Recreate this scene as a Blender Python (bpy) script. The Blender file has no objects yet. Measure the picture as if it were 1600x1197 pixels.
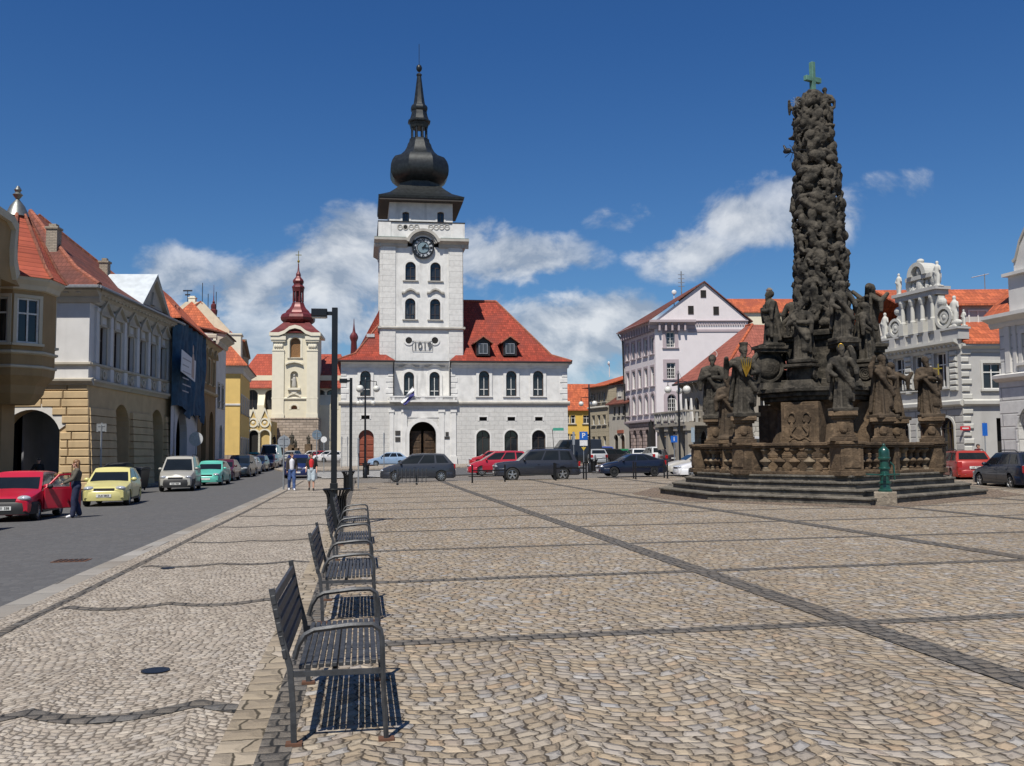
import bpy, bmesh, math, random
import numpy as np
from mathutils import Vector, Matrix
R = math.radians; PI = math.pi
rnd = random.Random(7)
SC = bpy.context.scene; COL = SC.collection
# ---------------------------------------------------------------- camera
FPX = 1500.0; CX, CY = 800.0, 598.5
PITCH = math.atan(109.5/FPX); ROLL = R(0.45); EYE = 1.6
_f = Vector((0, math.cos(PITCH), math.sin(PITCH))); _u0 = Vector((0, -math.sin(PITCH), math.cos(PITCH))); _r0 = Vector((1, 0, 0))
_u = _u0*math.cos(ROLL)+_r0*math.sin(ROLL); _r = _r0*math.cos(ROLL)-_u0*math.sin(ROLL)
CAM = Vector((0, 0, EYE))
def ray(px, py):
    d = _f + _r*((px-CX)/FPX) + _u*((CY-py)/FPX)
    return d/d.y
def at(px, py, Y): return CAM + ray(px, py)*Y
def gz(x, y):
    s = .006*x if x > 0 else .010*x
    s = max(s, -.22); s = min(s, .16)
    t = y-48
    return s + .0115*(t+math.sqrt(t*t+80))/2 - .0115*(-48+math.sqrt(48*48+80))/2
def gnd(px, py, dz=0.0):
    Y = 10.0; d = ray(px, py)
    for _ in range(60):
        p = CAM+d*Y; g = gz(p.x, p.y)+dz
        Y2 = (g-EYE)/d.z if d.z < -1e-5 else 300
        Y = .6*Y+.4*min(max(Y2, .5), 300)
    p = CAM+d*Y; return Vector((p.x, p.y, gz(p.x, p.y)+dz))
TH = R(8.9)                                  # direction of the square's grid
class Frame:
    """facade frame: u along the facade, v into the building"""
    def __init__(s, px, Y, ang, py=700, z=None):
        p = at(px, py, Y); s.o = Vector((p.x, p.y, 0)); s.ang = ang
        s.o.z = gz(p.x, p.y)-.06 if z is None else z
        s.u = Vector((math.cos(ang), math.sin(ang), 0)); s.v = Vector((-math.sin(ang), math.cos(ang), 0))
    def p(s, px, py, d=0.0):
        r = ray(px, py); b = s.o+s.v*d-CAM
        # r*t - u*a = b
        det = r.x*(-s.u.y)-(-s.u.x)*r.y
        t = (b.x*(-s.u.y)-(-s.u.x)*b.y)/det; a = (r.x*b.y-r.y*b.x)/det
        return a, CAM.z+r.z*t-s.o.z
    def x(s, px, py=650, d=0.0): return s.p(px, py, d)[0]
    def z(s, px, py, d=0.0): return s.p(px, py, d)[1]
    def zat(s, a, d, py):
        q = s.w(a, d)-CAM; r = ray(800, py); z = 0.0
        for _ in range(8):   # height whose picture row is py
            P = Vector((q.x, q.y, q.z+z)); px = CX+FPX*P.dot(_r)/P.dot(_f); r = ray(px, py); z = r.z*q.y-q.z
        return z
    def w(s, a, d, z=0.0): return s.o+s.u*a+s.v*d+Vector((0, 0, z))
# ---------------------------------------------------------------- objects
def tag(o, label=None, cat=None, group=None, kind=None):
    if label: o['label'] = label
    if cat: o['category'] = cat
    if group: o['group'] = group
    if kind: o['kind'] = kind
    return o
def thing(name, label, cat, loc=(0, 0, 0), rz=0.0, group=None):
    o = bpy.data.objects.new(name, None); COL.objects.link(o); o.empty_display_size = .2
    o.location = loc; o.rotation_euler = (0, 0, rz)
    return tag(o, label, cat, group)
def kids(o): return [c for c in bpy.data.objects if c.parent == o]
def copy_tree(o, parent=None):
    c = o.copy(); COL.objects.link(c)
    if parent: c.parent = parent
    for ch in o.children: copy_tree(ch, c)
    return c
def link(name, me, parent=None, loc=None, rz=None, mats=None):
    o = bpy.data.objects.new(name, me); COL.objects.link(o)
    if parent: o.parent = parent
    if loc is not None: o.location = loc
    if rz is not None: o.rotation_euler = (0, 0, rz)
    return o
class MB:
    def __init__(s): s.v = []; s.f = []; s.m = []; s.M = Matrix.Identity(4); s.mi = 0
    def add(s, vs, fs):
        n = len(s.v); M = s.M
        s.v += [tuple(M @ Vector(v)) for v in vs]
        s.f += [tuple(i+n for i in f) for f in fs]; s.m += [s.mi]*len(fs)
        return s
    def box(s, x0, x1, y0, y1, z0, z1):
        if x0 > x1: x0, x1 = x1, x0
        if y0 > y1: y0, y1 = y1, y0
        if z0 > z1: z0, z1 = z1, z0
        return s.add([(x0,y0,z0),(x1,y0,z0),(x1,y1,z0),(x0,y1,z0),(x0,y0,z1),(x1,y0,z1),(x1,y1,z1),(x0,y1,z1)],
              [(0,3,2,1),(4,5,6,7),(0,1,5,4),(1,2,6,5),(2,3,7,6),(3,0,4,7)])
    def cbox(s, x0, x1, y0, y1, z0, z1, c=.02):
        """box with chamfered front (-y) edges"""
        return s.add([(x0,y1,z0),(x1,y1,z0),(x1,y1,z1),(x0,y1,z1),(x0,y0+c,z0),(x1,y0+c,z0),(x1,y0+c,z1),(x0,y0+c,z1),
                      (x0+c,y0,z0+c),(x1-c,y0,z0+c),(x1-c,y0,z1-c),(x0+c,y0,z1-c)],
              [(0,1,5,4),(1,2,6,5),(2,3,7,6),(3,0,4,7),(4,5,9,8),(5,6,10,9),(6,7,11,10),(7,4,8,11),(8,9,10,11)])
    def frustum(s, r0, z0, r1, z1):
        (a,b,c,d) = r0; (e,f,g,h) = r1
        return s.add([(a,c,z0),(b,c,z0),(b,d,z0),(a,d,z0),(e,g,z1),(f,g,z1),(f,h,z1),(e,h,z1)],
              [(0,3,2,1),(4,5,6,7),(0,1,5,4),(1,2,6,5),(2,3,7,6),(3,0,4,7)])
    def prism(s, pts, a, b, ax='y'):
        """2-D polygon extruded; ax y: pts (x,z) from y=a to b; z: pts (x,y); x: pts (y,z)"""
        n = len(pts)
        mk = {'y': lambda p, t: (p[0], t, p[1]), 'z': lambda p, t: (p[0], p[1], t), 'x': lambda p, t: (t, p[0], p[1])}[ax]
        vs = [mk(p, a) for p in pts]+[mk(p, b) for p in pts]
        fs = [tuple(range(n)), tuple(range(2*n-1, n-1, -1))]+[(i, i+n, (i+1) % n+n, (i+1) % n) for i in range(n)]
        return s.add(vs, fs)
    def ring(s, out, inn, a, b):
        """ring between two outlines (x,z), extruded in y"""
        n = len(out); vs = []
        for t in (a, b):
            vs += [(p[0], t, p[1]) for p in out]+[(p[0], t, p[1]) for p in inn]
        fs = []
        for i in range(n):
            j = (i+1) % n
            fs += [(i, j, n+j, n+i), (2*n+j, 2*n+i, 3*n+i, 3*n+j), (j, i, 2*n+i, 2*n+j), (n+i, n+j, 3*n+j, 3*n+i)]
        return s.add(vs, fs)
    def strip(s, out, inn, a, b):
        n = len(out); vs = []
        for t in (a, b):
            vs += [(p[0], t, p[1]) for p in out]+[(p[0], t, p[1]) for p in inn]
        fs = [(0, n, 3*n, 2*n), (n-1, 3*n-1, 4*n-1, 2*n-1)]
        for i in range(n-1):
            j = i+1
            fs += [(i, j, n+j, n+i), (2*n+j, 2*n+i, 3*n+i, 3*n+j), (j, i, 2*n+i, 2*n+j), (n+i, n+j, 3*n+j, 3*n+i)]
        return s.add(vs, fs)
    def lathe(s, prof, n=16, c=(0, 0), ph=0.0, sx=1.0, sy=1.0, caps=True):
        vs = []; fs = []
        for r, z in prof:
            for k in range(n):
                t = ph+2*PI*k/n; vs.append((c[0]+sx*r*math.cos(t), c[1]+sy*r*math.sin(t), z))
        for i in range(len(prof)-1):
            for k in range(n):
                k2 = (k+1) % n; fs.append((i*n+k, i*n+k2, (i+1)*n+k2, (i+1)*n+k))
        if caps: fs += [tuple(range(n-1, -1, -1)), tuple((len(prof)-1)*n+k for k in range(n))]
        return s.add(vs, fs)
    def cap(s, a, b, ra, rb, n=10, rings=3):
        """tapered capsule"""
        a = Vector(a); b = Vector(b); d = b-a; L = d.length
        if L < 1e-6: d = Vector((0, 0, 1)); L = 1e-6
        q = d.to_track_quat('Z', 'Y').to_matrix().to_4x4(); M0 = s.M
        s.M = M0 @ Matrix.Translation(a) @ q
        pr = [(ra*math.cos(t), ra*math.sin(t)) for t in [-PI/2+PI/2*i/rings for i in range(rings)]]
        pr[0] = (ra*.12, -ra*.99)
        pr += [(ra, 0), (rb, L)]
        pr += [(rb*math.cos(t), L+rb*math.sin(t)) for t in [PI/2*i/rings for i in range(1, rings)]]+[(rb*.12, L+rb*.99)]
        s.lathe(pr, n); s.M = M0; return s
    def ell(s, c, r, n=12, m=8, rot=None):
        M0 = s.M; s.M = M0 @ Matrix.Translation(Vector(c)) @ (rot or Matrix.Identity(4)) @ Matrix.Diagonal((*r, 1))
        pr = [(math.cos(-PI/2+PI*i/m), math.sin(-PI/2+PI*i/m)) for i in range(m+1)]
        pr[0] = (.05, -1); pr[-1] = (.05, 1)
        s.lathe(pr, n); s.M = M0; return s
    def tube(s, pts, r, n=8, closed=False):
        P = [Vector(p) for p in pts]; N = len(P); vs = []; fs = []
        up = Vector((0, 0, 1)); prev = None
        for i in range(N):
            if closed: t = P[(i+1) % N]-P[i-1]
            else: t = P[min(i+1, N-1)]-P[max(i-1, 0)]
            t.normalize()
            a = prev if prev is not None else (Vector((1, 0, 0)) if abs(t.z) > .9 else up.cross(t))
            a = (a-t*a.dot(t)).normalized(); b = t.cross(a); prev = a
            rr = r[i] if isinstance(r, (list, tuple)) else r
            for k in range(n):
                th = 2*PI*k/n+PI/n; vs.append(tuple(P[i]+(a*math.cos(th)+b*math.sin(th))*rr))
        for i in range(N if closed else N-1):
            j = (i+1) % N
            for k in range(n):
                k2 = (k+1) % n; fs.append((i*n+k, i*n+k2, j*n+k2, j*n+k))
        if not closed: fs += [tuple(range(n-1, -1, -1)), tuple((N-1)*n+k for k in range(n))]
        return s.add(vs, fs)
    def mesh(s, name, mats, smooth=None, recalc=True, bevel=0):
        me = bpy.data.meshes.new(name); me.from_pydata(s.v, [], s.f)
        if not isinstance(mats, (list, tuple)): mats = [mats]
        for m in mats: me.materials.append(m)
        if len(mats) > 1: me.polygons.foreach_set('material_index', s.m)
        finish(me, smooth, recalc, bevel); return me
    def build(s, name, mats, parent=None, smooth=None, loc=None, rz=None, recalc=True, bevel=0):
        return link(name, s.mesh(name, mats, smooth, recalc, bevel), parent, loc, rz)
def finish(me, smooth=None, recalc=True, bevel=0):
    bm = bmesh.new(); bm.from_mesh(me)
    if bevel:
        es = [e for e in bm.edges if len(e.link_faces) == 2 and e.calc_face_angle(0) > .5]
        bmesh.ops.bevel(bm, geom=es, offset=bevel, segments=1, profile=.5, affect='EDGES')
    if recalc: bmesh.ops.recalc_face_normals(bm, faces=bm.faces)
    if smooth is not None:
        for f in bm.faces: f.smooth = True
        lim = R(smooth)
        for e in bm.edges:
            e.smooth = len(e.link_faces) == 2 and e.calc_face_angle(0) < lim
    bm.to_mesh(me); bm.free(); me.update()
def with_mods(me, mods):
    """apply modifiers to a mesh without ops"""
    o = bpy.data.objects.new('tmp', me); COL.objects.link(o)
    for kind, kw in mods:
        m = o.modifiers.new(kind, kind)
        for k, v in kw.items(): setattr(m, k, v)
    dg = bpy.context.evaluated_depsgraph_get()
    new = bpy.data.meshes.new_from_object(o.evaluated_get(dg))
    bpy.data.objects.remove(o); return new
def fused(mb, name, mat, voxel=.03, sm=2, smooth=True):
    me = mb.mesh(name, mat, recalc=True)
    new = with_mods(me, [('REMESH', dict(mode='VOXEL', voxel_size=voxel)), ('SMOOTH', dict(factor=.5, iterations=sm))])
    bpy.data.meshes.remove(me)
    if not new.materials: new.materials.append(mat)
    new.polygons.foreach_set('use_smooth', [smooth]*len(new.polygons)); new.name = name
    return new
def text_mesh(s, size, ext, mat, name='lettering', align='CENTER', bold=0.0):
    c = bpy.data.curves.new(name, 'FONT'); c.body = s; c.size = size; c.extrude = ext; c.align_x = align; c.align_y = 'CENTER'; c.offset = bold
    o = bpy.data.objects.new('tmp', c); COL.objects.link(o)
    dg = bpy.context.evaluated_depsgraph_get()
    me = bpy.data.meshes.new_from_object(o.evaluated_get(dg)); bpy.data.objects.remove(o)
    me.transform(Matrix.Rotation(PI/2, 4, 'X'))      # stands up, faces -y
    me.materials.clear(); me.materials.append(mat); me.name = name
    return me
# ---------------------------------------------------------------- materials
class E:
    """tiny expression wrapper round node sockets"""
    def __init__(s, nt, k): s.nt = nt; s.k = k
    def _b(s, op, o, rev=False, c=None):
        n = s.nt.nodes.new('ShaderNodeMath'); n.operation = op
        a = [s, o] if not rev else [o, s]
        if c is not None: a.append(c)
        for i, q in enumerate(a):
            if q is None: continue
            if isinstance(q, E): s.nt.links.new(q.k, n.inputs[i])
            else: n.inputs[i].default_value = q
        return E(s.nt, n.outputs[0])
    def __add__(s, o): return s._b('ADD', o)
    def __radd__(s, o): return s._b('ADD', o)
    def __sub__(s, o): return s._b('SUBTRACT', o)
    def __rsub__(s, o): return s._b('SUBTRACT', o, True)
    def __mul__(s, o): return s._b('MULTIPLY', o)
    def __rmul__(s, o): return s._b('MULTIPLY', o)
    def __truediv__(s, o): return s._b('DIVIDE', o)
    def floor(s): return s._b('FLOOR', None)
    def fract(s): return s._b('FRACT', None)
    def abs(s): return s._b('ABSOLUTE', None)
    def min(s, o): return s._b('MINIMUM', o)
    def max(s, o): return s._b('MAXIMUM', o)
    def step(s, a, b, smooth=True):
        n = s.nt.nodes.new('ShaderNodeMapRange'); n.interpolation_type = 'SMOOTHSTEP' if smooth else 'LINEAR'
        s.nt.links.new(s.k, n.inputs[0]); n.inputs[1].default_value = a; n.inputs[2].default_value = b
        return E(s.nt, n.outputs[0])
class Mat:
    def __init__(s, name, rough=.8, metal=0.0, spec=None, coat=0.0):
        s.m = bpy.data.materials.new(name); s.m.use_nodes = True; s.nt = s.m.node_tree
        s.b = s.nt.nodes['Principled BSDF']; s.b.inputs['Roughness'].default_value = rough; s.b.inputs['Metallic'].default_value = metal
        if spec is not None: s.b.inputs['Specular IOR Level'].default_value = spec
        if coat: s.b.inputs['Coat Weight'].default_value = coat; s.b.inputs['Coat Roughness'].default_value = .03
        s.tc = s.nt.nodes.new('ShaderNodeTexCoord')
    def n(s, t, **kw):
        n = s.nt.nodes.new(t)
        for k, v in kw.items(): setattr(n, k, v)
        return n
    def l(s, a, b): s.nt.links.new(a.k if isinstance(a, E) else a, b)
    def xyz(s, vec=None):
        n = s.n('ShaderNodeSeparateXYZ'); s.l(vec or s.tc.outputs['Object'], n.inputs[0])
        return [E(s.nt, o) for o in n.outputs]
    def vec(s, *c):
        n = s.n('ShaderNodeCombineXYZ')
        for i, q in enumerate(c):
            if isinstance(q, E): s.l(q, n.inputs[i])
            else: n.inputs[i].default_value = q
        return n.outputs[0]
    def scaled(s, sx, sy, sz, vec=None):
        n = s.n('ShaderNodeMapping'); n.inputs['Scale'].default_value = (sx, sy, sz); s.l(vec or s.tc.outputs['Object'], n.inputs[0]); return n.outputs[0]
    def noise(s, scale, detail=3, vec=None, rough=.55):
        n = s.n('ShaderNodeTexNoise'); n.inputs['Scale'].default_value = scale; n.inputs['Detail'].default_value = detail; n.inputs['Roughness'].default_value = rough
        s.l(vec or s.tc.outputs['Object'], n.inputs['Vector']); return E(s.nt, n.outputs['Fac'])
    def white(s, vec):
        n = s.n('ShaderNodeTexWhiteNoise'); s.l(vec, n.inputs['Vector']); return E(s.nt, n.outputs['Value'])
    def ramp(s, fac, stops, interp='LINEAR'):
        n = s.n('ShaderNodeValToRGB'); n.color_ramp.interpolation = interp; e = n.color_ramp.elements
        while len(e) < len(stops): e.new(.5)
        for q, (p, c) in zip(e, stops): q.position = p; q.color = (*c, 1)
        s.l(fac, n.inputs[0]); return n.outputs[0]
    def mix(s, f, a, b, mode='MIX'):
        n = s.n('ShaderNodeMix', data_type='RGBA', blend_type=mode)
        for i, q in ((0, f), (6, a), (7, b)):
            if isinstance(q, E): s.l(q, n.inputs[i])
            elif hasattr(q, 'is_linked'): s.l(q, n.inputs[i])
            else: n.inputs[i].default_value = q if i == 0 else (*q, 1)
        return n.outputs[2]
    def col(s, c):
        if isinstance(c, tuple): s.b.inputs['Base Color'].default_value = (*c, 1)
        else: s.l(c, s.b.inputs['Base Color'])
    def bump(s, h, strength=.5, dist=.02):
        n = s.n('ShaderNodeBump'); n.inputs['Strength'].default_value = strength; n.inputs['Distance'].default_value = dist
        s.l(h, n.inputs['Height']); s.l(n.outputs[0], s.b.inputs['Normal'])
    def wall_uv(s):
        """horizontal run along the wall, height"""
        g = s.n('ShaderNodeNewGeometry'); vt = s.n('ShaderNodeVectorTransform', vector_type='NORMAL', convert_from='WORLD', convert_to='OBJECT')
        s.l(g.outputs['True Normal'], vt.inputs[0])
        nx, ny, nz = s.xyz(vt.outputs[0]); x, y, z = s.xyz()
        fx = (nx.abs()-ny.abs()).step(-.01, .01, False)
        u = x+(y-x)*fx
        return u, z, nx, ny
def mul(c, k): return tuple(min(1, a*k) for a in c)
_mc = {}
def plaster(c, var=.10, stain=.25, rough=.9, bump=.15, name='plaster'):
    key = ('pl', c, var, stain, name)
    if key in _mc: return _mc[key]
    m = Mat(name, rough, spec=.25)
    a = m.noise(1.3, 5); st = m.noise(1.0, 5, m.scaled(1.4, 1.4, .18)); f = m.noise(25, 3)
    k = m.mix(a.step(.3, .7), mul(c, 1-var), mul(c, 1+var*.4))
    k = m.mix(st.step(.52, .78)*stain, k, mul(c, .45))
    k = m.mix(f*.12, k, mul(c, .6)); m.col(k); m.bump(f+a*2, bump, .012)
    _mc[key] = m.m; return m.m
def flat(name, c, rough=.6, metal=0.0, var=.12, sc=8, bump=0.0, coat=0.0, spec=None):
    key = (name, c, rough, metal)
    if key in _mc: return _mc[key]
    m = Mat(name, rough, metal, spec, coat); a = m.noise(sc, 4)
    m.col(m.mix(a.step(.3, .7), mul(c, 1-var), mul(c, 1+var)))
    if bump: m.bump(m.noise(sc*4, 3), bump, .01)
    _mc[key] = m.m; return m.m
def ashlar(name, c, w, h, joint=.02, jc=.4, var=.12, bump=.6, stain=.2, dist=.03):
    m = Mat(name, .88, spec=.25); u, z, nx, ny = m.wall_uv()
    row = (z/h).floor(); off = (row*.5).fract()*1.0
    a = u/w+off; cid = a.floor(); r = m.white(m.vec(cid, row, 0.0))
    fu = a.fract(); fv = (z/h).fract(); d = (fu.min(1-fu)*w).min(fv.min(1-fv)*h)
    j = d.step(joint*.5, joint*1.3); nz = m.noise(3, 5); st = m.noise(1.0, 5, m.scaled(1.2, 1.2, .2)); f = m.noise(22, 3)
    k = m.mix(r, mul(c, 1-var), mul(c, 1+var)); k = m.mix(nz.step(.35, .75)*.5, k, mul(c, .7))
    k = m.mix(st.step(.5, .75)*stain, k, mul(c, .4))
    k = m.mix(j, mul(c, jc), k); m.col(k); m.bump(j*1.0+f*.25+nz*.3, bump, dist); return m.m
def tiles(name, c, c2, row=.30, wid=.24, var=.2):
    m = Mat(name, .75, spec=.3); u, z, nx, ny = m.wall_uv()
    rz = z/row; ri = rz.floor(); a = u/wid+(ri*.5).fract(); r = m.white(m.vec(a.floor(), ri, 0.0))
    big = m.noise(.5, 5); f = m.noise(14, 3)
    fz = rz.fract(); fa = a.fract(); edge = fz.step(0.0, .16); ed2 = fa.min(1-fa).step(0, .09)
    k = m.mix(r, mul(c, 1-var), mul(c, 1+var)); k = m.mix(big.step(.42, .7), k, c2); k = m.mix(f*.25, k, mul(c, .5))
    k = m.mix(edge*ed2, mul(c, .42), k); m.col(k)
    m.bump((1-fz)*1.0+(fa-.5).abs()*-.8, .9, .05); return m.m
# ---------------------------------------------------------------- camera, light, sky
cd = bpy.data.cameras.new('camera'); cam = bpy.data.objects.new('camera', cd); COL.objects.link(cam); SC.camera = cam
Mc = Matrix((( _r.x, _u.x, -_f.x, 0), (_r.y, _u.y, -_f.y, 0), (_r.z, _u.z, -_f.z, EYE), (0, 0, 0, 1))); cam.matrix_world = Mc
cd.sensor_fit = 'HORIZONTAL'; cd.sensor_width = 36; cd.lens = 36*FPX/1600; cd.clip_end = 3000; cd.clip_start = .05
SUN_EL = R(58); SAZ = (.30, .955)             # horizontal travel direction of the light
sd = bpy.data.lights.new('sun', 'SUN'); sun = bpy.data.objects.new('sun', sd); COL.objects.link(sun)
sd.energy = 5.0; sd.angle = R(.53); sd.color = (1, .95, .86)
_h = Vector((SAZ[0], SAZ[1], 0)).normalized()*math.cos(SUN_EL); ldir = Vector((_h.x, _h.y, -math.sin(SUN_EL)))
sun.rotation_euler = ldir.to_track_quat('-Z', 'Y').to_euler()
wd = bpy.data.worlds.new('World'); SC.world = wd; wd.use_nodes = True
class WMat(Mat):
    def __init__(s, w): s.nt = w.node_tree; s.tc = s.n('ShaderNodeTexCoord')
w = WMat(wd); bg = w.nt.nodes['Background']
sky = w.n('ShaderNodeTexSky', sky_type='NISHITA'); sky.sun_disc = False; sky.sun_elevation = SUN_EL
sky.sun_rotation = math.atan2(-_h.x, -_h.y); sky.air_density = 1.0; sky.dust_density = .3; sky.ozone_density = 3.0; sky.altitude = 300
D = w.tc.outputs['Generated']; dx, dy, dz = w.xyz(D)
# clouds: cumulus banks low over the roofs, in azimuth / elevation of the real sky
az = w.n('ShaderNodeMath', operation='ARCTAN2'); w.l(dx, az.inputs[0]); w.l(dy, az.inputs[1]); az = E(w.nt, az.outputs[0])
el = w.n('ShaderNodeMath', operation='ARCSINE'); w.l(dz, el.inputs[0]); el = E(w.nt, el.outputs[0])
def azel(px, py):
    d = ray(px, py).normalized(); return math.atan2(d.x, d.y), math.asin(d.z)
wv = w.n('ShaderNodeVectorMath', operation='ADD'); wn = w.n('ShaderNodeTexNoise'); wn.inputs['Scale'].default_value = 5; wn.inputs['Detail'].default_value = 3; w.l(D, wn.inputs['Vector'])
wsc = w.n('ShaderNodeVectorMath', operation='SCALE'); w.l(wn.outputs['Color'], wsc.inputs[0]); wsc.inputs['Scale'].default_value = .09; w.l(D, wv.inputs[0]); w.l(wsc.outputs[0], wv.inputs[1]); DW = wv.outputs[0]
up = w.n('ShaderNodeVectorMath', operation='ADD'); w.l(DW, up.inputs[0]); up.inputs[1].default_value = (-.008, 0, .018)
st = lambda v: w.scaled(1, 1, 1.45, v)
wob = w.noise(15, 9, st(DW), .58); wobu = w.noise(15, 9, st(up.outputs[0]), .58); big = w.noise(5, 3, st(DW), .5)
tot = None
CL = [(560,385,70,52,1.0),(500,430,90,58,.9),(400,455,110,50,.75),(285,432,60,42,.7),(590,470,140,80,.75),(430,530,190,70,.62),(330,500,120,60,.55),
      (800,405,125,38,.8),(745,400,60,60,.62),(890,520,130,60,.9),(965,512,95,48,1.0),(760,470,80,60,.4),
      (1165,348,80,44,.8),(1095,398,95,42,.74),(1235,340,110,52,.66),(1310,335,55,42,.5),(985,343,60,24,.42),(1395,296,70,22,.36),(1150,420,110,30,.45),
      (1020,570,120,50,.6),(700,570,300,55,.5),(200,560,320,80,.5),(100,500,120,50,.3)]
for px, py, sx, sy, k in CL:
    a0, e0 = azel(px, py); qx = (az-a0)/(sx/1500*1.45); qy = (el-e0)/(sy/1500*1.5)
    v = (1-(qx*qx+qy*qy)).max(0.0)*k
    tot = v if tot is None else tot.max(v)
for a0, e0, sx, sy, k in [(2.2,.25,.5,.16,.8),(-2.0,.3,.6,.18,.8),(3.0,.5,.4,.15,.7),(1.3,.22,.35,.12,.8),(-1.1,.2,.3,.12,.7)]:
    qx = (az-a0)/sx; qy = (el-e0)/sy; v = (1-(qx*qx+qy*qy)).max(0.0)*k; tot = tot.max(v)
dens = tot*1.05+(wob-.5)*1.9+(big-.5)*.5-.05
mask = dens.step(.22, .62)*tot.step(0.0, .16)*(.55+.45*tot.step(.2, .9))
lit = ((wob-wobu)*3.2+.42+(dens-.6)*.25).step(.0, 1.0, False)
cc = w.mix(lit, (3.4, 4.0, 4.9), (8.2, 8.4, 8.6))
hs = w.n('ShaderNodeHueSaturation'); hs.inputs['Saturation'].default_value = 1.12; hs.inputs['Value'].default_value = .92; w.l(sky.outputs[0], hs.inputs['Color'])
tint = w.mix(1.0, hs.outputs[0], w.mix(el.step(.02, .42, False), (.62, .80, .93), (.40, .68, .98)), 'MULTIPLY')
w.l(w.mix(mask*.86, tint, cc), bg.inputs[0]); bg.inputs[1].default_value = .085
SC.view_settings.view_transform = 'Standard'; SC.view_settings.look = 'None'; SC.view_settings.exposure = .2; SC.view_settings.gamma = 1
SC.cycles.max_bounces = 6; SC.cycles.use_denoising = True
# ---------------------------------------------------------------- ground
def paver(name, s, wfan, hfan, stops, jc, jw=.010, L=1.0, dist=.02, irr=1.0, wide=.0022, stain=.3):
    m = Mat(name, .85, spec=.25); x, y, z = m.xyz()
    w1 = m.noise(7, 2); w2 = m.noise(7, 2, m.scaled(1, 1, 1, m.vec(x+31.7, y-12.3, z))); w3 = m.noise(1.1, 2)
    x = x+(w1-.5)*(.05*irr); y = y+(w2-.5)*(.05*irr)+(w3-.5)*.14*irr
    if wfan:
        u = (x/wfan); fan = u.floor(); t = (u.fract()-.5)*2; v = y-t*t*hfan
    else: v = y; fan = y*0
    row = (v/s).floor(); r1 = m.white(m.vec(row, fan, 3.3))
    a = x/(s*L)+r1*7; r2 = (a*.37+r1*5).fract()
    a = a+(m.noise(2.7/s*.3, 1)-.5)*.7*irr; colm = a.floor(); r = m.white(m.vec(row, colm, fan)); rb = m.white(m.vec(colm, row, fan+9.1))
    fu = a.fract(); fv = (v/s).fract(); d = (fu.min(1-fu)*(s*L)).min(fv.min(1-fv)*s+wide)
    d = d+(m.noise(60, 2)-.5)*.012*irr-(rb-.5)*.006
    gap = m.noise(9, 2); j = (d+(gap-.5)*.020).step(jw*.3, jw*1.5); dome = d.step(0, s*.35)
    f = m.noise(120, 3); big = m.noise(.35, 4); mid = m.noise(3.0, 4)
    k = m.ramp(r, stops); k = m.mix((rb*.45*stain/.3), k, (.13, .105, .08)); k = m.mix(f.step(.3, .7)*stain, k, (.36, .30, .23))
    k = m.mix(big.step(.45, .72)*stain, k, (.16, .125, .09)); k = m.mix(mid.step(.55, .8)*stain*.8, k, (.14, .12, .1))
    k = m.mix(j, jc, k); m.col(k); m.bump(dome*1.0+f*.12+rb*.35, 1.0, dist); return m.m
SAND = [(0, (.26, .205, .145)), (.18, (.35, .275, .185)), (.36, (.30, .265, .225)), (.52, (.37, .30, .21)), (.64, (.33, .30, .275)), (.76, (.44, .375, .285)), (.86, (.38, .27, .17)), (.93, (.29, .285, .285)), (1, (.42, .40, .375))]
PALE = [(0, (.35, .30, .25)), (.4, (.42, .365, .30)), (.7, (.385, .35, .31)), (1, (.50, .44, .36))]
DARK = [(0, (.045, .048, .052)), (.6, (.065, .068, .072)), (1, (.085, .088, .092))]
M_plaza = paver('sandstone_setts', .106, 1.225, .27, SAND, (.058, .046, .034), jw=.0070, irr=1.1, wide=.0045)
M_walk = paver('pale_mosaic_setts', .066, 1.05, .24, PALE, (.12, .10, .08), jw=.006, dist=.010, irr=.9)
M_band = paver('dark_basalt_setts', .14, 0, 0, DARK, (.018, .018, .018), irr=.5)
M_curbstone = paver('sandstone_edging', .23, 0, 0, [(0, (.25, .205, .15)), (.5, (.33, .275, .20)), (1, (.38, .33, .27))], (.06, .05, .035), jw=.009, irr=.9)
M_apron = paver('brown_cobbles', .13, 0, 0, [(0, (.12, .085, .06)), (.5, (.19, .13, .09)), (1, (.26, .2, .16))], (.04, .03, .025), irr=1.2)
M_road = paver('worn_road_setts', .16, 0, 0, [(0, (.078, .079, .083)), (.5, (.087, .088, .092)), (1, (.10, .101, .105))], (.076, .077, .08), irr=1.8, dist=.003, stain=.05)
M_kerb = paver('granite_kerb', .9, 0, 0, [(0, (.22, .215, .2)), (1, (.30, .29, .275))], (.05, .05, .05), irr=.1, L=1.3)
cT, sT = math.cos(TH), math.sin(TH)
def g2w(a, b): return Vector((a*cT-b*sT, a*sT+b*cT, 0))     # square grid -> world
def w2g(x, y): return (x*cT+y*sT, -x*sT+y*cT)
A0 = w2g(*gnd(432, 1165).xy)[0]                   # bench strip offset in the grid
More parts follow.
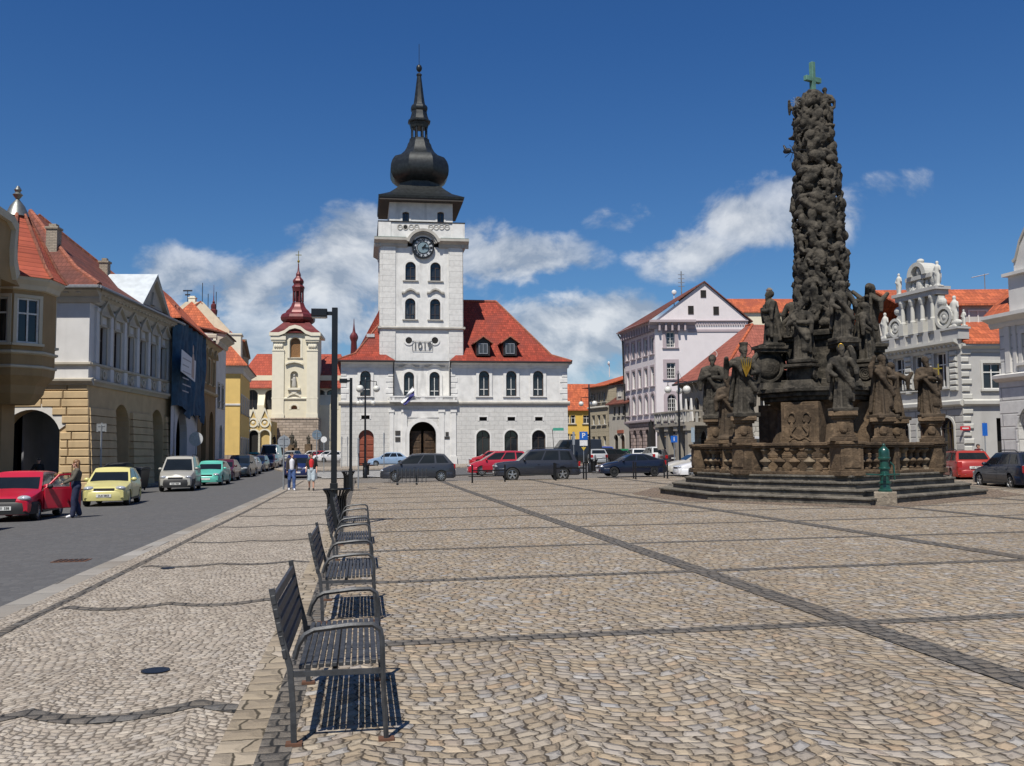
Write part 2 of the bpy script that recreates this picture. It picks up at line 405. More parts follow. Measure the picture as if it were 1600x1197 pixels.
def sheet(name, mat, apts, step=1.5, dz=0.0, skirt=0.0):
    """ground sheet: grid polygon rows [(b, a_left, a_right)] in the square's frame, laid on the terrain"""
    mb = MB(); rows = []
    for (b0, l0, r0), (b1, l1, r1) in zip(apts, apts[1:]):
        n = max(1, math.ceil((b1-b0)/step))
        for i in range(n): t = i/n; rows.append((b0+(b1-b0)*t, l0+(l1-l0)*t, r0+(r1-r0)*t))
    rows.append(apts[-1])
    W = max(r-l for _, l, r in rows); n = max(1, math.ceil(W/step)); vs = []; fs = []
    for b, l, r in rows:
        for i in range(n+1):
            a = l+(r-l)*i/n; p = g2w(a, b); vs.append((a, b, gz(p.x, p.y)+dz))
    for j in range(len(rows)-1):
        for i in range(n): k = j*(n+1)+i; fs.append((k, k+1, k+n+2, k+n+1))
    if skirt:
        loop = [i for i in range(n+1)]+[j*(n+1)+n for j in range(1, len(rows))]+[(len(rows)-1)*(n+1)+i for i in range(n-1, -1, -1)]+[j*(n+1) for j in range(len(rows)-2, 0, -1)]
        base = len(vs); vs += [(vs[i][0], vs[i][1], vs[i][2]-skirt) for i in loop]; m = len(loop)
        fs += [(loop[i], base+i, base+(i+1) % m, loop[(i+1) % m]) for i in range(m)]
    mb.add(vs, fs); o = mb.build(name, mat, rz=TH, recalc=not skirt, smooth=20); return tag(o, kind='structure')
# base ground, one sheet to the horizon
mb = MB(); xs = list(range(-60, 61, 3)); xs = [-900, -400, -200, -120, -80]+xs+[80, 120, 200, 400, 900]
ys = [-200, -60, -20]+[-10+2.5*i for i in range(85)]+[220, 260, 320, 420, 600, 900, 1500]
vs = [(x, y, gz(x, y)-.16) for y in ys for x in xs]; nx_ = len(xs)
mb.add(vs, [(j*nx_+i, j*nx_+i+1, (j+1)*nx_+i+1, (j+1)*nx_+i) for j in range(len(ys)-1) for i in range(nx_-1)])
M_ground = paver('old_grey_setts', .16, 0, 0, [(0, (.11, .11, .11)), (.5, (.135, .132, .128)), (1, (.17, .165, .16))], (.06, .06, .06), irr=1.4, dist=.008)
tag(mb.build('ground', M_ground, recalc=False, smooth=30), kind='structure')
KW = lambda b: A0-3.12-.004*b                   # kerb line right of the road
BE = 54.0                                        # far edge of the square
tag(sheet('road', M_road, [(-25, -16.5, KW(0)), (0, -16.2, KW(0)), (30, -14.2, KW(30)), (62, -12.4, KW(62)-.2), (75, -13.5, -2.5), (110, -17, -8.5), (165, -24, -13)], dz=-.11), kind='structure')
sheet('sidewalk', M_walk, [(-8, KW(0), A0-.32), (62, KW(62), A0-.32)], dz=0, skirt=.2)
sheet('plaza', M_plaza, [(-8, A0+.09, 40), (44, A0+.09, 40), (BE, A0+.09, 36)], dz=0, skirt=.2)
sheet('kerb', M_kerb, [(-8, KW(0)-.32, KW(0)), (62, KW(62)-.32, KW(62))], dz=-.006, skirt=.2)
sheet('gutter_band', M_band, [(-8, KW(0)+.25, KW(0)+.37), (60, KW(60)+.25, KW(60)+.37)], dz=.004)
sheet('edging_course', M_curbstone, [(-8, A0-.32, A0-.09), (62, A0-.32, A0-.09)], dz=.002, skirt=.2)
sheet('dark_band', M_band, [(-8, A0-.09, A0+.09), (62, A0-.09, A0+.09)], dz=.003, skirt=.2)
for k in (1, 2, 3, 4, 5, 6):
    a = A0+.0+4.92*k; sheet('dark_band', M_band, [(-8, a-.15, a+.15), (BE, a-.15, a+.15)], dz=.008)
B0 = w2g(*gnd(590, 1007).xy)[1]
for k in range(-2, 12):
    b = B0+4.0*k; sheet('dark_band', M_band, [(b-.11, A0+.09, 39), (b+.11, A0+.09, 39)], dz=.004)
    # wavy band on the sidewalk: follows the setts' fans
    mb = MB(); vs = []; fs = []; l = KW(b)+.40; r = A0-.32; n = 48; b2 = w2g(*gnd(300, 947).xy)[1]+4.0*(k-1)-(.62 if k == 0 else 0)
    for i in range(n+1):
        a = l+(r-l)*i/n; t = ((a/1.05) % 1-.5)*2; bb = b2+t*t*.28; p = g2w(a, bb)
        for q in (-.10, .10): vs.append((a, bb+q, gz(p.x, p.y)+.005))
    for i in range(n): fs.append((2*i, 2*i+2, 2*i+3, 2*i+1))
    mb.add(vs, fs); tag(mb.build('wavy_band', M_band, rz=TH, recalc=False), kind='structure')
# pavement on the far left and crossing stripes
sheet('pavement', M_walk, [(-25, -26, -16.5), (0, -25, -16.2), (30, -22, -14.2), (62, -21, -12.4), (90, -20, -14.5), (120, -25, -18)], dz=0, skirt=.2)
sheet('street', M_road, [(BE+14, -2.0, 60), (BE+33, -5.0, 60)], dz=-.10)
sheet('pavement', M_walk, [(BE+33.2, -7, 22), (99, -9, 22)], dz=.0, skirt=.16)
M_paint = flat('road_paint', (.52, .51, .49), .7, var=.25, sc=6)
M_dmark = flat('asphalt_patch', (.06, .06, .063), .85, var=.2, sc=5)
for k in range(6):
    b = BE+13.2+2.6*k; sheet('crossing_stripe', M_paint, [(b, -2.6-.16*k*2, 3.6), (b+1.1, -2.8-.16*k*2, 3.6)], dz=-.085)
# ---------------------------------------------------------------- walls and windows
M_glass = None
def _glass(name, c, rough=.06, curtain=.5):
    m = Mat(name, rough, spec=.6); n = m.noise(1.2, 2); oi = m.n('ShaderNodeObjectInfo'); rr_ = E(m.nt, oi.outputs['Random']); k = m.mix(n, mul(c, .6), mul(c, 1.5)); cu = m.noise(2.2, 2, m.scaled(3, 3, .25)); m.col(m.mix(rr_.step(.55, 1.0)*cu.step(.5, .6)*curtain, k, (.20, .19, .17))); m.bump(m.noise(1.5, 2), .05, .05); return m.m
M_glass = _glass('window_glass', (.018, .020, .024)); M_glass2 = _glass('dim_glass', (.05, .052, .055), .12)
M_white = plaster((.62, .60, .57), name='white_plaster'); M_fr_w = flat('white_frame_paint', (.60, .59, .56), .5)
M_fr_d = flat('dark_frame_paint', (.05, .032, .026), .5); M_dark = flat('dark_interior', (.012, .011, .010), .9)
M_stone = plaster((.42, .40, .36), .15, .35, name='weathered_stone'); M_sheet = flat('zinc_sheet', (.30, .31, .32), .45, .6, .15)
M_black = flat('black_metal', (.012, .013, .015), .42, .3); M_gutter = flat('dark_gutter', (.035, .033, .032), .5, .4)
def arc(w, h, rise, n=12):
    """outline of an opening, centred at x=0, base z=0 (counter-clockwise from bottom left, going right)"""
    if rise <= 0: return [(-w/2, 0), (w/2, 0), (w/2, h), (-w/2, h)]
    zs = h-rise; rr = (w*w/4+rise*rise)/(2*rise); cz = h-rr; t0 = math.asin(min(1, (w/2)/rr))
    return [(-w/2, 0), (w/2, 0)]+[(rr*math.sin(t0-2*t0*i/n), cz+rr*math.cos(t0-2*t0*i/n)) for i in range(n+1)]
def scale_out(o, w, h, t, bot=True):
    fx = (w+2*t)/w; fz = (h+(2 if bot else 1)*t)/h
    return [(x*fx, (z*fz-(t if bot else 0))) for x, z in o]
_wc = {}
def win_meshes(w, h, rise, style, fr, gl):
    key = (round(w, 3), round(h, 3), round(rise, 3), style, fr.name, gl.name)
    if key in _wc: return _wc[key]
    o = arc(w, h, rise); t = min(.09, w*.09); mb = MB()
    mb.ring(o, scale_out(o, w, h, -t), -.035, .045)
    b = .035
    def hz(x):  # inner top at x
        return h-t if rise <= 0 else (lambda rr: h-rr+math.sqrt(max(0, rr*rr-x*x))-t*.6)((w*w/4+rise*rise)/(2*rise))
    tr = h-rise-.02 if rise > 0 else h*.66
    if style in ('cross', 'six', 'eight'):
        mb.box(-b, b, -.02, .03, t, hz(0)); mb.box(-w/2+t, -b, -.02, .03, tr-b, tr+b); mb.box(b, w/2-t, -.02, .03, tr-b, tr+b)
    if style == 'six':
        for k in (.33,): mb.box(-w/2+t, -b, -.015, .025, tr*k-.02, tr*k+.02); mb.box(b, w/2-t, -.015, .025, tr*k-.02, tr*k+.02)
    if style == 'eight':
        for k in (.33, .66): mb.box(-w/2+t, -b, -.015, .025, tr*k-.02, tr*k+.02); mb.box(b, w/2-t, -.015, .025, tr*k-.02, tr*k+.02)
        for sx in (-1, 1): mb.box(sx*w*.25-.015, sx*w*.25+.015, -.015, .025, t, tr-b)
    if style == 'fan':
        mb.box(-w/2+t, w/2-t, -.02, .03, tr-b, tr+b); mb.box(-b, b, -.02, .03, t, tr-b)
        for sx in (-1, 0, 1): mb.tube([(0, 0, tr), (sx*w*.28, 0, hz(sx*w*.28)+.0)], .018, 4)
    if style == 'two': mb.box(-b, b, -.02, .03, t, hz(0))
    f = mb.mesh('window', fr, recalc=True)
    p = MB().prism(scale_out(o, w, h, -.01), .05, .075).mesh('pane', gl)
    _wc[key] = (f, p); return f, p
class Wall:
    """one wall part in the thing's local frame; start (x,y), ang = direction of run, inward normal to its left"""
    def __init__(s, parent, name, mat, x, y, ang, L, z0, z1, reveal=.22, label=None):
        s.P = parent; s.name = name; s.mat = mat; s.x = x; s.y = y; s.ang = ang; s.L = L; s.z0 = z0; s.z1 = z1; s.rv = reveal; s.op = []; s.label = label
        s.M = Matrix.Translation((x, y, 0)) @ Matrix.Rotation(ang, 4, 'Z')
    def place(s, me, name, x, y, z):
        o = bpy.data.objects.new(name, me); COL.objects.link(o); o.parent = s.P
        o.location = s.M @ Vector((x, y, z)); o.rotation_euler = (0, 0, s.ang); return o
    def hole(s, xc, zb, w, h, rise=0): s.op.append((xc-w/2, xc+w/2, zb, zb+h, rise)); return s
    def win(s, xc, zb, w, h, rise=0, style='cross', fr=None, gl=None, sur=0, surm=None, sill=True, silm=None, proud=.05, deep=None, name='window', key=None):
        s.hole(xc, zb, w, h, rise)
        f, p = win_meshes(w, h, rise, style, fr or M_fr_w, gl or M_glass)
        o = s.place(f, name, xc, (deep or s.rv)-.06, zb)
        q = link('pane', p, o)
        if sur:
            k = ('sur', round(w, 3), round(h, 3), rise, sur, proud, (surm or M_white).name)
            if k not in _wc:
                a = arc(w, h, rise, 16); b = scale_out(a, w, h, sur, False)
                i0 = a[2:]+a[:1] if rise > 0 else a[2:]; n = len(a)
                inn = a[1:]+a[:1]; out = b[1:]+b[:1]
                _wc[k] = MB().strip([(x, z) for x, z in out], inn, -proud, .02).mesh('surround', surm or M_white)
            c = link('surround', _wc[k], o, (0, -((deep or s.rv)-.06), 0))
        if sill:
            k = ('sill', round(w, 3), sur, (silm or M_stone).name)
            if k not in _wc: _wc[k] = MB().box(-w/2-sur-.06, w/2+sur+.06, -.16, .05, -.11, -.003).mesh('sill', silm or M_stone)
            c = link('sill', _wc[k], o, (0, -((deep or s.rv)-.06), 0))
        return o
    def done(s):
        xs = sorted({0.0, s.L}|{min(max(v, 0), s.L) for o in s.op for v in o[:2]}); zs = sorted({s.z0, s.z1}|{min(max(v, s.z0), s.z1) for o in s.op for v in o[2:4]})
        mb = MB(); mb.M = s.M
        for i in range(len(xs)-1):
            for j in range(len(zs)-1):
                cx, cz = (xs[i]+xs[i+1])/2, (zs[j]+zs[j+1])/2
                if any(o[0] < cx < o[1] and o[2] < cz < o[3] for o in s.op): continue
                mb.add([(xs[i], 0, zs[j]), (xs[i+1], 0, zs[j]), (xs[i+1], 0, zs[j+1]), (xs[i], 0, zs[j+1])], [(0, 1, 2, 3)])
        for x0, x1, z0, z1, rise in s.op:
            w = x1-x0; xc = (x0+x1)/2; a = [(xc+x, z0+z) for x, z in arc(w, z1-z0, rise)]; n = len(a)
            for i in range(n):
                p, q = a[i], a[(i+1) % n]
                if abs(p[1]-q[1]) < 1e-6 and abs(p[1]-z0) < 1e-6 and z0 <= s.z0+.01: continue
                mb.add([(p[0], 0, p[1]), (q[0], 0, q[1]), (q[0], s.rv, q[1]), (p[0], s.rv, p[1])], [(0, 3, 2, 1)])
            if rise > 0:
                top = a[2:]
                for p, q in zip(top, top[1:]):
                    if min(p[1], q[1]) < z1-1e-6: mb.add([(p[0], 0, p[1]), (q[0], 0, q[1]), (q[0], 0, z1), (p[0], 0, z1)], [(0, 3, 2, 1)])
        o = mb.build(s.name, s.mat, s.P, recalc=False)
        if s.label: o['label'] = s.label
        return o
def band(mb, x, y, ang, L, prof, ext=0.0):
    """moulding along a wall: prof [(out, z)...] closed by the wall plane"""
    M0 = mb.M; mb.M = M0 @ Matrix.Translation((x, y, 0)) @ Matrix.Rotation(ang, 4, 'Z')
    pts = [(-o, z) for o, z in prof]; pts = [(.05, prof[0][1])]+pts+[(.05, prof[-1][1])]
    mb.prism(pts, -ext, L+ext, 'x'); mb.M = M0
def cornice(z, h, out):
    return [(out*.15, z), (out*.3, z+h*.25), (out*.3, z+h*.4), (out*.7, z+h*.6), (out, z+h*.72), (out, z+h)]
def gable_roof(mb, x0, x1, y0, y1, z0, z1, ov=.35, ovx=.2, th=.14, axis='x'):
    """ridge along x between y0 and y1"""
    ym = (y0+y1)/2; k = (z1-z0)/(ym-y0)
    pr = [(y0-ov, z0-ov*k), (ym, z1), (y1+ov, z0-ov*k), (y1+ov, z0-ov*k-th), (ym, z1-th*1.2), (y0-ov, z0-ov*k-th)]
    if axis == 'x': mb.prism(pr, x0-ovx, x1+ovx, 'x')
    else: mb.prism(pr, x0-ovx, x1+ovx, 'y')
def slab(mb, pts, th=.12):
    """roof face(s): polygon with thickness downward"""
    n = len(pts); vs = [tuple(p) for p in pts]+[(p[0], p[1], p[2]-th) for p in pts]
    mb.add(vs, [tuple(range(n)), tuple(range(2*n-1, n-1, -1))]+[(i, i+n, (i+1) % n+n, (i+1) % n) for i in range(n)])
def chimney(parent, x, y, z0, z1, w=.6, d=.6, mat=None):
    mb = MB().box(x-w/2, x+w/2, y-d/2, y+d/2, z0, z1).box(x-w/2-.06, x+w/2+.06, y-d/2-.06, y+d/2+.06, z1, z1+.12).box(x-w/2+.1, x+w/2-.1, y-d/2+.1, y+d/2-.1, z1+.12, z1+.3)
    return mb.build('chimney', mat or M_chim, parent)
M_chim = ashlar('chimney_brick', (.34, .29, .23), .3, .09, .012, .6)
M_tile_r = tiles('red_roof_tiles', (.285, .047, .026), (.185, .040, .030), var=.3); M_tile_o = tiles('orange_roof_tiles', (.44, .11, .045), (.30, .075, .042), var=.28)
M_tile_b = tiles('brown_roof_tiles', (.155, .052, .036), (.10, .042, .033)); M_tile_d = tiles('old_roof_tiles', (.30, .10, .06), (.16, .07, .05))
# ---------------------------------------------------------------- town hall
F = Frame(532, 104, TH, 712, z=gz(-18.6, 104)-.05)
T = thing('town_hall', 'white town hall with tall clock tower and red hipped roof', 'town hall', F.o, TH)
M_thw = plaster((.68, .67, .645), .12, .48, name='town_hall_plaster')
M_rust = ashlar('town_hall_rusticated_stone', (.56, .55, .525), 1.05, .475, .022, .74, .05, .4)
xR = F.x(887, 640); zE = F.z(700, 564); zS = F.z(700, 634); dC = 1.6
xa, xb = F.x(615, 600), F.x(703, 600)
DEP = 15.0
g = Wall(T, 'ground_floor_wall', M_rust, 0, 0, 0, xR, -1.0, zS, .45)
def W2(px, py0, py1, wpx, d=0):
    x0, z0 = F.p(px, py1, d); x1, z1 = F.p(px, py0, d); return x0, z0, z1-z0, F.x(px+wpx/2, py0, d)-F.x(px-wpx/2, py0, d)
M_door = flat('red_brown_door_paint', (.22, .055, .028), .55); M_wood = flat('dark_oak', (.06, .035, .018), .6, var=.4, sc=3)
x, z, h, wd_ = W2(572, 671.5, 717, 24); g.hole(x, -1, wd_, z+h+1, wd_/2)
mb = MB().prism(scale_out(arc(wd_, h+z, wd_/2), wd_, h+z, -.01), 0, .1)
o = g.place(mb.mesh('door', M_door), 'door', x, .32, 0)
mb = MB().box(-.03, .03, -.03, 0, 0, h+z-.1)
for sx in (-1, 1):
    for k in range(4): mb.cbox(sx*wd_*.25-.34, sx*wd_*.25+.34, -.05, 0, .2+k*.68, .2+k*.68+.55, .03)
link('door_panels', mb.mesh('door_panels', M_door), o)
for px in (755, 799, 842):
    x, z, h, wd_ = W2(px, 672, 706, 21.5)
    g.win(x, .35, wd_, h+z-.35, wd_/2, 'cross', M_fr_d, M_glass, .16, M_thw, True)
    x, z, h, wd_ = W2(px, 651.5, 657.5, 12); g.win(x, z, wd_, h, 0, 'none', M_fr_d, M_dark, .14, M_thw, False)
x, z, h, wd_ = W2(571, 649, 655, 13); g.win(x, z, wd_, h, 0, 'none', M_fr_d, M_dark, .14, M_thw, False)
x, z, h, wd_ = W2(660.5, 659, 712, 42); px_, pw_, ph_ = x, wd_, z+h
g.hole(x, -1, wd_, ph_+1, wd_/2); g.done()
o = g.place(MB().ring(arc(wd_+.9, ph_+.45, wd_/2+.45, 20), arc(wd_, ph_, wd_/2, 20), -.16, .1).mesh('portal_surround', M_thw), 'portal_surround', x, 0, 0)
# open gateway: dark passage with two wooden leaves
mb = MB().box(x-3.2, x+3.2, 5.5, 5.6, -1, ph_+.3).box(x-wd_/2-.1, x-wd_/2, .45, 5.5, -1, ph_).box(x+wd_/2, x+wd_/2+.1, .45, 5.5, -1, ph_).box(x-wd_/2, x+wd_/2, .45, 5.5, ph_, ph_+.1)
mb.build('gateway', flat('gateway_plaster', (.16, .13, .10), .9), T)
for sx in (-1, 1):
    mb = MB().box(-.68, .68, 0, .1, 0, ph_-1.0)
    for k in range(4): mb.cbox(-.55, .55, -.05, 0, .15+k*.85, .15+k*.85+.7, .03)
    dl = mb.build('door', M_wood, T, loc=(x+sx*.80, .75, 0), rz=sx*.35); dl['label'] = 'carved wooden gate leaf standing ajar'
# smooth centre panel with pilasters, plaques
mb = MB()
for p0, p1 in ((608.5, 615), (628, 636), (686, 694), (705, 712.5)):
    a0, a1 = F.x(p0, 680), F.x(p1, 680); mb.box(a0, a1, -.14, .02, -1, zS-.7); mb.box(a0-.08, a1+.08, -.2, .02, zS-.72, zS-.45); mb.box(a0-.1, a1+.1, -.24, .02, -1, .9)
mb.box(F.x(615, 680), F.x(628, 680), -.05, .02, -1, zS-.5).box(F.x(694, 680), F.x(705, 680), -.05, .02, -1, zS-.5).box(F.x(636, 680), F.x(686, 680), -.06, .02, ph_+.45, zS-.5)
mb.build('portal_pilasters', M_thw, T)
for px, p0, p1, wp in ((621.5, 673, 680, 8), (621.5, 683, 690, 8), (698.5, 675, 681, 5), (698.5, 682, 686, 8)):
    x, z, h, w_ = W2(px, p0, p1, wp); MB().cbox(x-w_/2, x+w_/2, -.12, -.04, z, z+h, .02).build('plaque', flat('dark_plaque', (.05, .045, .04), .4), T)
# string course and balcony
mb = MB(); band(mb, 0, 0, 0, xR, [(.06, zS), (.10, zS+.12), (.22, zS+.2), (.26, zS+.36), (.05, zS+.5)], .24); mb.build('string_course', M_stone, T)
# upper walls: two wings and the recessed centre
zU = zS+.0
def th_win(wl, px, x_off, d=0, y0=579.5, y1=619, wp=16.5):
    x, z, h, w_ = W2(px, y0, y1, wp, d)
    o = wl.win(x-x_off, z, w_, h, w_/2, 'fan', M_fr_d, M_glass, .30, M_thw, True, M_thw, proud=.13)
    k = ('gb', round(w_, 2), round(h, 2))
    if k not in _wc: _wc[k] = MB().box(-.035, .035, -.045, -.021, .1, h-w_/2-.1).box(-w_*.40, -.036, -.045, -.021, h*.26, h*.26+.07).box(.036, w_*.40, -.045, -.021, h*.26, h*.26+.07).mesh('glazing_bars', M_fr_w)
    link('glazing_bars', _wc[k], o)
wl = Wall(T, 'upper_wall', M_thw, 0, 0, 0, xa, zU, zE, .3); th_win(wl, 571, 0); wl.done()
wl = Wall(T, 'upper_wall', M_thw, xb, 0, 0, xR-xb, zU, zE, .3)
for px in (756.5, 799, 841): th_win(wl, px, xb)
wl.done()
wl = Wall(T, 'upper_wall', M_thw, xa, dC, 0, xb-xa, zU, zE+.2, .3)
for px in (639, 679): th_win(wl, px, xa, dC, 581, 622, 16)
wl.done()
mb = MB().box(xa-.01, xa, 0, dC, zU, zE).box(xb, xb+.01, 0, dC, zU, zE)
mb.M = Matrix.Identity(4); mb.box(xR-.02, xR, 0.02, DEP, -1, zE).box(0, .02, .02, DEP, -1, zE).box(0, xR, DEP-.02, DEP, -1, zE).box(xa, xb, .02, dC, zS+.32, zS+.36)
mb.build('side_wall', M_thw, T)
for xq, s_ in ((0, 1), (xa, -1), (xb, 1), (xR, -1)):
    mb = MB()
    for k in range(7):
        zq = zU+.75+k*.62; l_ = .85 if k % 2 else .6
        mb.cbox(min(xq, xq+s_*l_), max(xq, xq+s_*l_), -.05, .02, zq, zq+.5, .02)
    mb.build('quoins', M_thw, T)

for xc in (F.x(639, 575, dC), F.x(679, 575, dC)):      # wavy hoods over centre windows
    mb = MB(); pts = [(-1.15, 0), (-.75, 0), (-.4, .22), (0, .34), (.4, .22), (.75, 0), (1.15, 0)]; zz = F.z(660, 574, dC)
    mb.strip([(xc+a, zz+b+.2) for a, b in pts], [(xc+a, zz+b) for a, b in pts], dC-.22, dC+.02); mb.build('window_hood', M_stone, T)
zB0, zB1 = zS+.36, F.z(660, 619); bx0, bx1 = F.x(608.5, 625), F.x(714, 625)
mb = MB().box(bx0, bx1, -.62, dC-.02, zS+.38, zS+.6).box(bx0, bx1, -.62, -.34, zB1-.16, zB1)
for px in (609.5, 613, 638, 641, 660, 683, 688, 710, 713): a = F.x(px, 625); mb.box(max(bx0, a-.22), min(bx1, a+.22), -.6, -.36, zS+.6, zB1-.16)
mb.box(bx0, bx0+.2, -.3, 0, zS+.6, zB1).box(bx1-.2, bx1, -.3, 0, zS+.6, zB1)
bal = mb.build('balcony', M_thw, T)
mb = MB()
for k in range(46):
    a = bx0+.45+(bx1-bx0-.9)*k/45; mb.lathe([(.05, zS+.6), (.09, zS+.75), (.04, zS+.95), (.07, zB1-.18)], 6, (a, -.48))
mb.build('balusters', M_thw, bal)
# eaves and roof
mb = MB(); ev = cornice(zE-.75, .7, .5); band(mb, 0, 0, 0, xa, ev); band(mb, xb, 0, 0, xR-xb, ev); band(mb, xa, dC, 0, xb-xa, cornice(zE-.55, .55, .45)); band(mb, xR, 0, PI/2, DEP, ev, .4)
mb.build('eaves_cornice', M_thw, T)
M_green = flat('green_copper_flashing', (.10, .15, .13), .6, .2)
MB().box(xa-.1, xb+.1, dC-.55, dC+.2, zE+.0, zE+.10).build('ledge', M_gutter, T)
yR = DEP/2; ov = .65; zR = F.z(750, 471, yR); zF = zE-.02
x0r, x1r = F.x(526.5, 560, -ov), F.x(893.5, 564, -ov); rx0, rx1 = F.x(624, 471, yR), F.x(775, 471, yR)
kz = lambda d: zF+.9+(zR-zF-.9)*(d-1.6)/(yR-1.6)       # main slope above the bell-cast foot
yb = DEP+ov; mb = MB(); th = .16
b0, b1 = x0r+1.9, x1r-1.9
nl0, nr0 = F.x(617.5, 560, -ov), F.x(702.5, 561, -ov)
slab(mb, [(x0r, -ov, zF), (nl0, -ov, zF), (xa-.9, 1.6, kz(1.6)), (b0, 1.6, kz(1.6))], th); slab(mb, [(nr0, -ov, zF), (x1r, -ov, zF), (b1, 1.6, kz(1.6)), (xb+.9, 1.6, kz(1.6))], th)
slab(mb, [(b0, 1.6, kz(1.6)), (xa-.9, 1.6, kz(1.6)), (xa-.9, yR, zR), (rx0, yR, zR)], th); slab(mb, [(xb+.9, 1.6, kz(1.6)), (b1, 1.6, kz(1.6)), (rx1, yR, zR), (xb+.9, yR, zR)], th)
slab(mb, [(x1r, -ov, zF), (x1r, yb, zF), (b1, yb-2.2, kz(1.6)), (b1, 1.6, kz(1.6))], th); slab(mb, [(b1, 1.6, kz(1.6)), (b1, yb-2.2, kz(1.6)), (rx1, yR, zR)], th)
slab(mb, [(x0r, yb, zF), (x0r, -ov, zF), (b0, 1.6, kz(1.6)), (b0, yb-2.2, kz(1.6))], th); slab(mb, [(b0, yb-2.2, kz(1.6)), (b0, 1.6, kz(1.6)), (rx0, yR, zR)], th)
slab(mb, [(x1r, yb, zF), (x0r, yb, zF), (b0, yb-2.2, kz(1.6)), (b1, yb-2.2, kz(1.6))], th); slab(mb, [(b1, yb-2.2, kz(1.6)), (b0, yb-2.2, kz(1.6)), (rx0, yR, zR), (rx1, yR, zR)], th)
roof = mb.build('roof', M_tile_r, T)
mb = MB().tube([(rx0, yR, zR+.04), (rx1, yR, zR+.04)], .14, 6).tube([(rx1, yR, zR+.03), (b1, 1.6, kz(1.6)+.03), (x1r, -ov, zF+.03)], .13, 6).tube([(rx0, yR, zR+.03), (b0, 1.6, kz(1.6)+.03), (x0r, -ov, zF+.03)], .13, 6)
mb.build('ridge_tiles', M_tile_d, roof)
mb = MB()
for a, b in ((x0r, nl0), (nr0, x1r)): mb.tube([(a, -ov-.06, zF-.12), (b, -ov-.06, zF-.12)], .09, 6)
for a in (xa, xb): mb.tube([(a, -ov, zF-.15), (a, -.1, zF-.8), (a, -.1, zS+.5)], .07, 6)
mb.build('gutter', M_gutter, roof)
for px in (755, 797):                                  # dormers
    d = .45; x, z, h, w_ = W2(px, 526, 555.5, 21, d); zt = z+h
    mb = MB().prism([(x-w_/2, z), (x+w_/2, z), (x+w_/2, zt-.62), (x, zt-.12), (x-w_/2, zt-.62)], d, d+4.5); dm = mb.build('dormer', M_gutter, roof)
    mb = MB(); mb.strip([(x-w_/2-.38, zt-.72), (x, zt+.08), (x+w_/2+.38, zt-.72)], [(x-w_/2-.34, zt-.84), (x, zt-.06), (x+w_/2+.34, zt-.84)], d-.35, d+5.0); link('dormer_roof', mb.mesh('dormer_roof', M_tile_d), dm)
    f, p = win_meshes(1.02, h-.95, 0, 'two', M_sheet, M_glass2); o = link('window', f, dm, (x, d-.04, z+.18)); link('pane', p, o, (0, -.055, 0))
x, z = F.p(579, 538, 2.6); q = MB().box(-.45, .45, -.3, .3, 0, .12).build('skylight', M_sheet, roof, loc=(x, 3.4, kz(3.4)+.05)); q.rotation_euler = (math.atan2(zR-zF, yR+ov), 0, 0)
# ---- tower
dT = dC-.1; tx0, tx1 = F.x(595, 480, dT), F.x(722, 480, dT); tw = tx1-tx0; tcx = (tx0+tx1)/2; dCt = dT+tw/2
zT0 = zE+.08; zM = F.z(660, 514, dT); zC = F.z(660, 386, dT); zCt = F.z(660, 376, dT)
wl = Wall(T, 'tower_wall', M_thw, tx0, dT, 0, tw, zT0, zC, .35)
for px, y0, y1 in ((641.5, 409, 438), (680.5, 410, 439), (641, 466, 499), (680, 467, 499.5)):
    x, z, h, w_ = W2(px, y0, y1, 16.3, dT); wl.win(x-tx0, z, w_, h, w_/2, 'six', M_fr_d, M_glass, .24, M_thw, True)
wl.done()
mb = MB().box(tx0, tx0+.02, dT+.02, dT+tw, zT0-3, zC).box(tx1-.02, tx1, dT+.02, dT+tw, zT0-3, zC).box(tx0, tx1, dT+tw-.02, dT+tw, zT0, zC)
mb.build('tower_side_wall', M_thw, T)
M_lesene = ashlar('tower_pilaster_plaster', (.62, .61, .585), 3.0, .62, .022, .72, .04, .45)
mb = MB()
for a, b in ((tx0-.06, F.x(618, 480, dT)), (F.x(701, 480, dT), tx1+.06)):
    mb.box(a, b, dT-.12, dT+.02, zT0, zM-.1).box(a, b, dT-.12, dT+.02, zM+.25, zC)
for yy in (dT, dT+tw-2): mb.box(tx0-.14, tx0+.01, yy+.02, yy+1.9, zT0-2, zC).box(tx1-.01, tx1+.14, yy+.02, yy+1.9, zT0-2, zC)
mb.build('tower_pilasters', M_lesene, T)
mb = MB()
def around(prof):
    band(mb, tx0, dT, 0, tw, prof, .0); band(mb, tx1, dT, PI/2, tw, prof, .0); band(mb, tx0, dT+tw, -PI/2, tw, prof, .0)
    o_ = max(p[0] for p in prof); z0_, z1_ = prof[-2][1]-.1, prof[-1][1]
    for xx in (tx0-o_, tx1): mb.box(xx, xx+o_, dT-o_, dT, prof[-3][1], prof[-1][1]-.01)
around([(.12, zM-.1), (.3, zM), (.32, zM+.15), (.1, zM+.25)])
mb.build('tower_string_course', M_stone, T)
cx_, cz_ = F.p(661, 387.5, dT)
mb = MB(); pr = cornice(zC-.1, zCt-zC+.25, .75); cr = 1.75
for a, b in ((tx0-.75, cx_-cr), (cx_+cr, tx1+.75)):
    band(mb, a, dT, 0, b-a, pr)
band(mb, tx1, dT, PI/2, tw, pr, .3); band(mb, tx0, dT+tw, -PI/2, tw, pr, .3)
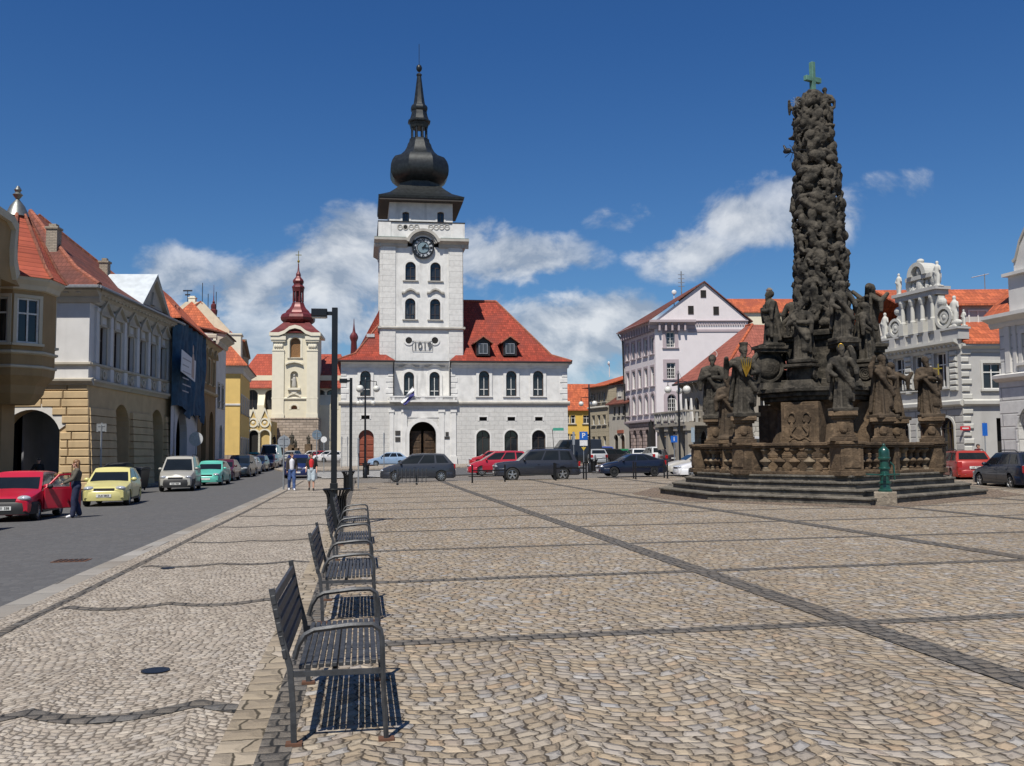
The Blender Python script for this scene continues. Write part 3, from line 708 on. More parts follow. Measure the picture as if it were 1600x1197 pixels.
for k, (r0, r1, o_) in enumerate(((1.30, 1.5, .35), (1.45, 1.7, .55), (1.65, 1.95, .78))):
    t = [R(200)-R(220)*i/28 for i in range(29)]
    t = [R(165)-R(150)*i/24 for i in range(25)]
    mb.strip([(cx_+r1*math.cos(q), cz_+.12+r1*math.sin(q)) for q in t], [(cx_+r0*math.cos(q), cz_+.12+r0*math.sin(q)) for q in t], dT-o_, dT+.02)
mb.build('tower_cornice', M_stone, T)
for a, b in ((tx0-.72, cx_-cr-.2), (cx_+cr+.2, tx1+.72)): MB().box(a, b, dT-.72, dT, zCt+.16, zCt+.22).build('cornice_flashing', M_green, T)
# clock
mb = MB(); t = [2*PI*i/40 for i in range(40)]
mb.ring([(cx_+1.24*math.cos(q), cz_+1.24*math.sin(q)) for q in t], [(cx_+1.06*math.cos(q), cz_+1.06*math.sin(q)) for q in t], dT-.32, dT)
mb.ring([(cx_+.70*math.cos(q), cz_+.70*math.sin(q)) for q in t], [(cx_+.63*math.cos(q), cz_+.63*math.sin(q)) for q in t], dT-.27, dT-.05)
ck = mb.build('clock', M_black, T)
mb = MB(); mb.prism([(cx_+1.1*math.cos(q), cz_+1.1*math.sin(q)) for q in t], dT-.22, dT-.12); link('dial', mb.mesh('dial', flat('clock_dial_grey', (.42, .44, .46), .4)), ck)
mb = MB(); mb.prism([(cx_+.64*math.cos(q), cz_+.64*math.sin(q)) for q in t], dT-.24, dT-.21); link('dial_centre', mb.mesh('dial_centre', flat('clock_centre_blue_grey', (.17, .23, .26), .35)), ck)
ROM = ['XII', 'I', 'II', 'III', 'IV', 'V', 'VI', 'VII', 'VIII', 'IX', 'X', 'XI']
for i, s_ in enumerate(ROM):
    a = -2*PI*i/12; me = text_mesh(s_, .36, .015, M_black, 'numeral', bold=.012)
    me.transform(Matrix.Rotation(-a, 4, 'Y')); o = link('numeral', me, ck, (cx_-.88*math.sin(a), dT-.25, cz_+.88*math.cos(a)))
for nm, a, l_, w_ in (('hour_hand', -2*PI*(1.22/12), .52, .07), ('minute_hand', -2*PI*(15.5/60), .86, .05)):
    me = MB().prism([(-w_, -.15), (w_, -.15), (w_*.9, l_*.7), (0, l_), (-w_*.9, l_*.7)], -.02, .02).mesh(nm, M_black); me.transform(Matrix.Rotation(-a, 4, 'Y'))
    link(nm, me, ck, (cx_, dT-.31, cz_))
for px in (638.8, 679.6):
    x, z = F.p(px, 532, dT); q = [2*PI*k/20 for k in range(20)]; mb = MB()
    mb.ring([(.56*math.cos(t), .56*math.sin(t)) for t in q], [(.37*math.cos(t), .37*math.sin(t)) for t in q], -.08, .02); o = link('round_window', mb.mesh('round_window', M_thw), T, (x, dT, z))
    link('pane', MB().prism([(.39*math.cos(t), .39*math.sin(t)) for t in q], -.03, .01).mesh('pane', M_dark), o)
me = text_mesh('1019', 1.15, .04, flat('iron_numerals', (.12, .12, .12), .5), 'year_numerals'); x, z = F.p(660, 540.5, dT); me.transform(Matrix.Diagonal((.92, 1, 1.0, 1)))
yn = link('year_numerals', me, T, (x, dT-.1, z))
mb = MB().tube([(-1.12, 0, .52), (1.12, 0, .52)], .025, 4).tube([(-1.12, 0, -.52), (1.12, 0, -.52)], .025, 4).tube([(-1.12, 0, -.52), (-1.12, 0, .52)], .025, 4).tube([(1.12, 0, -.52), (1.12, 0, .52)], .025, 4)
link('numeral_frame', mb.mesh('numeral_frame', flat('iron_numerals', (.12, .12, .12), .5)), yn)
for pxx in (641.3, 680.5):
    mb = MB(); xc, zz = F.p(pxx, 459, dT); pts = [(-.98, 0), (-.68, 0), (-.35, .3), (0, .42), (.35, .3), (.68, 0), (.98, 0)]
    mb.strip([(xc+a, zz+b+.2) for a, b in pts], [(xc+a, zz+b) for a, b in pts], dT-.25, dT+.02); mb.build('window_hood', M_stone, T)
# parapet gallery
zP0, zP1 = zCt+.05, F.z(660, 349, dT); mb = MB(); e = .25
mb.box(tx0-e, tx1+e, dT-e, dT+.15, zP0, zP1).box(tx0-e, tx0+.15, dT+.15, dT+tw+e, zP0, zP1).box(tx1-.15, tx1+e, dT+.15, dT+tw+e, zP0, zP1).box(tx0-e, tx1+e, dT+tw, dT+tw+e-.02, zP0, zP1-.02)
for a in (tx0-e-.05, tx1+e-1.35): mb.box(a, a+1.4, dT-e-.08, dT-e+.01, zP0, zP1+.02)
par = mb.build('gallery_parapet', M_thw, T)
mb = MB().box(tx0-e-.1, tx1+e+.1, dT-e-.12, dT+.2, zP1+.02, zP1+.12).box(tx0-e-.1, tx0+.2, dT+.2, dT+tw, zP1+.02, zP1+.12).box(tx1-.2, tx1+e+.1, dT+.2, dT+tw, zP1+.02, zP1+.12); mb.build('coping', M_gutter, par)
for i, px in enumerate((625, 633.5, 642.5, 651, 673, 681.5, 690, 698.5)):
    x, z = F.p(px, 355, dT-e); mb = MB(); t = [2*PI*k/16 for k in range(16)]
    mb.ring([(x+.31*math.cos(q), z+.33*math.sin(q)) for q in t], [(x+.22*math.cos(q), z+.24*math.sin(q)) for q in t], dT-e-.06, dT-e+.02)
    mb.box(x-.22, x+.22, dT-e-.03, dT-e+.01, z-.02, z+.02); r_ = link('roundel', mb.mesh('roundel', M_stone), par)
    if i == 1: link('opening', MB().lathe([(.24, -.02), (.24, .03)], 14).mesh('opening', M_dark), r_, (x, dT-e-.01, z)).rotation_euler = (PI/2, 0, 0)
MB().box(tx0, tx1, dT+.1, dT+tw, zP0, zP0+.3).build('gallery_floor', M_stone, T)
# lantern storey
lw = (F.x(708, 335, dT+1)-F.x(609, 335, dT+1)); lx0 = tcx-lw/2; ly = dCt-lw/2; zL1 = F.z(660, 313, ly)
wl = Wall(T, 'lantern_wall', M_thw, lx0, ly, 0, lw, zP0, zL1, .3)
for px in (634, 688.5):
    x, z, h, w_ = W2(px, 331, 350, 10.5, ly); wl.win(x-lx0, z, w_, h, .12, 'cross', M_fr_d, M_glass, .2, M_thw, False)
wl.done(); mb = MB().box(lx0, lx0+.02, ly+.02, ly+lw, zP0, zL1).box(lx0+lw-.02, lx0+lw, ly+.02, ly+lw, zP0, zL1).box(lx0, lx0+lw, ly+lw-.02, ly+lw, zP0, zL1); mb.build('lantern_side_wall', M_thw, T)
M_cu = flat('dark_patinated_copper', (.020, .023, .024), .42, .35, .35, 3, .2)
S = lambda hw: hw*.0735                                 # picture half width -> metres at the spire
Z = lambda py: F.z(658, py, dCt)
zk = Z(308); k8 = 1/math.cos(PI/8); rr = (tw/2+.25); mb = MB()
mb.frustum((tcx-rr, tcx+rr, dCt-rr, dCt+rr), zL1-.05, (tcx-rr-.05, tcx+rr+.05, dCt-rr-.05, dCt+rr+.05), zL1+.22)
Zn = lambda py, h: F.z(658, py, dCt-h)                  # height of a near face edge
skp = [(rr, zL1+.22), (3.55, Zn(301.5, 3.55)), (2.9, Zn(296, 2.9)), (S(31.5), Zn(290, S(31.5)))]
for (h0, z0), (h1, z1) in zip(skp, skp[1:]): mb.frustum((tcx-h0, tcx+h0, dCt-h0, dCt+h0), z0, (tcx-h1, tcx+h1, dCt-h1, dCt+h1), z1)
sk = mb.build('spire_skirt', M_cu, T); MB().box(tcx-rr+.08, tcx+rr-.08, dCt-rr+.08, dCt+rr-.08, zL1-.3, zL1-.05).build('eaves_soffit', flat('dark_eaves_boards', (.05, .04, .033), .7), sk)
def spire(prof, n=8): return [(S(hw)*(k8 if n == 8 else 1), Z(py+hw*.15)) for py, hw in prof]
mb = MB().lathe(spire([(298, 33), (290, 31.5), (286, 32), (281, 38), (276, 42.5), (270, 45.3), (263, 46), (256, 45.6), (250, 43.6), (245.5, 40.5), (243.5, 38.6), (243, 35), (241.5, 30), (236, 23.5), (230, 20), (225, 18.5), (223, 17), (221, 16), (217, 15.5)]), 8, (tcx, dCt), PI/8)
od = mb.build('onion_dome', M_cu, T, smooth=28)
mb = MB()
for k in range(8):
    t = PI/8+2*PI*k/8; r_ = S(12.2); mb.box(-.13, .13, -.13, .13, 0, 0) if 0 else mb.lathe([(.16, Z(217)), (.13, Z(214)), (.13, Z(200)), (.17, Z(197))], 6, (tcx+r_*math.cos(t), dCt+r_*math.sin(t)))
mb.lathe(spire([(199, 13.5), (195, 14.5), (191.5, 15.5), (190, 17.5), (188, 17.8), (186, 15), (182, 13.5), (178, 12.5), (175, 12), (173.5, 11.5), (171, 13), (168, 13.3), (165, 12), (163, 9.5), (161, 8.8), (150, 7.2), (120, 3.4), (118.5, 3.5), (117.5, 4.4), (116, 4.2), (114.5, 2)]), 8, (tcx, dCt), PI/8)
mb.lathe(spire([(217, 14), (216, 13.8)]), 8, (tcx, dCt), PI/8); mb.build('lantern_spire', M_cu, T, smooth=28)
mb = MB().ell((tcx, dCt, Z(107)), (S(4.8), S(4.8), S(6.2)), 12, 8).tube([(tcx, dCt, Z(116)), (tcx, dCt, Z(69))], .035, 6); mb.build('finial', M_cu, T, smooth=40)
# flag on the balcony
FL = thing('flag', 'white and blue flag hanging from a slanted pole on the town hall balcony', 'flag', F.w(F.x(645.5, 604, -.4), -.5, F.z(646, 604, -.4)), TH)
mb = MB().tube([(-.1, .25, -1.2), (0, -.1, .0), (.05, -.3, .35)], .03, 6); mb.build('pole', M_fr_d, FL)
def cloth(pts_a, pts_b, name, mat):
    n = 10; m_ = 5; vs = []; fs = []
    for i in range(n+1):
        for j in range(m_+1):
            t = i/n; s_ = j/m_; p = Vector(pts_a[0]).lerp(Vector(pts_a[1]), t); q = Vector(pts_b[0]).lerp(Vector(pts_b[1]), t); v = p.lerp(q, s_)
            vs.append((v.x, v.y-.25+.09*math.sin(t*9+s_*4), v.z))
    for i in range(n):
        for j in range(m_): k = i*(m_+1)+j; fs.append((k, k+1, k+m_+2, k+m_+1))
    me = MB().add(vs, fs).mesh(name, mat, 60); return with_mods(me, [('SOLIDIFY', dict(thickness=.012))])
link('white_stripe', cloth(((-.05, 0, .0), (-1.35, 0, -1.75)), ((.1, 0, -.42), (-1.12, 0, -1.95)), 'white_stripe', flat('flag_white', (.7, .7, .7), .8)), FL)
link('blue_stripe', cloth(((.1, 0, -.42), (-1.12, 0, -1.95)), ((.12, 0, -.95), (-.85, 0, -2.1)), 'blue_stripe', flat('flag_blue', (.035, .035, .17), .8)), FL)
# ---------------------------------------------------------------- church at the end of the street
F = Frame(426, 156, R(6), 600, z=gz(-38, 156)-.1)
T = thing('church', 'cream baroque church tower with red onion dome and long red nave roof', 'church', F.o, R(6))
M_cream = plaster((.70, .64, .49), .05, .15, name='cream_plaster'); M_creamw = plaster((.72, .67, .54), .05, .15, name='cream_trim')
M_blk = ashlar('rough_stone_base', (.38, .31, .25), 1.1, .42, .04, .6, .25, .9, .3)
M_dome = flat('oxide_red_dome_paint', (.125, .022, .022), .42, .15, .2, 1.5, .1)
tw = F.x(495.5, 600); zb = F.z(460, 655); zt = F.z(460, 521); z2 = F.z(460, 625); D = tw
mb = MB().box(-.25, tw+.25, -.25, D, -2, zb); mb.box(-.3, tw+.3, -.32, D, zb, zb+.22); mb.build('stone_base', M_blk, T)
wl = Wall(T, 'tower_wall', M_cream, 0, 0, 0, tw, zb+.2, zt, .5)
def P2(px, y0, y1, wpx):
    x0, z0 = F.p(px, y1); z1 = F.z(px, y0); return x0, z0, z1-z0, wpx/1500*156
x, z, h, w_ = P2(461, 527, 559, 17); wl.win(x, z, w_, h, w_*.4, 'none', M_creamw, flat('louvre_wood', (.20, .10, .035), .6, var=.3), .3, M_creamw, True)
x, z, h, w_ = P2(459.5, 580, 606, 12); wl.hole(x, z, w_, h, w_/2)
mb = MB().prism([(x-w_/2-.1, z-.1), (x+w_/2+.1, z-.1), (x+w_/2+.1, z+h+.1), (x-w_/2-.1, z+h+.1)], .5, .6); mb.build('niche', M_cream, T)
nx_, nz_, nw_, nh_ = x, z, w_, h
x, z, h, w_ = P2(459.5, 633, 640, 10); wl.win(x, z, w_, h, h*.45, 'none', M_creamw, flat('oval_shutter', (.16, .06, .03), .6), .3, M_creamw, False); wl.done()
mb = MB().box(0, .02, .02, D, zb, zt).box(tw-.02, tw, .02, D, zb, zt).box(0, tw, D-.02, D, zb, zt); mb.build('tower_side_wall', M_cream, T)
mb = MB(); xl = F.x(443, 600); xr = F.x(480, 600)
for a, b in ((0, xl), (xr, tw)):
    mb.box(a-.08, b+.08, -.2, .02, zb+.22, zt-2.9).box(a-.15, b+.15, -.3, .02, zb+.22, zb+.9)
    mb.box(a-.12, b+.12, -.28, .02, zt-2.9, zt-2.7).box(a+.1, b-.1, -.16, .02, zt-2.7, zt-1.4)
    for k in range(4): mb.ell((a+.35+(b-a-.7)*k/3, -.24, zt-2.1), (.22, .14, .34), 8, 6)
    mb.box(a-.25, b+.25, -.38, .02, zt-1.4, zt-1.1).box(a-.35, b+.35, -.5, .02, zt-1.1, zt-.5)
mb.build('tower_pilasters', M_creamw, T)
mb = MB(); xm = tw/2; band(mb, 0, 0, 0, tw, [(.1, z2), (.2, z2+.15), (.22, z2+.3), (.05, z2+.4)], .15)
rr = 2.1; a = [(-tw/2-.55, 0), (-2.6, 0), (-1.7, .35), (-.9, 1.0), (0, 1.25), (.9, 1.0), (1.7, .35), (2.6, 0), (tw/2+.55, 0)]
mb.strip([(xm+p, zt+q+.1) for p, q in a], [(xm+p, zt+q-.45) for p, q in a], -.65, .1)
mb.box(-.6, 0, 0, D+.5, zt-.3, zt+.1).box(tw, tw+.6, 0, D+.5, zt-.3, zt+.1)
a = [(-1.0, 0), (-.6, .25), (0, .42), (.6, .25), (1.0, 0)]
m2 = MB(); m2.strip([(nx_+p*1.4, nz_+nh_+1.0+q+.25) for p, q in a], [(nx_+p*1.4, nz_+nh_+1.0+q) for p, q in a], -.4, .02); m2.build('niche_hood', M_creamw, T); m2 = MB(); m2.box(nx_-1.0, nx_+1.0, -.45, .02, nz_-.35, nz_).prism([(nx_-.9, nz_-.35), (nx_, nz_-1.1), (nx_+.9, nz_-.35)], -.25, .02); m2.build('niche_sill', M_creamw, T)
m3 = MB(); m3.strip([(nx_+p*1.1, z2+.3+q*1.6+.3) for p, q in a], [(nx_+p*1.1, z2+.3+q*1.6) for p, q in a], -.22, .02)
m3.build('oval_hood', M_creamw, T); mb.build('tower_mouldings', M_creamw, T)
mb = MB().cap((nx_, .2, nz_+.3), (nx_, .22, nz_+1.5), .42, .3).ell((nx_, .2, nz_+2.0), (.2, .2, .26)).cap((nx_-.4, .1, nz_+1.3), (nx_+.1, 0, nz_+.9), .12, .1)
link('niche_statue', fused(mb, 'niche_statue', M_stone, .07), T)
dCt = D/2; s_ = 1/1500*(156+D/2); Z = lambda py: F.z(462, py, dCt); S = lambda hw: hw*s_
rr = tw/2+.55; k8 = 1/math.cos(PI/8)
mb = MB().frustum((xm-rr, xm+rr, dCt-rr, dCt+rr), zt+.1, (xm-rr*.82, xm+rr*.82, dCt-rr*.82, dCt+rr*.82), zt+.75); mb.frustum((xm-rr*.82, xm+rr*.82, dCt-rr*.82, dCt+rr*.82), zt+.75, (xm-S(20), xm+S(20), dCt-S(20), dCt+S(20)), Z(506.5))
mb.build('dome_skirt', M_dome, T)
mb = MB(); pr = [(508, 21), (506, 18.5), (504, 19), (501, 22.5), (498, 25), (494, 25.8), (490, 24.5), (488, 22), (487, 18.5), (484, 17), (481, 13), (477, 10.3), (474, 9.2), (472, 8.7)]
mb.lathe([(S(h)*k8, Z(p+h*.15)) for p, h in pr], 8, (xm, dCt), PI/8)
for k in range(8): t = PI/8+2*PI*k/8; mb.lathe([(.16, Z(472)), (.13, Z(452))], 6, (xm+S(7.6)*math.cos(t), dCt+S(7.6)*math.sin(t)))
mb.lathe([(S(4), Z(472)), (S(4), Z(452))], 8, (xm, dCt))
pr = [(456, 8.3), (451, 9), (449.5, 9.6), (448, 9.2), (446, 7), (444, 6.8), (442, 8), (439.5, 8.3), (437, 7.2), (434, 4.5), (432, 3.4), (430, 3.8), (428, 3.4), (424, 1.6), (417, .9), (412, .8)]
mb.lathe([(S(h)*k8, Z(p)) for p, h in pr], 8, (xm, dCt), PI/8); mb.build('onion_dome', M_dome, T, smooth=28)
mb = MB().ell((xm, dCt, Z(408.5)), (S(2), S(2), S(2.2))).tube([(xm, dCt, Z(412)), (xm, dCt, Z(392))], .06, 5).box(xm-.5, xm+.5, dCt-.05, dCt+.05, Z(399), Z(398)); mb.build('gilded_cross', flat('gilding', (.5, .33, .06), .3, .9), T)
# nave
dn = 5.0; n0, n1 = F.x(378, 600, dn), F.x(536, 600, dn); zw = F.z(400, 606, dn); zr = F.z(400, 553, dn+9)
wl = Wall(T, 'nave_wall', M_cream, n0, dn, 0, n1-n0, -2, zw, .5)
for px in (393.5, 423, 500, 518): x, z = F.p(px, 640, dn); h = F.z(px, 609, dn)-z; wl.win(x-n0, z, 1.9, h, 1.4, 'two', M_fr_d, M_glass, .2, M_creamw, False)
wl.done()
for px in (409, 503, 512):
    mb = MB(); a = F.x(px, 640, dn); mb.box(a-.55, a+.55, dn-1.3, dn, -2, zw-3.0); mb.prism([(dn-1.3, zw-3.0), (dn, zw-3.0), (dn, zw-1.2)], a-.55, a+.55, 'x'); mb.build('buttress', M_cream, T)
mb = MB(); zm = F.z(400, 591, dn)
slab(mb, [(n0-.3, dn-.6, zw), (n1+.3, dn-.6, zw), (n1+.3, dn+.4, zm-.25), (n0-.3, dn+.4, zm-.25)]); slab(mb, [(n0-.3, dn+.5, zm+.5), (n1+.3, dn+.5, zm+.5), (n1-1, dn+9, zr), (n0+1, dn+9, zr)]); slab(mb, [(n1+.3, dn+18, zm+.5), (n0-.3, dn+18, zm+.5), (n0+1, dn+9, zr), (n1-1, dn+9, zr)])
slab(mb, [(n0-.3, dn+18, zm+.5), (n0-.3, dn+.5, zm+.5), (n0+1, dn+9, zr)]); slab(mb, [(n1+.3, dn+.5, zm+.5), (n1+.3, dn+18, zm+.5), (n1-1, dn+9, zr)])
mb.build('nave_roof', tiles('church_roof_tiles', (.36, .075, .042), (.27, .06, .04), .5, .4), T)
MB().box(n0, n1, dn+.3, dn+.5, zm-.35, zm+.5).build('clerestory', M_cream, T)
mb = MB().box(n0+.1, n0+.3, dn, dn+18, -2, zw).box(n1-.3, n1-.1, dn, dn+18, -2, zw).box(n0, n1, dn+17.8, dn+18, -2, zw); mb.build('nave_end_wall', M_cream, T)
xs_, zs_ = F.p(553, 531, dn+9); mb = MB(); Zs = lambda py: F.z(553, py, dn+9); q = (156+dn+9)/1500
mb.lathe([(.7, zr-2)]+[(h*q, Zs(p)) for p, h in [(534, 4.5), (529, 6.5), (526, 6.8), (522, 5), (519, 2.5), (514, 1.6), (507, .8), (498, .4)]], 8, (xs_, dn+9)); mb.build('ridge_turret', M_dome, T, smooth=30)
# gabled yellow chapel wall beside the tower
F = Frame(387, 148, R(6), 670, z=gz(-40, 148)-.1); M_yel = plaster((.56, .41, .17), .08, .25, name='yellow_plaster')
T = thing('chapel', 'low yellow chapel front with two pointed gables and round medallions', 'chapel', F.o, R(6))
L = F.x(423, 670); ze = F.z(400, 664); zg = F.z(400, 640)
wl = Wall(T, 'wall', M_yel, 0, 0, 0, L, -2, ze, .4)
for px in (396, 413.5): x, z = F.p(px, 694); h = F.z(px, 672)-z; wl.win(x, -1.5, 1.55, h+z+1.5, .75, 'none', M_creamw, M_dark if px < 400 else M_yel, .2, M_creamw, False)
wl.done(); mb = MB(); g_ = MB()
for a, b in ((0, L*.47), (L*.47, L)):
    m_ = (a+b)/2; mb.prism([(a, ze), (b, ze), (m_, zg)], 0, .4); g_.strip([(a-.1, ze+.1), (m_, zg+.35), (b+.1, ze+.1)], [(a-.1, ze-.3), (m_, zg-.15), (b+.1, ze-.3)], -.18, .05)
    t = [2*PI*k/18 for k in range(18)]; g_.ring([(m_+.75*math.cos(q), ze+.35+.75*math.sin(q)) for q in t], [(m_+.5*math.cos(q), ze+.35+.5*math.sin(q)) for q in t], -.12, .02); g_.ell((m_, -.02, ze+.35), (.25, .08, .25))
mb.build('gable', M_yel, T); g_.build('gable_moulding', M_creamw, T); MB().box(0, L, .4, 7, -2, ze+.6).build('body', M_yel, T)
# ---------------------------------------------------------------- left row
DL = -.045; AL = PI/2-DL
def frame_dir(dxdy): return PI/2+math.atan(-dxdy)
FB = F = Frame(139.5, 50, frame_dir(-.045), 520, z=gz(-21, 50)+.0)
T = thing('corner_house', 'pale two storey corner house with yellow rusticated arcade and small pediment', 'house', F.o, F.ang)
M_bw = plaster((.60, .59, .58), .06, .22, name='off_white_render'); M_bt = plaster((.46, .42, .35), .1, .3, name='stone_trim')
M_tan = plaster((.52, .385, .225), .12, .3, .9, .3, name='tan_stone_blocks')
L = F.x(269, 540); D = 12.0; zc = F.z(139.5, 447); zst = F.z(139.5, 567); zbd = F.z(139.5, 596); zw1 = F.z(160.5, 511)
def near_x(px): return F.x(px, 560)
g = Wall(T, 'arcade_wall', M_tan, 0, 0, 0, L, -1, zbd, .9)
for px, w_ in ((189, 2.5), (244.5, 2.5)): g.hole(F.x(px, 690), -1, w_, 1+F.z(px, 632 if px < 200 else 640), w_/2)
g.done()
ax, aw, ah = 6.3, 3.0, F.z(60, 640)
# end wall (faces the camera): local run from the back to the street corner
e = Wall(T, 'arcade_end_wall', M_tan, 0, D, -PI/2, D, -1, zbd, .9)
def EX(px, py): # distance from the street corner along the end wall
    p = ray(px, py); b = F.o-CAM; det = p.x*(-F.v.y)-(-F.v.x)*p.y; return (p.x*b.y-p.y*b.x)/det
xr_ = EX(93, 690); aw = 2.9; e.hole(D-xr_-aw/2, -1, aw, 1+F.z(139.5, 640), aw*.36); e.done()
mb = MB(); mb.M = e.M
a = arc(aw, F.z(139.5, 640), aw*.36, 14); b = scale_out(a, aw, F.z(139.5, 640), .36, False)
mb.M = e.M @ Matrix.Translation((D-xr_-aw/2, 0, 0)); mb.strip(b[2:], a[2:], -.07, .05); mb.build('arch_surround', M_white, T)
mb = MB(); mb.M = e.M; lr = random.Random(3); nC = 13; ch = (zbd-.1)/nC
for k in range(nC):                                     # blocks round the arch on the end wall
    z0 = .05+k*ch; z1 = z0+ch-.045; spring = F.z(139.5, 640)
    inn = D-xr_+.05
    if z1 > spring-aw*.36: 
        q = max(0, z1-(spring-aw*.36)); inn = D-xr_-aw/2+math.sqrt(max(0, (aw/2+.36)**2*(1-min(1, q/(aw*.36+.36))**2)))
        if q >= aw*.36+.36: inn = 1.0
    bat = .30*max(0, 1-z0/zbd)**.8
    x1 = D+bat; cur = x1; first = True
    while cur > inn+.25:
        l_ = lr.uniform(.75, 1.3) if not (k > 8) else lr.uniform(.9, 1.5)
        nxt = max(cur-l_, inn)
        if nxt-inn < .3: nxt = inn
        if nxt >= cur-.05: break
        dp = -.07-.02*lr.random()-bat*.4; mb.cbox(nxt+.02, cur-.02, dp, .05, z0, z1, .035); cur = nxt
mb.build('stone_blocks', M_tan, T)
for x0, x1 in ((-.02, F.x(189, 690)-1.35), (F.x(189, 690)+1.35, F.x(244.5, 690)-1.35), (F.x(244.5, 690)+1.35, L)):
    mb = MB()
    for k in range(10):
        z0 = .05+k*ch; bat = .30*max(0, 1-z0/zbd)**.8; cur = x0; mb.frustum((x0, x1, -.08-bat, .02), z0, (x0, x1, -.06-bat*.9, .02), z0+ch-.04)
    mb.build('stone_pier', M_tan, T)
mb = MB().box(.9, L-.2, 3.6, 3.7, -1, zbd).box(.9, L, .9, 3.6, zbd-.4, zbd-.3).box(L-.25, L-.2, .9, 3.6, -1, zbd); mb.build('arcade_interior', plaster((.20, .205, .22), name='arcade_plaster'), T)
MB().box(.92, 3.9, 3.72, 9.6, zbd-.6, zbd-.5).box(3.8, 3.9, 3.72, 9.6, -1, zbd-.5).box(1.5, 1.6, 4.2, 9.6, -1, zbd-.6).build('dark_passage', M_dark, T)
u = Wall(T, 'upper_wall', M_bw, 0, 0, 0, L, zbd, zc-.2, .3)
wpx = (160.4, 182.3, 203.6, 222.3, 238.8, 254.3); ww = 1.02
for px in wpx: u.win(F.x(px, 540), zst, ww, zw1-zst, 0, 'cross', M_fr_d, M_glass, .16, M_bt, True, M_bt)
u.done()
wl = Wall(T, 'end_wall', M_bw, 0, D, -PI/2, D, zbd, zc-.2, .3); wl.done()
MB().box(0, L, D-.02, D, -1, zc-.2).box(L-.02, L, 0.02, D, -1, zc-.2).build('rear_wall', M_bw, T)
for px in wpx:                                          # triangular window heads
    mb = MB(); x = F.x(px, 540); z = zw1+.28
    mb.box(x-.72, x+.72, -.2, .02, z+.28, z+.42).prism([(x-.78, z+.42), (x+.78, z+.42), (x, z+1.02)], -.12, .02).strip([(x-.88, z+.48), (x, z+1.2), (x+.88, z+.48)], [(x-.88, z+.38), (x, z+1.04), (x+.88, z+.38)], -.28, .02)
    for s_ in (-1, 1): mb.box(x+s_*.62-.1, x+s_*.62+.1, -.16, .02, z-.25, z+.28)
    mb.build('window_pediment', M_bt, T)
for i in range(len(wpx)+1):
    mb = MB()
    x = (F.x(wpx[0], 540)-1.0) if i == 0 else (F.x(wpx[-1], 540)+1.05 if i == len(wpx) else (F.x(wpx[i-1], 540)+F.x(wpx[i], 540))/2)
    mb.box(x-.19, x+.19, -.12, .02, zst+.06, zc-1.0).box(x-.24, x+.24, -.17, .02, zc-1.2, zc-1.0).box(x-.25, x+.25, -.17, .02, zbd+.1, zst-.12); mb.build('pilaster', M_bw, T)
for px in wpx:                                          # carved panels under the windows
    mb = MB(); x = F.x(px, 560); z0, z1 = zbd+.22, zst-.2; zc_ = (z0+z1)/2; t = [2*PI*k/14 for k in range(14)]
    mb.box(x-.62, x+.62, -.05, .02, z0, z1)
    mb.ring([(x+.27*math.cos(q), zc_+.27*math.sin(q)) for q in t], [(x+.15*math.cos(q), zc_+.15*math.sin(q)) for q in t], -.12, -.04)
    for s_ in (-1, 1): mb.ell((x+s_*.42, -.06, zc_), (.13, .06, .2), 8, 6); mb.ell((x+s_*.3, -.06, zc_+.22), (.1, .06, .07), 8, 6)
    mb.build('relief_panel', M_bt, T)
mb = MB(); band(mb, 0, 0, 0, L, [(.1, zst-.14), (.2, zst-.08), (.2, zst+.02), (.02, zst+.05)], .0); band(mb, 0, D, -PI/2, D, [(.08, zst-.14), (.16, zst-.08), (.16, zst+.02), (.02, zst+.05)], .15)
bp = [(.12, zbd-.2), (.2, zbd-.1), (.34, zbd), (.36, zbd+.1), (.05, zbd+.18)]; band(mb, 0, 0, 0, L, bp); band(mb, 0, D, -PI/2, D, bp, .3)
mb.build('string_course', M_bt, T)
mb = MB(); pr = cornice(zc-.85, .8, .62); band(mb, 0, 0, 0, L, pr); band(mb, 0, D, -PI/2, D, pr, .55)
for k in range(26): x = .1+k*(L-.3)/25; mb.box(x, x+.22, -.5, 0, zc-.42, zc-.25)
for k in range(18): y = .3+k*(D-1)/17; mb.box(-.5, 0, y, y+.25, zc-.42, zc-.25)
mb.build('eaves_cornice', M_bt, T)
apx = 6.2; zap = zc+5.6; mb = MB(); o_ = .75; zf = zc-.02
c0, c1, c2, c3 = (-o_, -o_, zf), (L+.1, -o_, zf), (L+.1, D+o_, zf), (-o_, D+o_, zf); a0, a1 = (apx, D/2, zap), (apx+1.0, D/2, zap)
m0, m1, m2, m3 = (1.3, 1.3, zc+1.25), (L-1.5, 1.3, zc+1.25), (L-1.5, D-1.3, zc+1.25), (1.3, D-1.3, zc+1.25)
for p, q, r_, s_ in ((c0, c1, m1, m0), (c1, c2, m2, m1), (c2, c3, m3, m2), (c3, c0, m0, m3)): slab(mb, [p, q, r_, s_])
slab(mb, [m0, m1, a1, a0]); slab(mb, [m1, m2, a1]); slab(mb, [m2, m3, a0, a1]); slab(mb, [m3, m0, a0])
roof = mb.build('roof', M_tile_b, T)
mb = MB().tube([c0, m0, a0], .14, 6).tube([c1, m1, a1], .14, 6); mb.build('ridge_tiles', M_tile_d, roof)
MB().tube([(-o_, -o_-.05, zf-.1), (L, -o_-.05, zf-.1)], .09, 6).tube([(-o_-.05, -o_, zf-.1), (-o_-.05, D+o_, zf-.1)], .09, 6).tube([(L-.15, -o_, zf-.15), (L-.15, -.15, zc-1.0), (L-.15, -.3, .1)], .07, 6).build('gutter', M_sheet, roof)
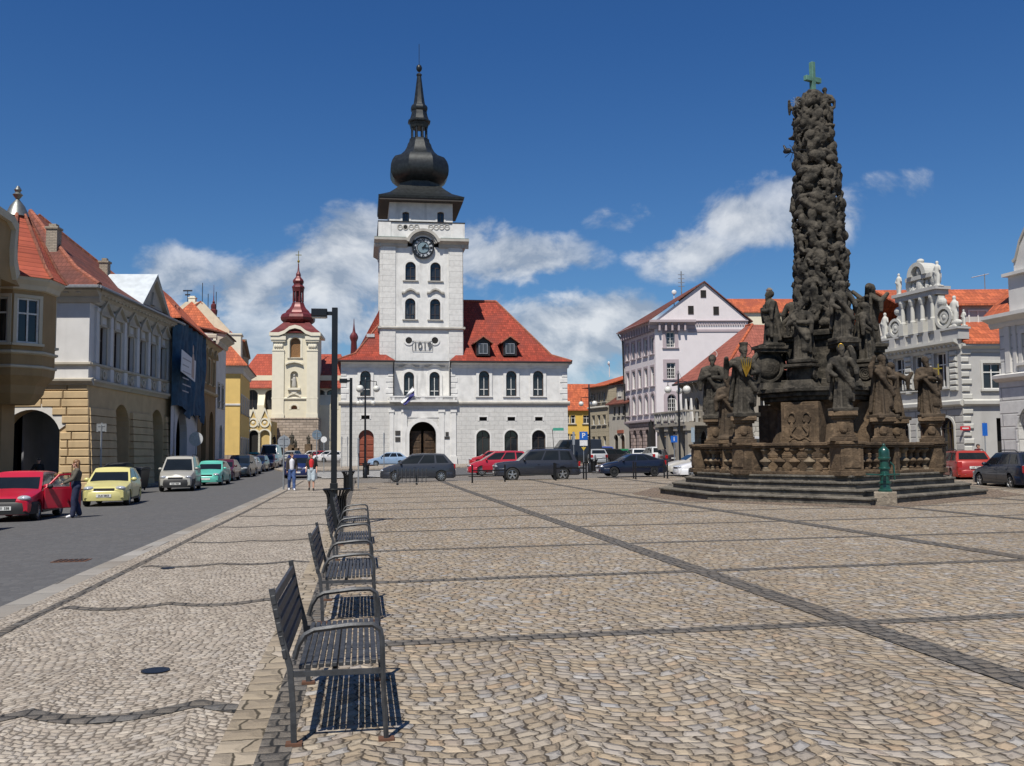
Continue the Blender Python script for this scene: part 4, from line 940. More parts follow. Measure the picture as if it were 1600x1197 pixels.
chimney(roof, 2.9, 3.2, zc+2.0, zc+3.7, .6, .6); chimney(roof, L-5.2, 2.6, zc+1.6, zc+3.0, .5, .5)
p0, p1 = F.x(208.5, 466), F.x(248, 487); pz = F.z(230.5, 433, -.3); pm = (p0+p1)/2
mb = MB().prism([(p0, zc+.02), (p1, zc+.02), (pm, pz)], -.35, 0); pd = mb.build('pediment', M_bt, T)
mb = MB(); mb.strip([(p0-.3, zc+.0), (pm, pz+.3), (p1+.3, zc+.0)], [(p0-.3, zc-.2), (pm, pz-.05), (p1+.3, zc-.2)], -.62, -.05)
mb.prism([(pm-.35, zc+.35), (pm+.35, zc+.35), (pm, zc+1.2)], -.46, -.33); link('pediment_moulding', mb.mesh('pediment_moulding', M_bt), pd)
mb = MB(); mb.prism([(p0-.35, zc+.02), (pm, pz+.34), (p1+.35, zc+.02), (p1+.35, zc-.04), (pm, pz+.27), (p0-.35, zc-.04)], -.66, 5.5); mb.build('pediment_roof', flat('pale_sheet_metal', (.52, .56, .58), .45, .2, .1, 2), roof)
# ---- ochre corner house with turret (nearest on the left)
M_och = plaster((.34, .235, .12), .1, .3, name='ochre_plaster'); M_ocht = plaster((.56, .50, .38), .08, .25, name='ochre_trim')
tc = at(22, 500, 42.0); ang = frame_dir(-.045)
T = thing('turret_house', 'ochre corner house with polygonal oriel under a red tiled cone', 'house', (tc.x, tc.y, gz(tc.x, tc.y)), ang)
zz = lambda py, d=0: at(24, py, 42-1.9).z-T.location.z
r0 = 1.66; n = 8; zo0, zo1 = zz(571), zz(444); ph = PI/8; pol = [(r0*math.cos(ph+2*PI*k/n), r0*math.sin(ph+2*PI*k/n)) for k in range(n)]
mb = MB(); 
faces = []
for k in range(n):
    p, q = Vector(pol[k]), Vector(pol[(k+1) % n]); d = q-p; Lw = d.length; a = math.atan2(d.y, d.x)+PI; nrm = Vector((d.y, -d.x)).normalized()
    wl = Wall(T, 'oriel_wall', M_och, q.x, q.y, a, Lw, zo0, zo1, .12)
    wl.ang = a; wl.M = Matrix.Translation((q.x, q.y, 0)) @ Matrix.Rotation(a, 4, 'Z')
    # flip so that the inside is to the left of the run
    wl.M = Matrix.Translation((p.x, p.y, 0)) @ Matrix.Rotation(a-PI, 4, 'Z'); wl.ang = a-PI
    if k not in (0, 1, 5): wl.win(Lw/2, zz(533), .92, zz(461)-zz(533), 0, 'cross', M_fr_w, M_glass, .14, M_ocht, True, M_ocht)
    wl.done()
cz0 = zz(571)
mb = MB().lathe([(r0*.55, zo0-1.55), (r0*.75, zo0-1.1), (r0*.8, zo0-.75), (r0*1.0, zo0-.35), (r0*1.02, zo0)], n, (0, 0), ph); mb.build('corbel', M_och, T)
for z_, e_, h_ in ((zo0+.55, .07, .14), (zo0-.05, .05, .12)): MB().lathe([(r0, z_), (r0+e_*2, z_+h_*.4), (r0+e_*2, z_+h_), (r0, z_+h_*1.3)], n, (0, 0), ph, caps=False).build('oriel_moulding', M_ocht, T)
mb = MB().lathe([(r0-.05, zo1-.15), (r0+.12, zo1-.1), (r0+.18, zo1+.1), (r0+.34, zo1+.3), (r0+.36, zo1+.45), (r0-.1, zo1+.5)], n, (0, 0), ph, caps=False); mb.build('oriel_cornice', M_ocht, T)
za = zz(293); zk_ = zz(320)
cr = [(r0+.42, zo1+.42), (r0+.02, zo1+.95), (r0*.72, zo1+1.9), (.42, zk_)]
mb = MB().lathe(cr, n, (0, 0), ph); cn = mb.build('cone_roof', tiles('turret_tiles', (.42, .10, .055), (.30, .07, .045), .20, .2, .25), T)
mb = MB()
for k in range(n): t = ph+2*PI*k/n; mb.tube([((r+.03)*math.cos(t), (r+.03)*math.sin(t), z+.02) for r, z in cr], .075, 6)
mb.build('ridge_tiles', M_tile_d, cn)
mb = MB().lathe([(.52, zk_-.05), (.30, zk_+.45), (.07, za)], 16).lathe([(.07, za), (.22, za+.2), (.1, za+.32), (.16, za+.42), (.05, za+.6), (.015, zz(276))], 10); mb.build('metal_cap', flat('lead_grey_metal', (.20, .21, .20), .4, .7), cn, smooth=35)
# body of the house: street front and the wall to the side lane
yb = 3.0; x_end = .9; Hh = zz(430)
g = Wall(T, 'street_wall', M_och, -24, .55, 0, 24+x_end, -1, zo1, .6)
for k, c in enumerate((22.1, 17.5, 13.0, 8.5)): g.hole(c-.55, -1, 2.5, 1+zz(622)+.15, 1.25); 
for c in (19, 16, 13, 10, 7): g.win(c, zz(533), 1.0, zz(461)-zz(533), 0, 'cross', M_fr_w, M_glass, .14, M_ocht, True, M_ocht)
g.done()
MB().box(x_end-.02, x_end, .57, 12, -1, zo1).box(-24, x_end, 11.98, 12, -1, zo1).box(-24, -23.98, .57, 12, -1, zo1).build('side_wall', M_och, T)
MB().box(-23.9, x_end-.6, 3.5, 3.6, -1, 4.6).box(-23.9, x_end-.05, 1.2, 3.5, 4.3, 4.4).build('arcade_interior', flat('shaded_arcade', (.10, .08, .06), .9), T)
mb = MB().box(-.45, .75, .2, .56, -1, zo0-1.5).box(-.55, .85, .1, .56, zo0-1.5, zo0-1.15).box(-.55, .85, .1, .56, -1, .7); mb.build('corner_pier', M_och, T)
mb = MB().box(-24, -.9, .25, .56, zo0-.75, zo0-.2); mb.build('string_course', M_ocht, T)
mb = MB(); gable_roof(mb, -24, x_end, .55, 12, zo1+.3, zo1+6.0, .5, .2); mb.build('roof', M_tile_r, T)
# curved attic gable nearer along the front; bay box under it added to shade the oriel
gx = -3.0; zt0 = zz(444)
a = [(-8, zt0), (gx+1.05, zt0-.1), (gx+.5, zt0+.25), (gx+.25, zt0+.8), (gx+.2, zt0+1.5), (gx+.3, zt0+2.3), (gx-.1, zt0+2.55), (-8, zt0+2.9)]
mb = MB().prism(a, -1.1, 1.0).box(-8, gx-.6, -1.1, .54, -1 if 0 else 4.6, zt0); gb = mb.build('attic_gable_and_bay', M_och, T)
mb = MB(); mb.strip([(p[0]+.12, p[1]+.1) for p in a[2:]], [(p[0]-.15, p[1]-.2) for p in a[2:]], -1.3, .8); link('gable_moulding', mb.mesh('gable_moulding', M_ocht), gb)
# ---- house wrapped in blue netting
A2 = frame_dir(-.16); F = Frame(268.5, 62.8, A2, 560, z=gz(-22, 63)); M_yp = plaster((.46, .36, .22), .1, .4, name='old_ochre_render')
T = thing('netted_house', 'house under repair hidden behind dark blue scaffold netting', 'house', F.o, A2)
L = F.x(310, 560); zt = F.z(270, 497); zn = F.z(285, 628)
g = Wall(T, 'wall', M_bw, 0, 0, 0, L, -1, zt, .5); xa_ = F.x(284, 680); g.hole(xa_, -1, 4.2, 1+F.z(284, 640), 2.0); g.done()
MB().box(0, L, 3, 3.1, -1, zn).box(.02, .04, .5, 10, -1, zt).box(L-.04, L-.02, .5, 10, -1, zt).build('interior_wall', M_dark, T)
mb = MB(); n1, n2 = 40, 26; vs = []
for j in range(n2+1):
    for i in range(n1+1):
        x = -.05+(L+.1)*i/n1; s_ = j/n2; zb_ = zn-.3+-.5+.4*math.sin(x*.9+1)-.4*(x/L > .6); z = zt-.1+(zb_-zt+.1)*s_
        e_ = min(1, i/2.5); vs.append((x, -.02-e_*(.40+.10*math.sin(x*3.1+s_*2)+.06*math.sin(x*7.3+s_*5)+.05*math.sin(s_*12+x)), z))
mb.add(vs, [(j*(n1+1)+i, j*(n1+1)+i+1, (j+1)*(n1+1)+i+1, (j+1)*(n1+1)+i) for j in range(n2) for i in range(n1)])
me = mb.mesh('netting', flat('blue_netting', (.022, .066, .115), .85, 0, .3, 2), 60); link('netting', with_mods(me, [('SOLIDIFY', dict(thickness=.02))]), T)
M_pb = flat('poster_paper', (.60, .60, .62), .6, var=.05); M_grey = flat('print_grey', (.30, .30, .33), .6)
x0, x1 = F.x(283, 560, -.93), F.x(305, 560, -.93); zp0, zp1 = F.z(284, 582, -.93), F.z(284, 546, -.93)
po = MB().prism([(x0, zp0+.05), (x1, zp0-.25), (x1+.2, zp1-.25), (x0+.2, zp1)], -.95, -.91).build('poster', M_pb, T)
mb = MB()
for k in range(6): mb.box(x0+.5, x0+.5+(2.2 if k % 2 else 3.0), -.965, -.951, zp1-.55-k*.42, zp1-.47-k*.42)
link('print_lines', mb.mesh('print_lines', M_grey), po)
mb = MB().prism([(x1-1.5, zp0+.0), (x1-.5, zp0-.1), (x1-.5, zp0+1.3), (x1-.7, zp0+1.6), (x1-1.2, zp0+1.6), (x1-1.4, zp0+1.3)], -.965, -.951).ell((x1-.95, -.955, zp0+1.9), (.24, .01, .3), 12, 8); link('printed_figure', mb.mesh('printed_figure', flat('print_brown', (.36, .26, .22), .6)), po)
zr = F.zat(9, 2.2, 457); mb = MB(); slab(mb, [(-1.0, -.7, zt), (L+.5, -.7, zt), (L+.6, 2.2, zr), (4.5, 2.2, zr)]); slab(mb, [(-1.0, 12.7, zt), (-1.0, -.7, zt), (4.5, 2.2, zr), (4.5, 8, zr)]); slab(mb, [(L+.5, 12.7, zt), (-1.0, 12.7, zt), (4.5, 8, zr), (L+.6, 8, zr)]); slab(mb, [(4.5, 2.2, zr), (L+.6, 2.2, zr), (L+.6, 8, zr), (4.5, 8, zr)]); mb.prism([(-.3, zt), (12, zt), (8, zr-.2), (2.4, zr-.2)], L+.1, L+.3, 'x')
rf = mb.build('roof', M_tile_o, T)
for k in (3.0, 4.2): mb = MB().box(k, k+.5, .5, 1.6, zt+.55, zt+1.2).prism([(k-.1, zt+1.2), (k+.6, zt+1.2), (k+.25, zt+1.45)], .4, 2.2); mb.build('vent_dormer', M_tile_d, rf)
# ---- brown arcaded house
F = Frame(310, 73.6, A2, 600, z=gz(-24, 73)); M_brn = plaster((.30, .19, .09), .15, .5, name='brown_render')
T = thing('brown_house', 'narrow brown house with two ground arches and heavy window heads', 'house', F.o, A2)
L = F.x(337, 600); zt = F.z(318, 531)
g = Wall(T, 'ground_wall', M_brn, 0, 0, 0, L, -1, F.z(318, 612), .7)
for px in (318, 330): g.hole(F.x(px, 680), -1, 2.4, 1+F.z(px, 643), 1.2)
g.done(); zq = F.z(318, 612)
u = Wall(T, 'upper_wall', M_brn, 0, 0, 0, L, zq, zt, .3)
for px in (317.5, 326, 333.5): u.win(F.x(px, 590), F.z(317.5, 596), .95, F.z(317.5, 556)-F.z(317.5, 596), 0, 'cross', M_fr_d, M_glass, .18, M_yp, True, M_yp)
u.done(); mb = MB(); band(mb, 0, 0, 0, L, cornice(zt-.6, .6, .5)); band(mb, 0, 0, 0, L, [(.1, zq-.1), (.25, zq), (.25, zq+.15), (.02, zq+.2)])
for px in (317.5, 326, 333.5): x = F.x(px, 590); z = F.z(317.5, 556)+.2; mb.strip([(x-.8, z+.2), (x-.4, z+.6), (x, z+.75), (x+.4, z+.6), (x+.8, z+.2)], [(x-.8, z), (x-.4, z+.35), (x, z+.5), (x+.4, z+.35), (x+.8, z)], -.3, .02)
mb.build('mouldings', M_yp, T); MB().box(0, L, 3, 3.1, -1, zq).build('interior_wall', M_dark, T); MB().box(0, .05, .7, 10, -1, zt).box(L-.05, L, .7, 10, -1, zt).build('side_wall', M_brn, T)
mb = MB(); slab(mb, [(0, -.6, zt), (L, -.6, zt), (L, 6, zt+4.2), (0, 6, zt+4.2)]); slab(mb, [(L, 12, zt), (0, 12, zt), (0, 6, zt+4.2), (L, 6, zt+4.2)]); mb.build('roof', M_tile_o, T)
# ---- white narrow house with a boxed cornice
F = Frame(337.5, 82.8, A2, 600, z=gz(-25, 83)); T = thing('white_house', 'tall narrow white house with deep dark cornice beside the yellow gable', 'house', F.o, A2)
L = F.x(352.5, 600); zt = F.z(339, 520); D = 9
u = Wall(T, 'wall', M_white, 0, 0, 0, L, -1, zt, .3)
for px in (341.5, 347.5):
    u.win(F.x(px, 620), F.z(341, 636), .95, F.z(341, 604)-F.z(341, 636), 0, 'cross', M_fr_d, M_glass, .15, M_bt); u.win(F.x(px, 620), F.z(341, 598)-1.6, .95, 0.01+1.5, 0, 'cross', M_fr_d, M_glass, .15, M_bt)
u.hole(F.x(345, 690), -1, 1.8, 1+F.z(345, 664), .9); u.done()
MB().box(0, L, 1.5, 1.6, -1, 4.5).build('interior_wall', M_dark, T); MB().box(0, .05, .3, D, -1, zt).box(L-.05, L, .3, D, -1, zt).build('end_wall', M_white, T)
mb = MB(); pr = cornice(zt-1.0, .95, .75); band(mb, 0, 0, 0, L, pr); band(mb, 0, D, -PI/2, D, [(.05, zt-.5), (.12, zt-.45), (.12, zt-.2), (.05, zt-.1)]); mb.build('cornice', M_bt, T)
mb = MB(); slab(mb, [(-.2, -.9, zt), (L+.2, -.9, zt), (L+.2, 5, zt+1.3), (-.2, 5, zt+1.3)]); slab(mb, [(L+.2, 10, zt), (-.2, 10, zt), (-.2, 5, zt+1.3), (L+.2, 5, zt+1.3)]); mb.build('roof', M_tile_b, T)
# ---- yellow house standing forward
F = Frame(375.5, 97, frame_dir(-.20), 620, z=gz(-27, 97)); M_yel2 = plaster((.68, .48, .17), .06, .2, name='ochre_yellow_plaster')
T = thing('yellow_house', 'yellow house with sunlit blank end wall and orange hipped roof', 'house', F.o, F.ang)
L = 13.0; D = 11.0; zt = F.z(375, 569)
u = Wall(T, 'street_wall', M_yel2, 0, 0, 0, L, -1, zt, .3)
for k in range(5):
    for z in (1.2, 5.6): u.win(1.5+k*2.5, z, 1.0, 1.8, 0, 'cross', M_fr_w, M_glass, .14, M_white)
u.done(); MB().box(0, .05, .02, D, -1, zt).box(L-.05, L, .02, D, -1, zt).box(0, L, D-.03, D, -1, zt).build('end_wall', M_yel2, T)
MB().box(-.12, .06, -.05, D, -1, 1.3).build('plinth', M_blk, T)
mb = MB(); band(mb, 0, D, -PI/2, D, [(.05, zt-.9), (.1, zt-.85), (.35, zt-.3), (.4, zt-.05), (.1, zt)], .3); band(mb, 0, 0, 0, L, cornice(zt-.8, .8, .6), .1); zm = F.z(375, 632); band(mb, 0, D, -PI/2, D, [(.03, zm-.1), (.08, zm-.08), (.08, zm+.08), (.03, zm+.1)]); mb.build('cornice', M_white, T)
mb = MB(); zr = zt+7.2; o_ = .7
slab(mb, [(-o_, D+o_, zt), (-o_, -o_, zt), (5.2, D/2, zr)]); slab(mb, [(-o_, -o_, zt), (L+o_, -o_, zt), (L-1, D/2, zr), (5.2, D/2, zr)]); slab(mb, [(L+o_, D+o_, zt), (-o_, D+o_, zt), (5.2, D/2, zr), (L-1, D/2, zr)]); slab(mb, [(L+o_, -o_, zt), (L+o_, D+o_, zt), (L-1, D/2, zr)])
rf = mb.build('roof', M_tile_o, T); mb = MB().box(1.0, 3.0, .1, 3.2, zt, zt+3.2).box(.9, 3.1, 0, 3.3, zt+3.2, zt+3.35); dm = mb.build('attic', M_creamw, rf)
# house with the cream gable wall behind the netted house
p = at(300, 500, 114); T = thing('gabled_house', 'tall house with cream gable wall and chimney rising over the orange roofs', 'house', (p.x-7, p.y, gz(p.x, p.y)), A2)
zr = at(313, 471.5, 114).z-T.location.z; mb = MB(); mb.prism([(-3.5, -1), (9, -1), (9, zr-6.5), (1.5, zr), (-1.0, zr), (-6, zr-4), (-6, -1)], 0, .4, 'x'); mb.M = Matrix.Identity(4)
T.rotation_euler = (0, 0, 0); T.location = (p.x, p.y, gz(p.x, p.y)); 
mb = MB().prism([(-8, -1), (4.5, -1), (4.5, zr-3.5), (1.2, zr), (-.8, zr), (-8, zr-6)], 0, .4); mb.build('gable_wall', plaster((.62, .56, .42), .1, .4, name='stained_cream_render'), T)
mb = MB(); mb.M = Matrix.Rotation(.16, 4, 'Z'); slab(mb, [(.9, -.2, zr+.12), (5.2, -.2, zr-4.2), (5.2, 9, zr-4.2), (.9, 9, zr+.12)]); slab(mb, [(1.0, -.2, zr+.12), (1.0, 9, zr+.12), (-8, 9, zr-6), (-8, -.2, zr-6)]); mb.build('roof', M_tile_o, T); MB().box(-8, 4.5, .4, 8.5, -1, zr-6).build('body', M_yp, T)
chimney(T, -.3, 1.0, zr-1, zr+.55, .8, .6, M_creamw)
def pole_at(px, py0, py1, Y, arms=0):
    q = at(px, py0, Y); a = Vector((q.x-T.location.x, q.y-T.location.y, q.z-T.location.z)); z1 = at(px, py1, Y).z-T.location.z; mb = MB().tube([a-Vector((0, 0, 1.5)), (a.x, a.y, z1)], .045, 5)
    for k in range(arms): mb.tube([(a.x-.55+.25*k, a.y, z1-.1-.5*k), (a.x+.55-.25*k, a.y, z1-.1-.5*k)], .09, 6)
    mb.build('roof_siren' if arms else 'aerial', M_gutter, T)
pole_at(293, 474, 453, 116, 2); pole_at(316, 476, 442, 116); pole_at(325, 482, 459, 116); pole_at(337.5, 488, 456, 116)
# dark fronts further down the street
pa = at(380, 600, 111); T = thing('street_house', 'dark shaded house front with stacked cornices far down the street', 'house', (pa.x-.3, pa.y, gz(pa.x, pa.y)), frame_dir(-.25))
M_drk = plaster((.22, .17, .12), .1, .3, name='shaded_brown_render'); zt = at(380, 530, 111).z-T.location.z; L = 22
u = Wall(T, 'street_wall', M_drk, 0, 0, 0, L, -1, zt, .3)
for k in range(8):
    for z in (1.2, 4.8, 8.2): u.win(1.6+k*2.6, z, 1.0, 1.8, 0, 'cross', M_fr_w, M_glass, .14, M_bt)
u.done(); MB().box(0, .05, .02, 10, -1, zt).box(L-.05, L, .02, 10, -1, zt).build('end_wall', M_creamw, T)
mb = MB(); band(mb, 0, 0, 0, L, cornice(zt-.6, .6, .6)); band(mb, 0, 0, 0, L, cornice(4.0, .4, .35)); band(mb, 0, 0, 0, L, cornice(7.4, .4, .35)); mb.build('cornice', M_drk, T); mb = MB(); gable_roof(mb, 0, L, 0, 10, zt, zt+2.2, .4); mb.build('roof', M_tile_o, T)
# slim red spire far behind the left roofs
p = at(333.5, 500, 140); T = thing('red_turret', 'slim dark red onion spire rising behind the orange roofs', 'spire', (p.x, p.y, gz(p.x, p.y)))
q = 140/1500; Zs = lambda py: at(333.5, py, 140).z-T.location.z; mb = MB().lathe([(.9, 0), (.9, Zs(496))], 8); mb.build('shaft', M_cream, T)
mb = MB().lathe([(h*q, Zs(y)) for y, h in [(497, 6.5), (494, 5), (489, 6), (485, 6.2), (483, 4), (479, 4.6), (476, 4), (474, 1.8), (472, 2.3), (470, 1), (461, .5), (445, .25)]], 8); mb.build('onion_cap', M_dome, T, smooth=30)
# ---------------------------------------------------------------- right side of the square
M_pink = plaster((.66, .61, .615), .04, .14, name='pale_pink_plaster'); M_pinkt = plaster((.40, .335, .35), .06, .15, name='mauve_trim')
M_prust = ashlar('pink_rusticated_stone', (.36, .28, .26), .9, .42, .05, .5, .1, 1.0)
F = Frame(1025, 104, R(2), 600, z=gz(15, 104)-.1); T = thing('pink_house', 'four storey pale pink house with plain gable and rusticated base', 'house', F.o, R(2))
far = at(977, 600, 113.6); fl = Vector((far.x, far.y, 0))-Vector((F.o.x, F.o.y, 0)); fx, fy = fl.dot(F.u), fl.dot(F.v); LL = math.hypot(fx, fy); aL = math.atan2(-fy, -fx)
FLt = Frame(977, 113.6, aL+R(2), 600, z=F.o.z)
zr0 = F.z(1025, 655); ze = F.z(1025, 501); LF = F.x(1171, 600)
g = Wall(T, 'ground_side_wall', M_prust, fx, fy, aL, LL, -1, zr0, .35)
for k in range(5): x = LL*(.1+.2*k); g.hole(x, -1, 1.15, 1+zr0-1.0, .57)
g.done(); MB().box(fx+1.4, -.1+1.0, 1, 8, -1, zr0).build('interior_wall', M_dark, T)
g = Wall(T, 'ground_front_wall', M_prust, 0, 0, 0, LF, -1, zr0, .35); x = F.x(1044, 690); g.win(x, .2, 2.2, F.z(1044, 666)-.2, 1.1, 'cross', flat('light_wood', (.42, .27, .13), .5), M_glass2, .25, M_pink, False); g.done()
u = Wall(T, 'side_wall', M_pink, fx, fy, aL, LL, zr0, ze, .25)
rows = [(614, 645, 1), (572, 602, 0), (525, 552, 0)]
for a, b, ar in rows:
    z0, z1 = F.z(1025, b), F.z(1025, a)
    for k in range(5): u.win(LL*(.1+.2*k), z0, .95, z1-z0, .47 if ar else 0, 'cross', M_fr_w, M_glass, .22, M_pinkt, True, M_pinkt)
u.done()
u = Wall(T, 'front_wall', M_pink, 0, 0, 0, LF, zr0, ze, .25)
for a, b, ar in ((616, 643, 1), (567, 592, 0), (519, 543, 0)):
    z0, z1 = F.z(1048, b), F.z(1048, a); u.win(F.x(1048.5, 580), z0, .95, z1-z0, .47 if ar else 0, 'eight', M_fr_w, M_glass, .38, M_pinkt, True, M_pinkt)
u.done()
D = 11.0; MB().box(LF-.05, LF, .02, D, -1, ze).box(fx, LF, max(D, fy), max(D, fy)+.05, -1, ze).build('rear_wall', M_pink, T)
mb = MB(); pr = cornice(ze-.9, .9, .8); band(mb, fx, fy, aL, LL, pr, .05); band(mb, 0, 0, 0, F.x(1075, 500), pr, .7)
for k in range(12):
    t = (k+.5)/12; mb.M = Matrix.Translation((fx+(0-fx)*t, fy+(0-fy)*t, 0)) @ Matrix.Rotation(aL, 4, 'Z'); mb.box(-.12, .12, -.6, 0, ze-1.15, ze-.35)
mb.M = Matrix.Identity(4)
for k in range(5): mb.box(.3+k*.7, .5+k*.7, -.6, 0, ze-1.15, ze-.35)
mb.build('cornice', M_pinkt, T)
mb = MB(); a0 = F.x(1075, 500); band(mb, a0, 0, 0, LF-a0, [(.05, ze-.2), (.2, ze-.1), (.2, ze), (.05, ze+.05)]); band(mb, a0, 0, 0, LF-a0, [(.04, ze-1.3), (.08, ze-1.25), (.08, ze-1.0), (.04, ze-.95)])
for k in range(24): x = a0+.1+k*(LF-a0-.2)/24; mb.box(x, x+.14, -.12, 0, ze-.55, ze-.3)
mb.build('gable_cornice', M_pinkt, T); mb = MB(); zq = F.z(1040, 656); band(mb, 0, 0, 0, LF, [(.1, zq-.2), (.2, zq-.1), (.2, zq+.1), (.05, zq+.15)], .1); band(mb, fx, fy, aL, LL, [(.1, zq-.2), (.2, zq-.1), (.2, zq+.1), (.05, zq+.15)], .1); mb.build('string_course', M_pinkt, T)
gx, gzp = F.x(1100, 441), F.z(1100, 441); gb0 = .1
gw = Wall(T, 'gable_wall', M_pink, 0, 0, 0, LF, ze, ze+.02, .25)
mb = MB().prism([(gb0, ze+.05), (LF, ze+.05), (gx, gzp)], 0, .3); gw_ = mb.build('gable_wall', M_pink, T)
for px, a, b in ((1099, 453.5, 465), (1079.5, 478, 491), (1119, 479, 492)):
    x, z = F.p(px, b); h = F.z(px, a)-z; f, p_ = win_meshes(.62, h, 0, 'none', M_fr_d, M_dark); o = link('window', f, gw_, (x, -.02, z)); link('pane', p_, o, (0, -.06, 0))
mb = MB(); z0 = ze-.05; back = 11.5; sl = (gzp-z0)/(gx-gb0)
slab(mb, [(fx-.9, fy+.5, z0-.05), (-.9, -.35, z0-.05), (gx, -.25, gzp+.12), (gx+fx*.4, back, gzp+.12)]); slab(mb, [(LF+.5, -.25, z0-.05), (LF+.5, back, z0-.05), (gx+fx*.4, back, gzp+.12), (gx, -.25, gzp+.12)])
rf = mb.build('roof', M_tile_b, T); x = F.x(1065, 460, 4); mb = MB().tube([(x, 4, ze+2), (x, 4, F.z(1065, 424, 4))], .07, 5)
for k in range(4): mb.box(x-.35, x+.35, 3.95, 4.05, F.z(1065, 448, 4)+k*.45, F.z(1065, 448, 4)+k*.45+.06)
mb.build('aerial', M_sheet, rf); x, z = F.p(1053, 457, 4); mb = MB().ell((x, 3.9, z), (.28, .1, .28), 14, 8).tube([(x, 4, z-.2), (x, 4, z-1.6)], .05, 5); mb.build('satellite_dish', flat('dish_white', (.6, .6, .6), .5), rf)
MB().tube([(fx-.8, fy, ze-.3), (fx-.3, fy-.3, ze-1.2), (fx-.1, fy-.3, zr0)], .1, 6).build('downpipe', M_gutter, rf)
# roof with yellow wall behind the pink house
p = at(1140, 500, 128); T = thing('rear_house', 'cream house with flat orange roof showing behind the pink gable', 'house', (p.x, p.y, gz(p.x, p.y)-.2), R(3)); z1 = at(1160, 505, 128).z-T.location.z; z2 = at(1160, 470, 133).z-T.location.z
MB().box(-1, 14, 0, 10, -1, z1+1.6).build('wall', M_cream, T); mb = MB(); gable_roof(mb, -1, 14, 0, 10, z1+1.7, z2+.3, .3); rf = mb.build('roof', M_tile_o, T); chimney(rf, 6.5, 3, z2-1.5, z2+1.2)
# brown roofed house with balcony on columns
M_bal = plaster((.30, .27, .225), .12, .35, name='grey_brown_render'); M_balb = ashlar('grey_stone_blocks', (.36, .34, .30), .8, .4, .04, .55, .12, .8)
F = Frame(1066, 84, math.atan2(-7.5, 2.0), 650, z=gz(14, 80)-.08)
T = thing('balcony_house', 'grey brown house with steep brown hipped roof and columned balcony', 'house', F.o, F.ang)
L = F.x(1131, 640); D = 11.0; ze = F.z(1104, 593); zb = F.z(1075, 659, -2.0); zb2 = F.z(1075, 640, -2.0)
u = Wall(T, 'upper_wall', M_bal, 0, 0, 0, L, zb, ze, .3)
for k in range(4): u.win(1.1+k*1.9, zb+.5, .85, ze-zb-1.9, .42, 'cross', M_fr_d, M_glass, .12, M_bal, True)
u.done(); g = Wall(T, 'ground_wall', M_balb, 0, 0, 0, L, -1, zb, .3)
for k in range(3): g.win(1.5+k*2.4, 0.0, 1.5, 3.0, .75, 'cross', M_fr_d, M_dark, .12, M_bal, False)
g.done(); u = Wall(T, 'end_wall', M_bal, L, 0, PI/2, D, zb, ze, .3)
for k in range(4): u.win(1.3+k*2.4, zb+.6, 1.0, 2.0, 0, 'cross', M_fr_w, M_glass, .12, M_bal, True)
u.done(); g = Wall(T, 'ground_end_wall', M_balb, L, 0, PI/2, D, -1, zb, .3)
for k in range(3): g.win(2+k*3, .3, 1.4, 2.6, .7, 'cross', M_fr_w, M_glass, .12, M_balb, True)
g.done(); MB().box(0, .05, .02, D, -1, ze).box(0, L, D-.05, D, -1, ze).build('side_wall', M_bal, T)
mb = MB()
for k in range(9): x = .2+k*.9; mb.prism([(0, ze-.95), (-.5, ze-.1), (0, ze-.1)], x, x+.2, 'x')
band(mb, 0, 0, 0, L, [(.1, ze-.2), (.5, ze-.05), (.5, ze), (.1, ze+.05)]); mb.build('eaves_brackets', M_bal, T)
mb = MB().box(-1.0, 5.2, -2.2, -.02, zb-.3, zb).box(-1.1, 5.3, -2.3, -2.05, zb2-.14, zb2).box(5.0, 5.25, -2.05, -.02, zb2-.14, zb2); bl = mb.build('balcony', M_bal, T); mb = MB()
for k in range(5):
    x = -.95+k*1.45; mb.box(x, x+.24, -2.25, -2.08, zb, zb2-.14); t = [2*PI*q/10 for q in range(10)]
    for dx in (.55, 1.0):
        if x+dx < 5: mb.ring([(x+dx+.26*math.cos(q), (zb+zb2)/2+.36*math.sin(q)) for q in t], [(x+dx+.15*math.cos(q), (zb+zb2)/2+.22*math.sin(q)) for q in t], -2.2, -2.12)
for k in range(3): mb.box(5.05, 5.2, -2.0+k*.8, -1.8+k*.8, zb, zb2-.14)
link('railing', mb.mesh('railing', M_stone), bl)
for k in range(4): x = 1.2+k*1.0; mb = MB().prism([(x-.28, zb+.1), (x+.28, zb+.1), (x, zb+2.0)], -1.2, -1.05); mb.build('folded_parasol', M_white, T)
for k in range(4): x = -.7+k*1.9; mb = MB().box(x-.34, x+.34, -2.1, -1.42, -1, .5).frustum((x-.27, x+.27, -2.03, -1.49), .5, (x-.24, x+.24, -2.0, -1.52), zb-.7).box(x-.36, x+.36, -2.12, -1.4, zb-.7, zb-.3); mb.build('pillar', M_bal, T)
mb = MB(); o_ = .55; zr = F.z(1165, 505, 4.5)
a, b, c, d = (-o_, -o_, ze), (L+o_, -o_, ze), (L+o_, D+6, ze), (-o_, D+6, ze); r1, r2 = (F.x(1165, 505, 5.5), 5.5, zr), (F.x(1190, 505, 5.5), 5.5, zr); r2 = (max(r1[0]+.3, L-5.0), 5.5, zr); r3 = (r2[0], D+1, zr)
slab(mb, [a, b, r2, r1]); slab(mb, [b, c, r3, r2]); slab(mb, [c, d, r1, r3]); slab(mb, [d, a, r1]); rf = mb.build('roof', tiles('faded_brown_tiles', (.30, .095, .065), (.20, .07, .05)), T); MB().tube([b, r2, r1], .13, 6).build('ridge_tiles', M_tile_o, rf); MB().tube([(-o_, -o_-.05, ze-.1), (L+o_, -o_-.05, ze-.1), (L+o_+.05, D, ze-.1)], .1, 6).build('gutter', M_gutter, rf)
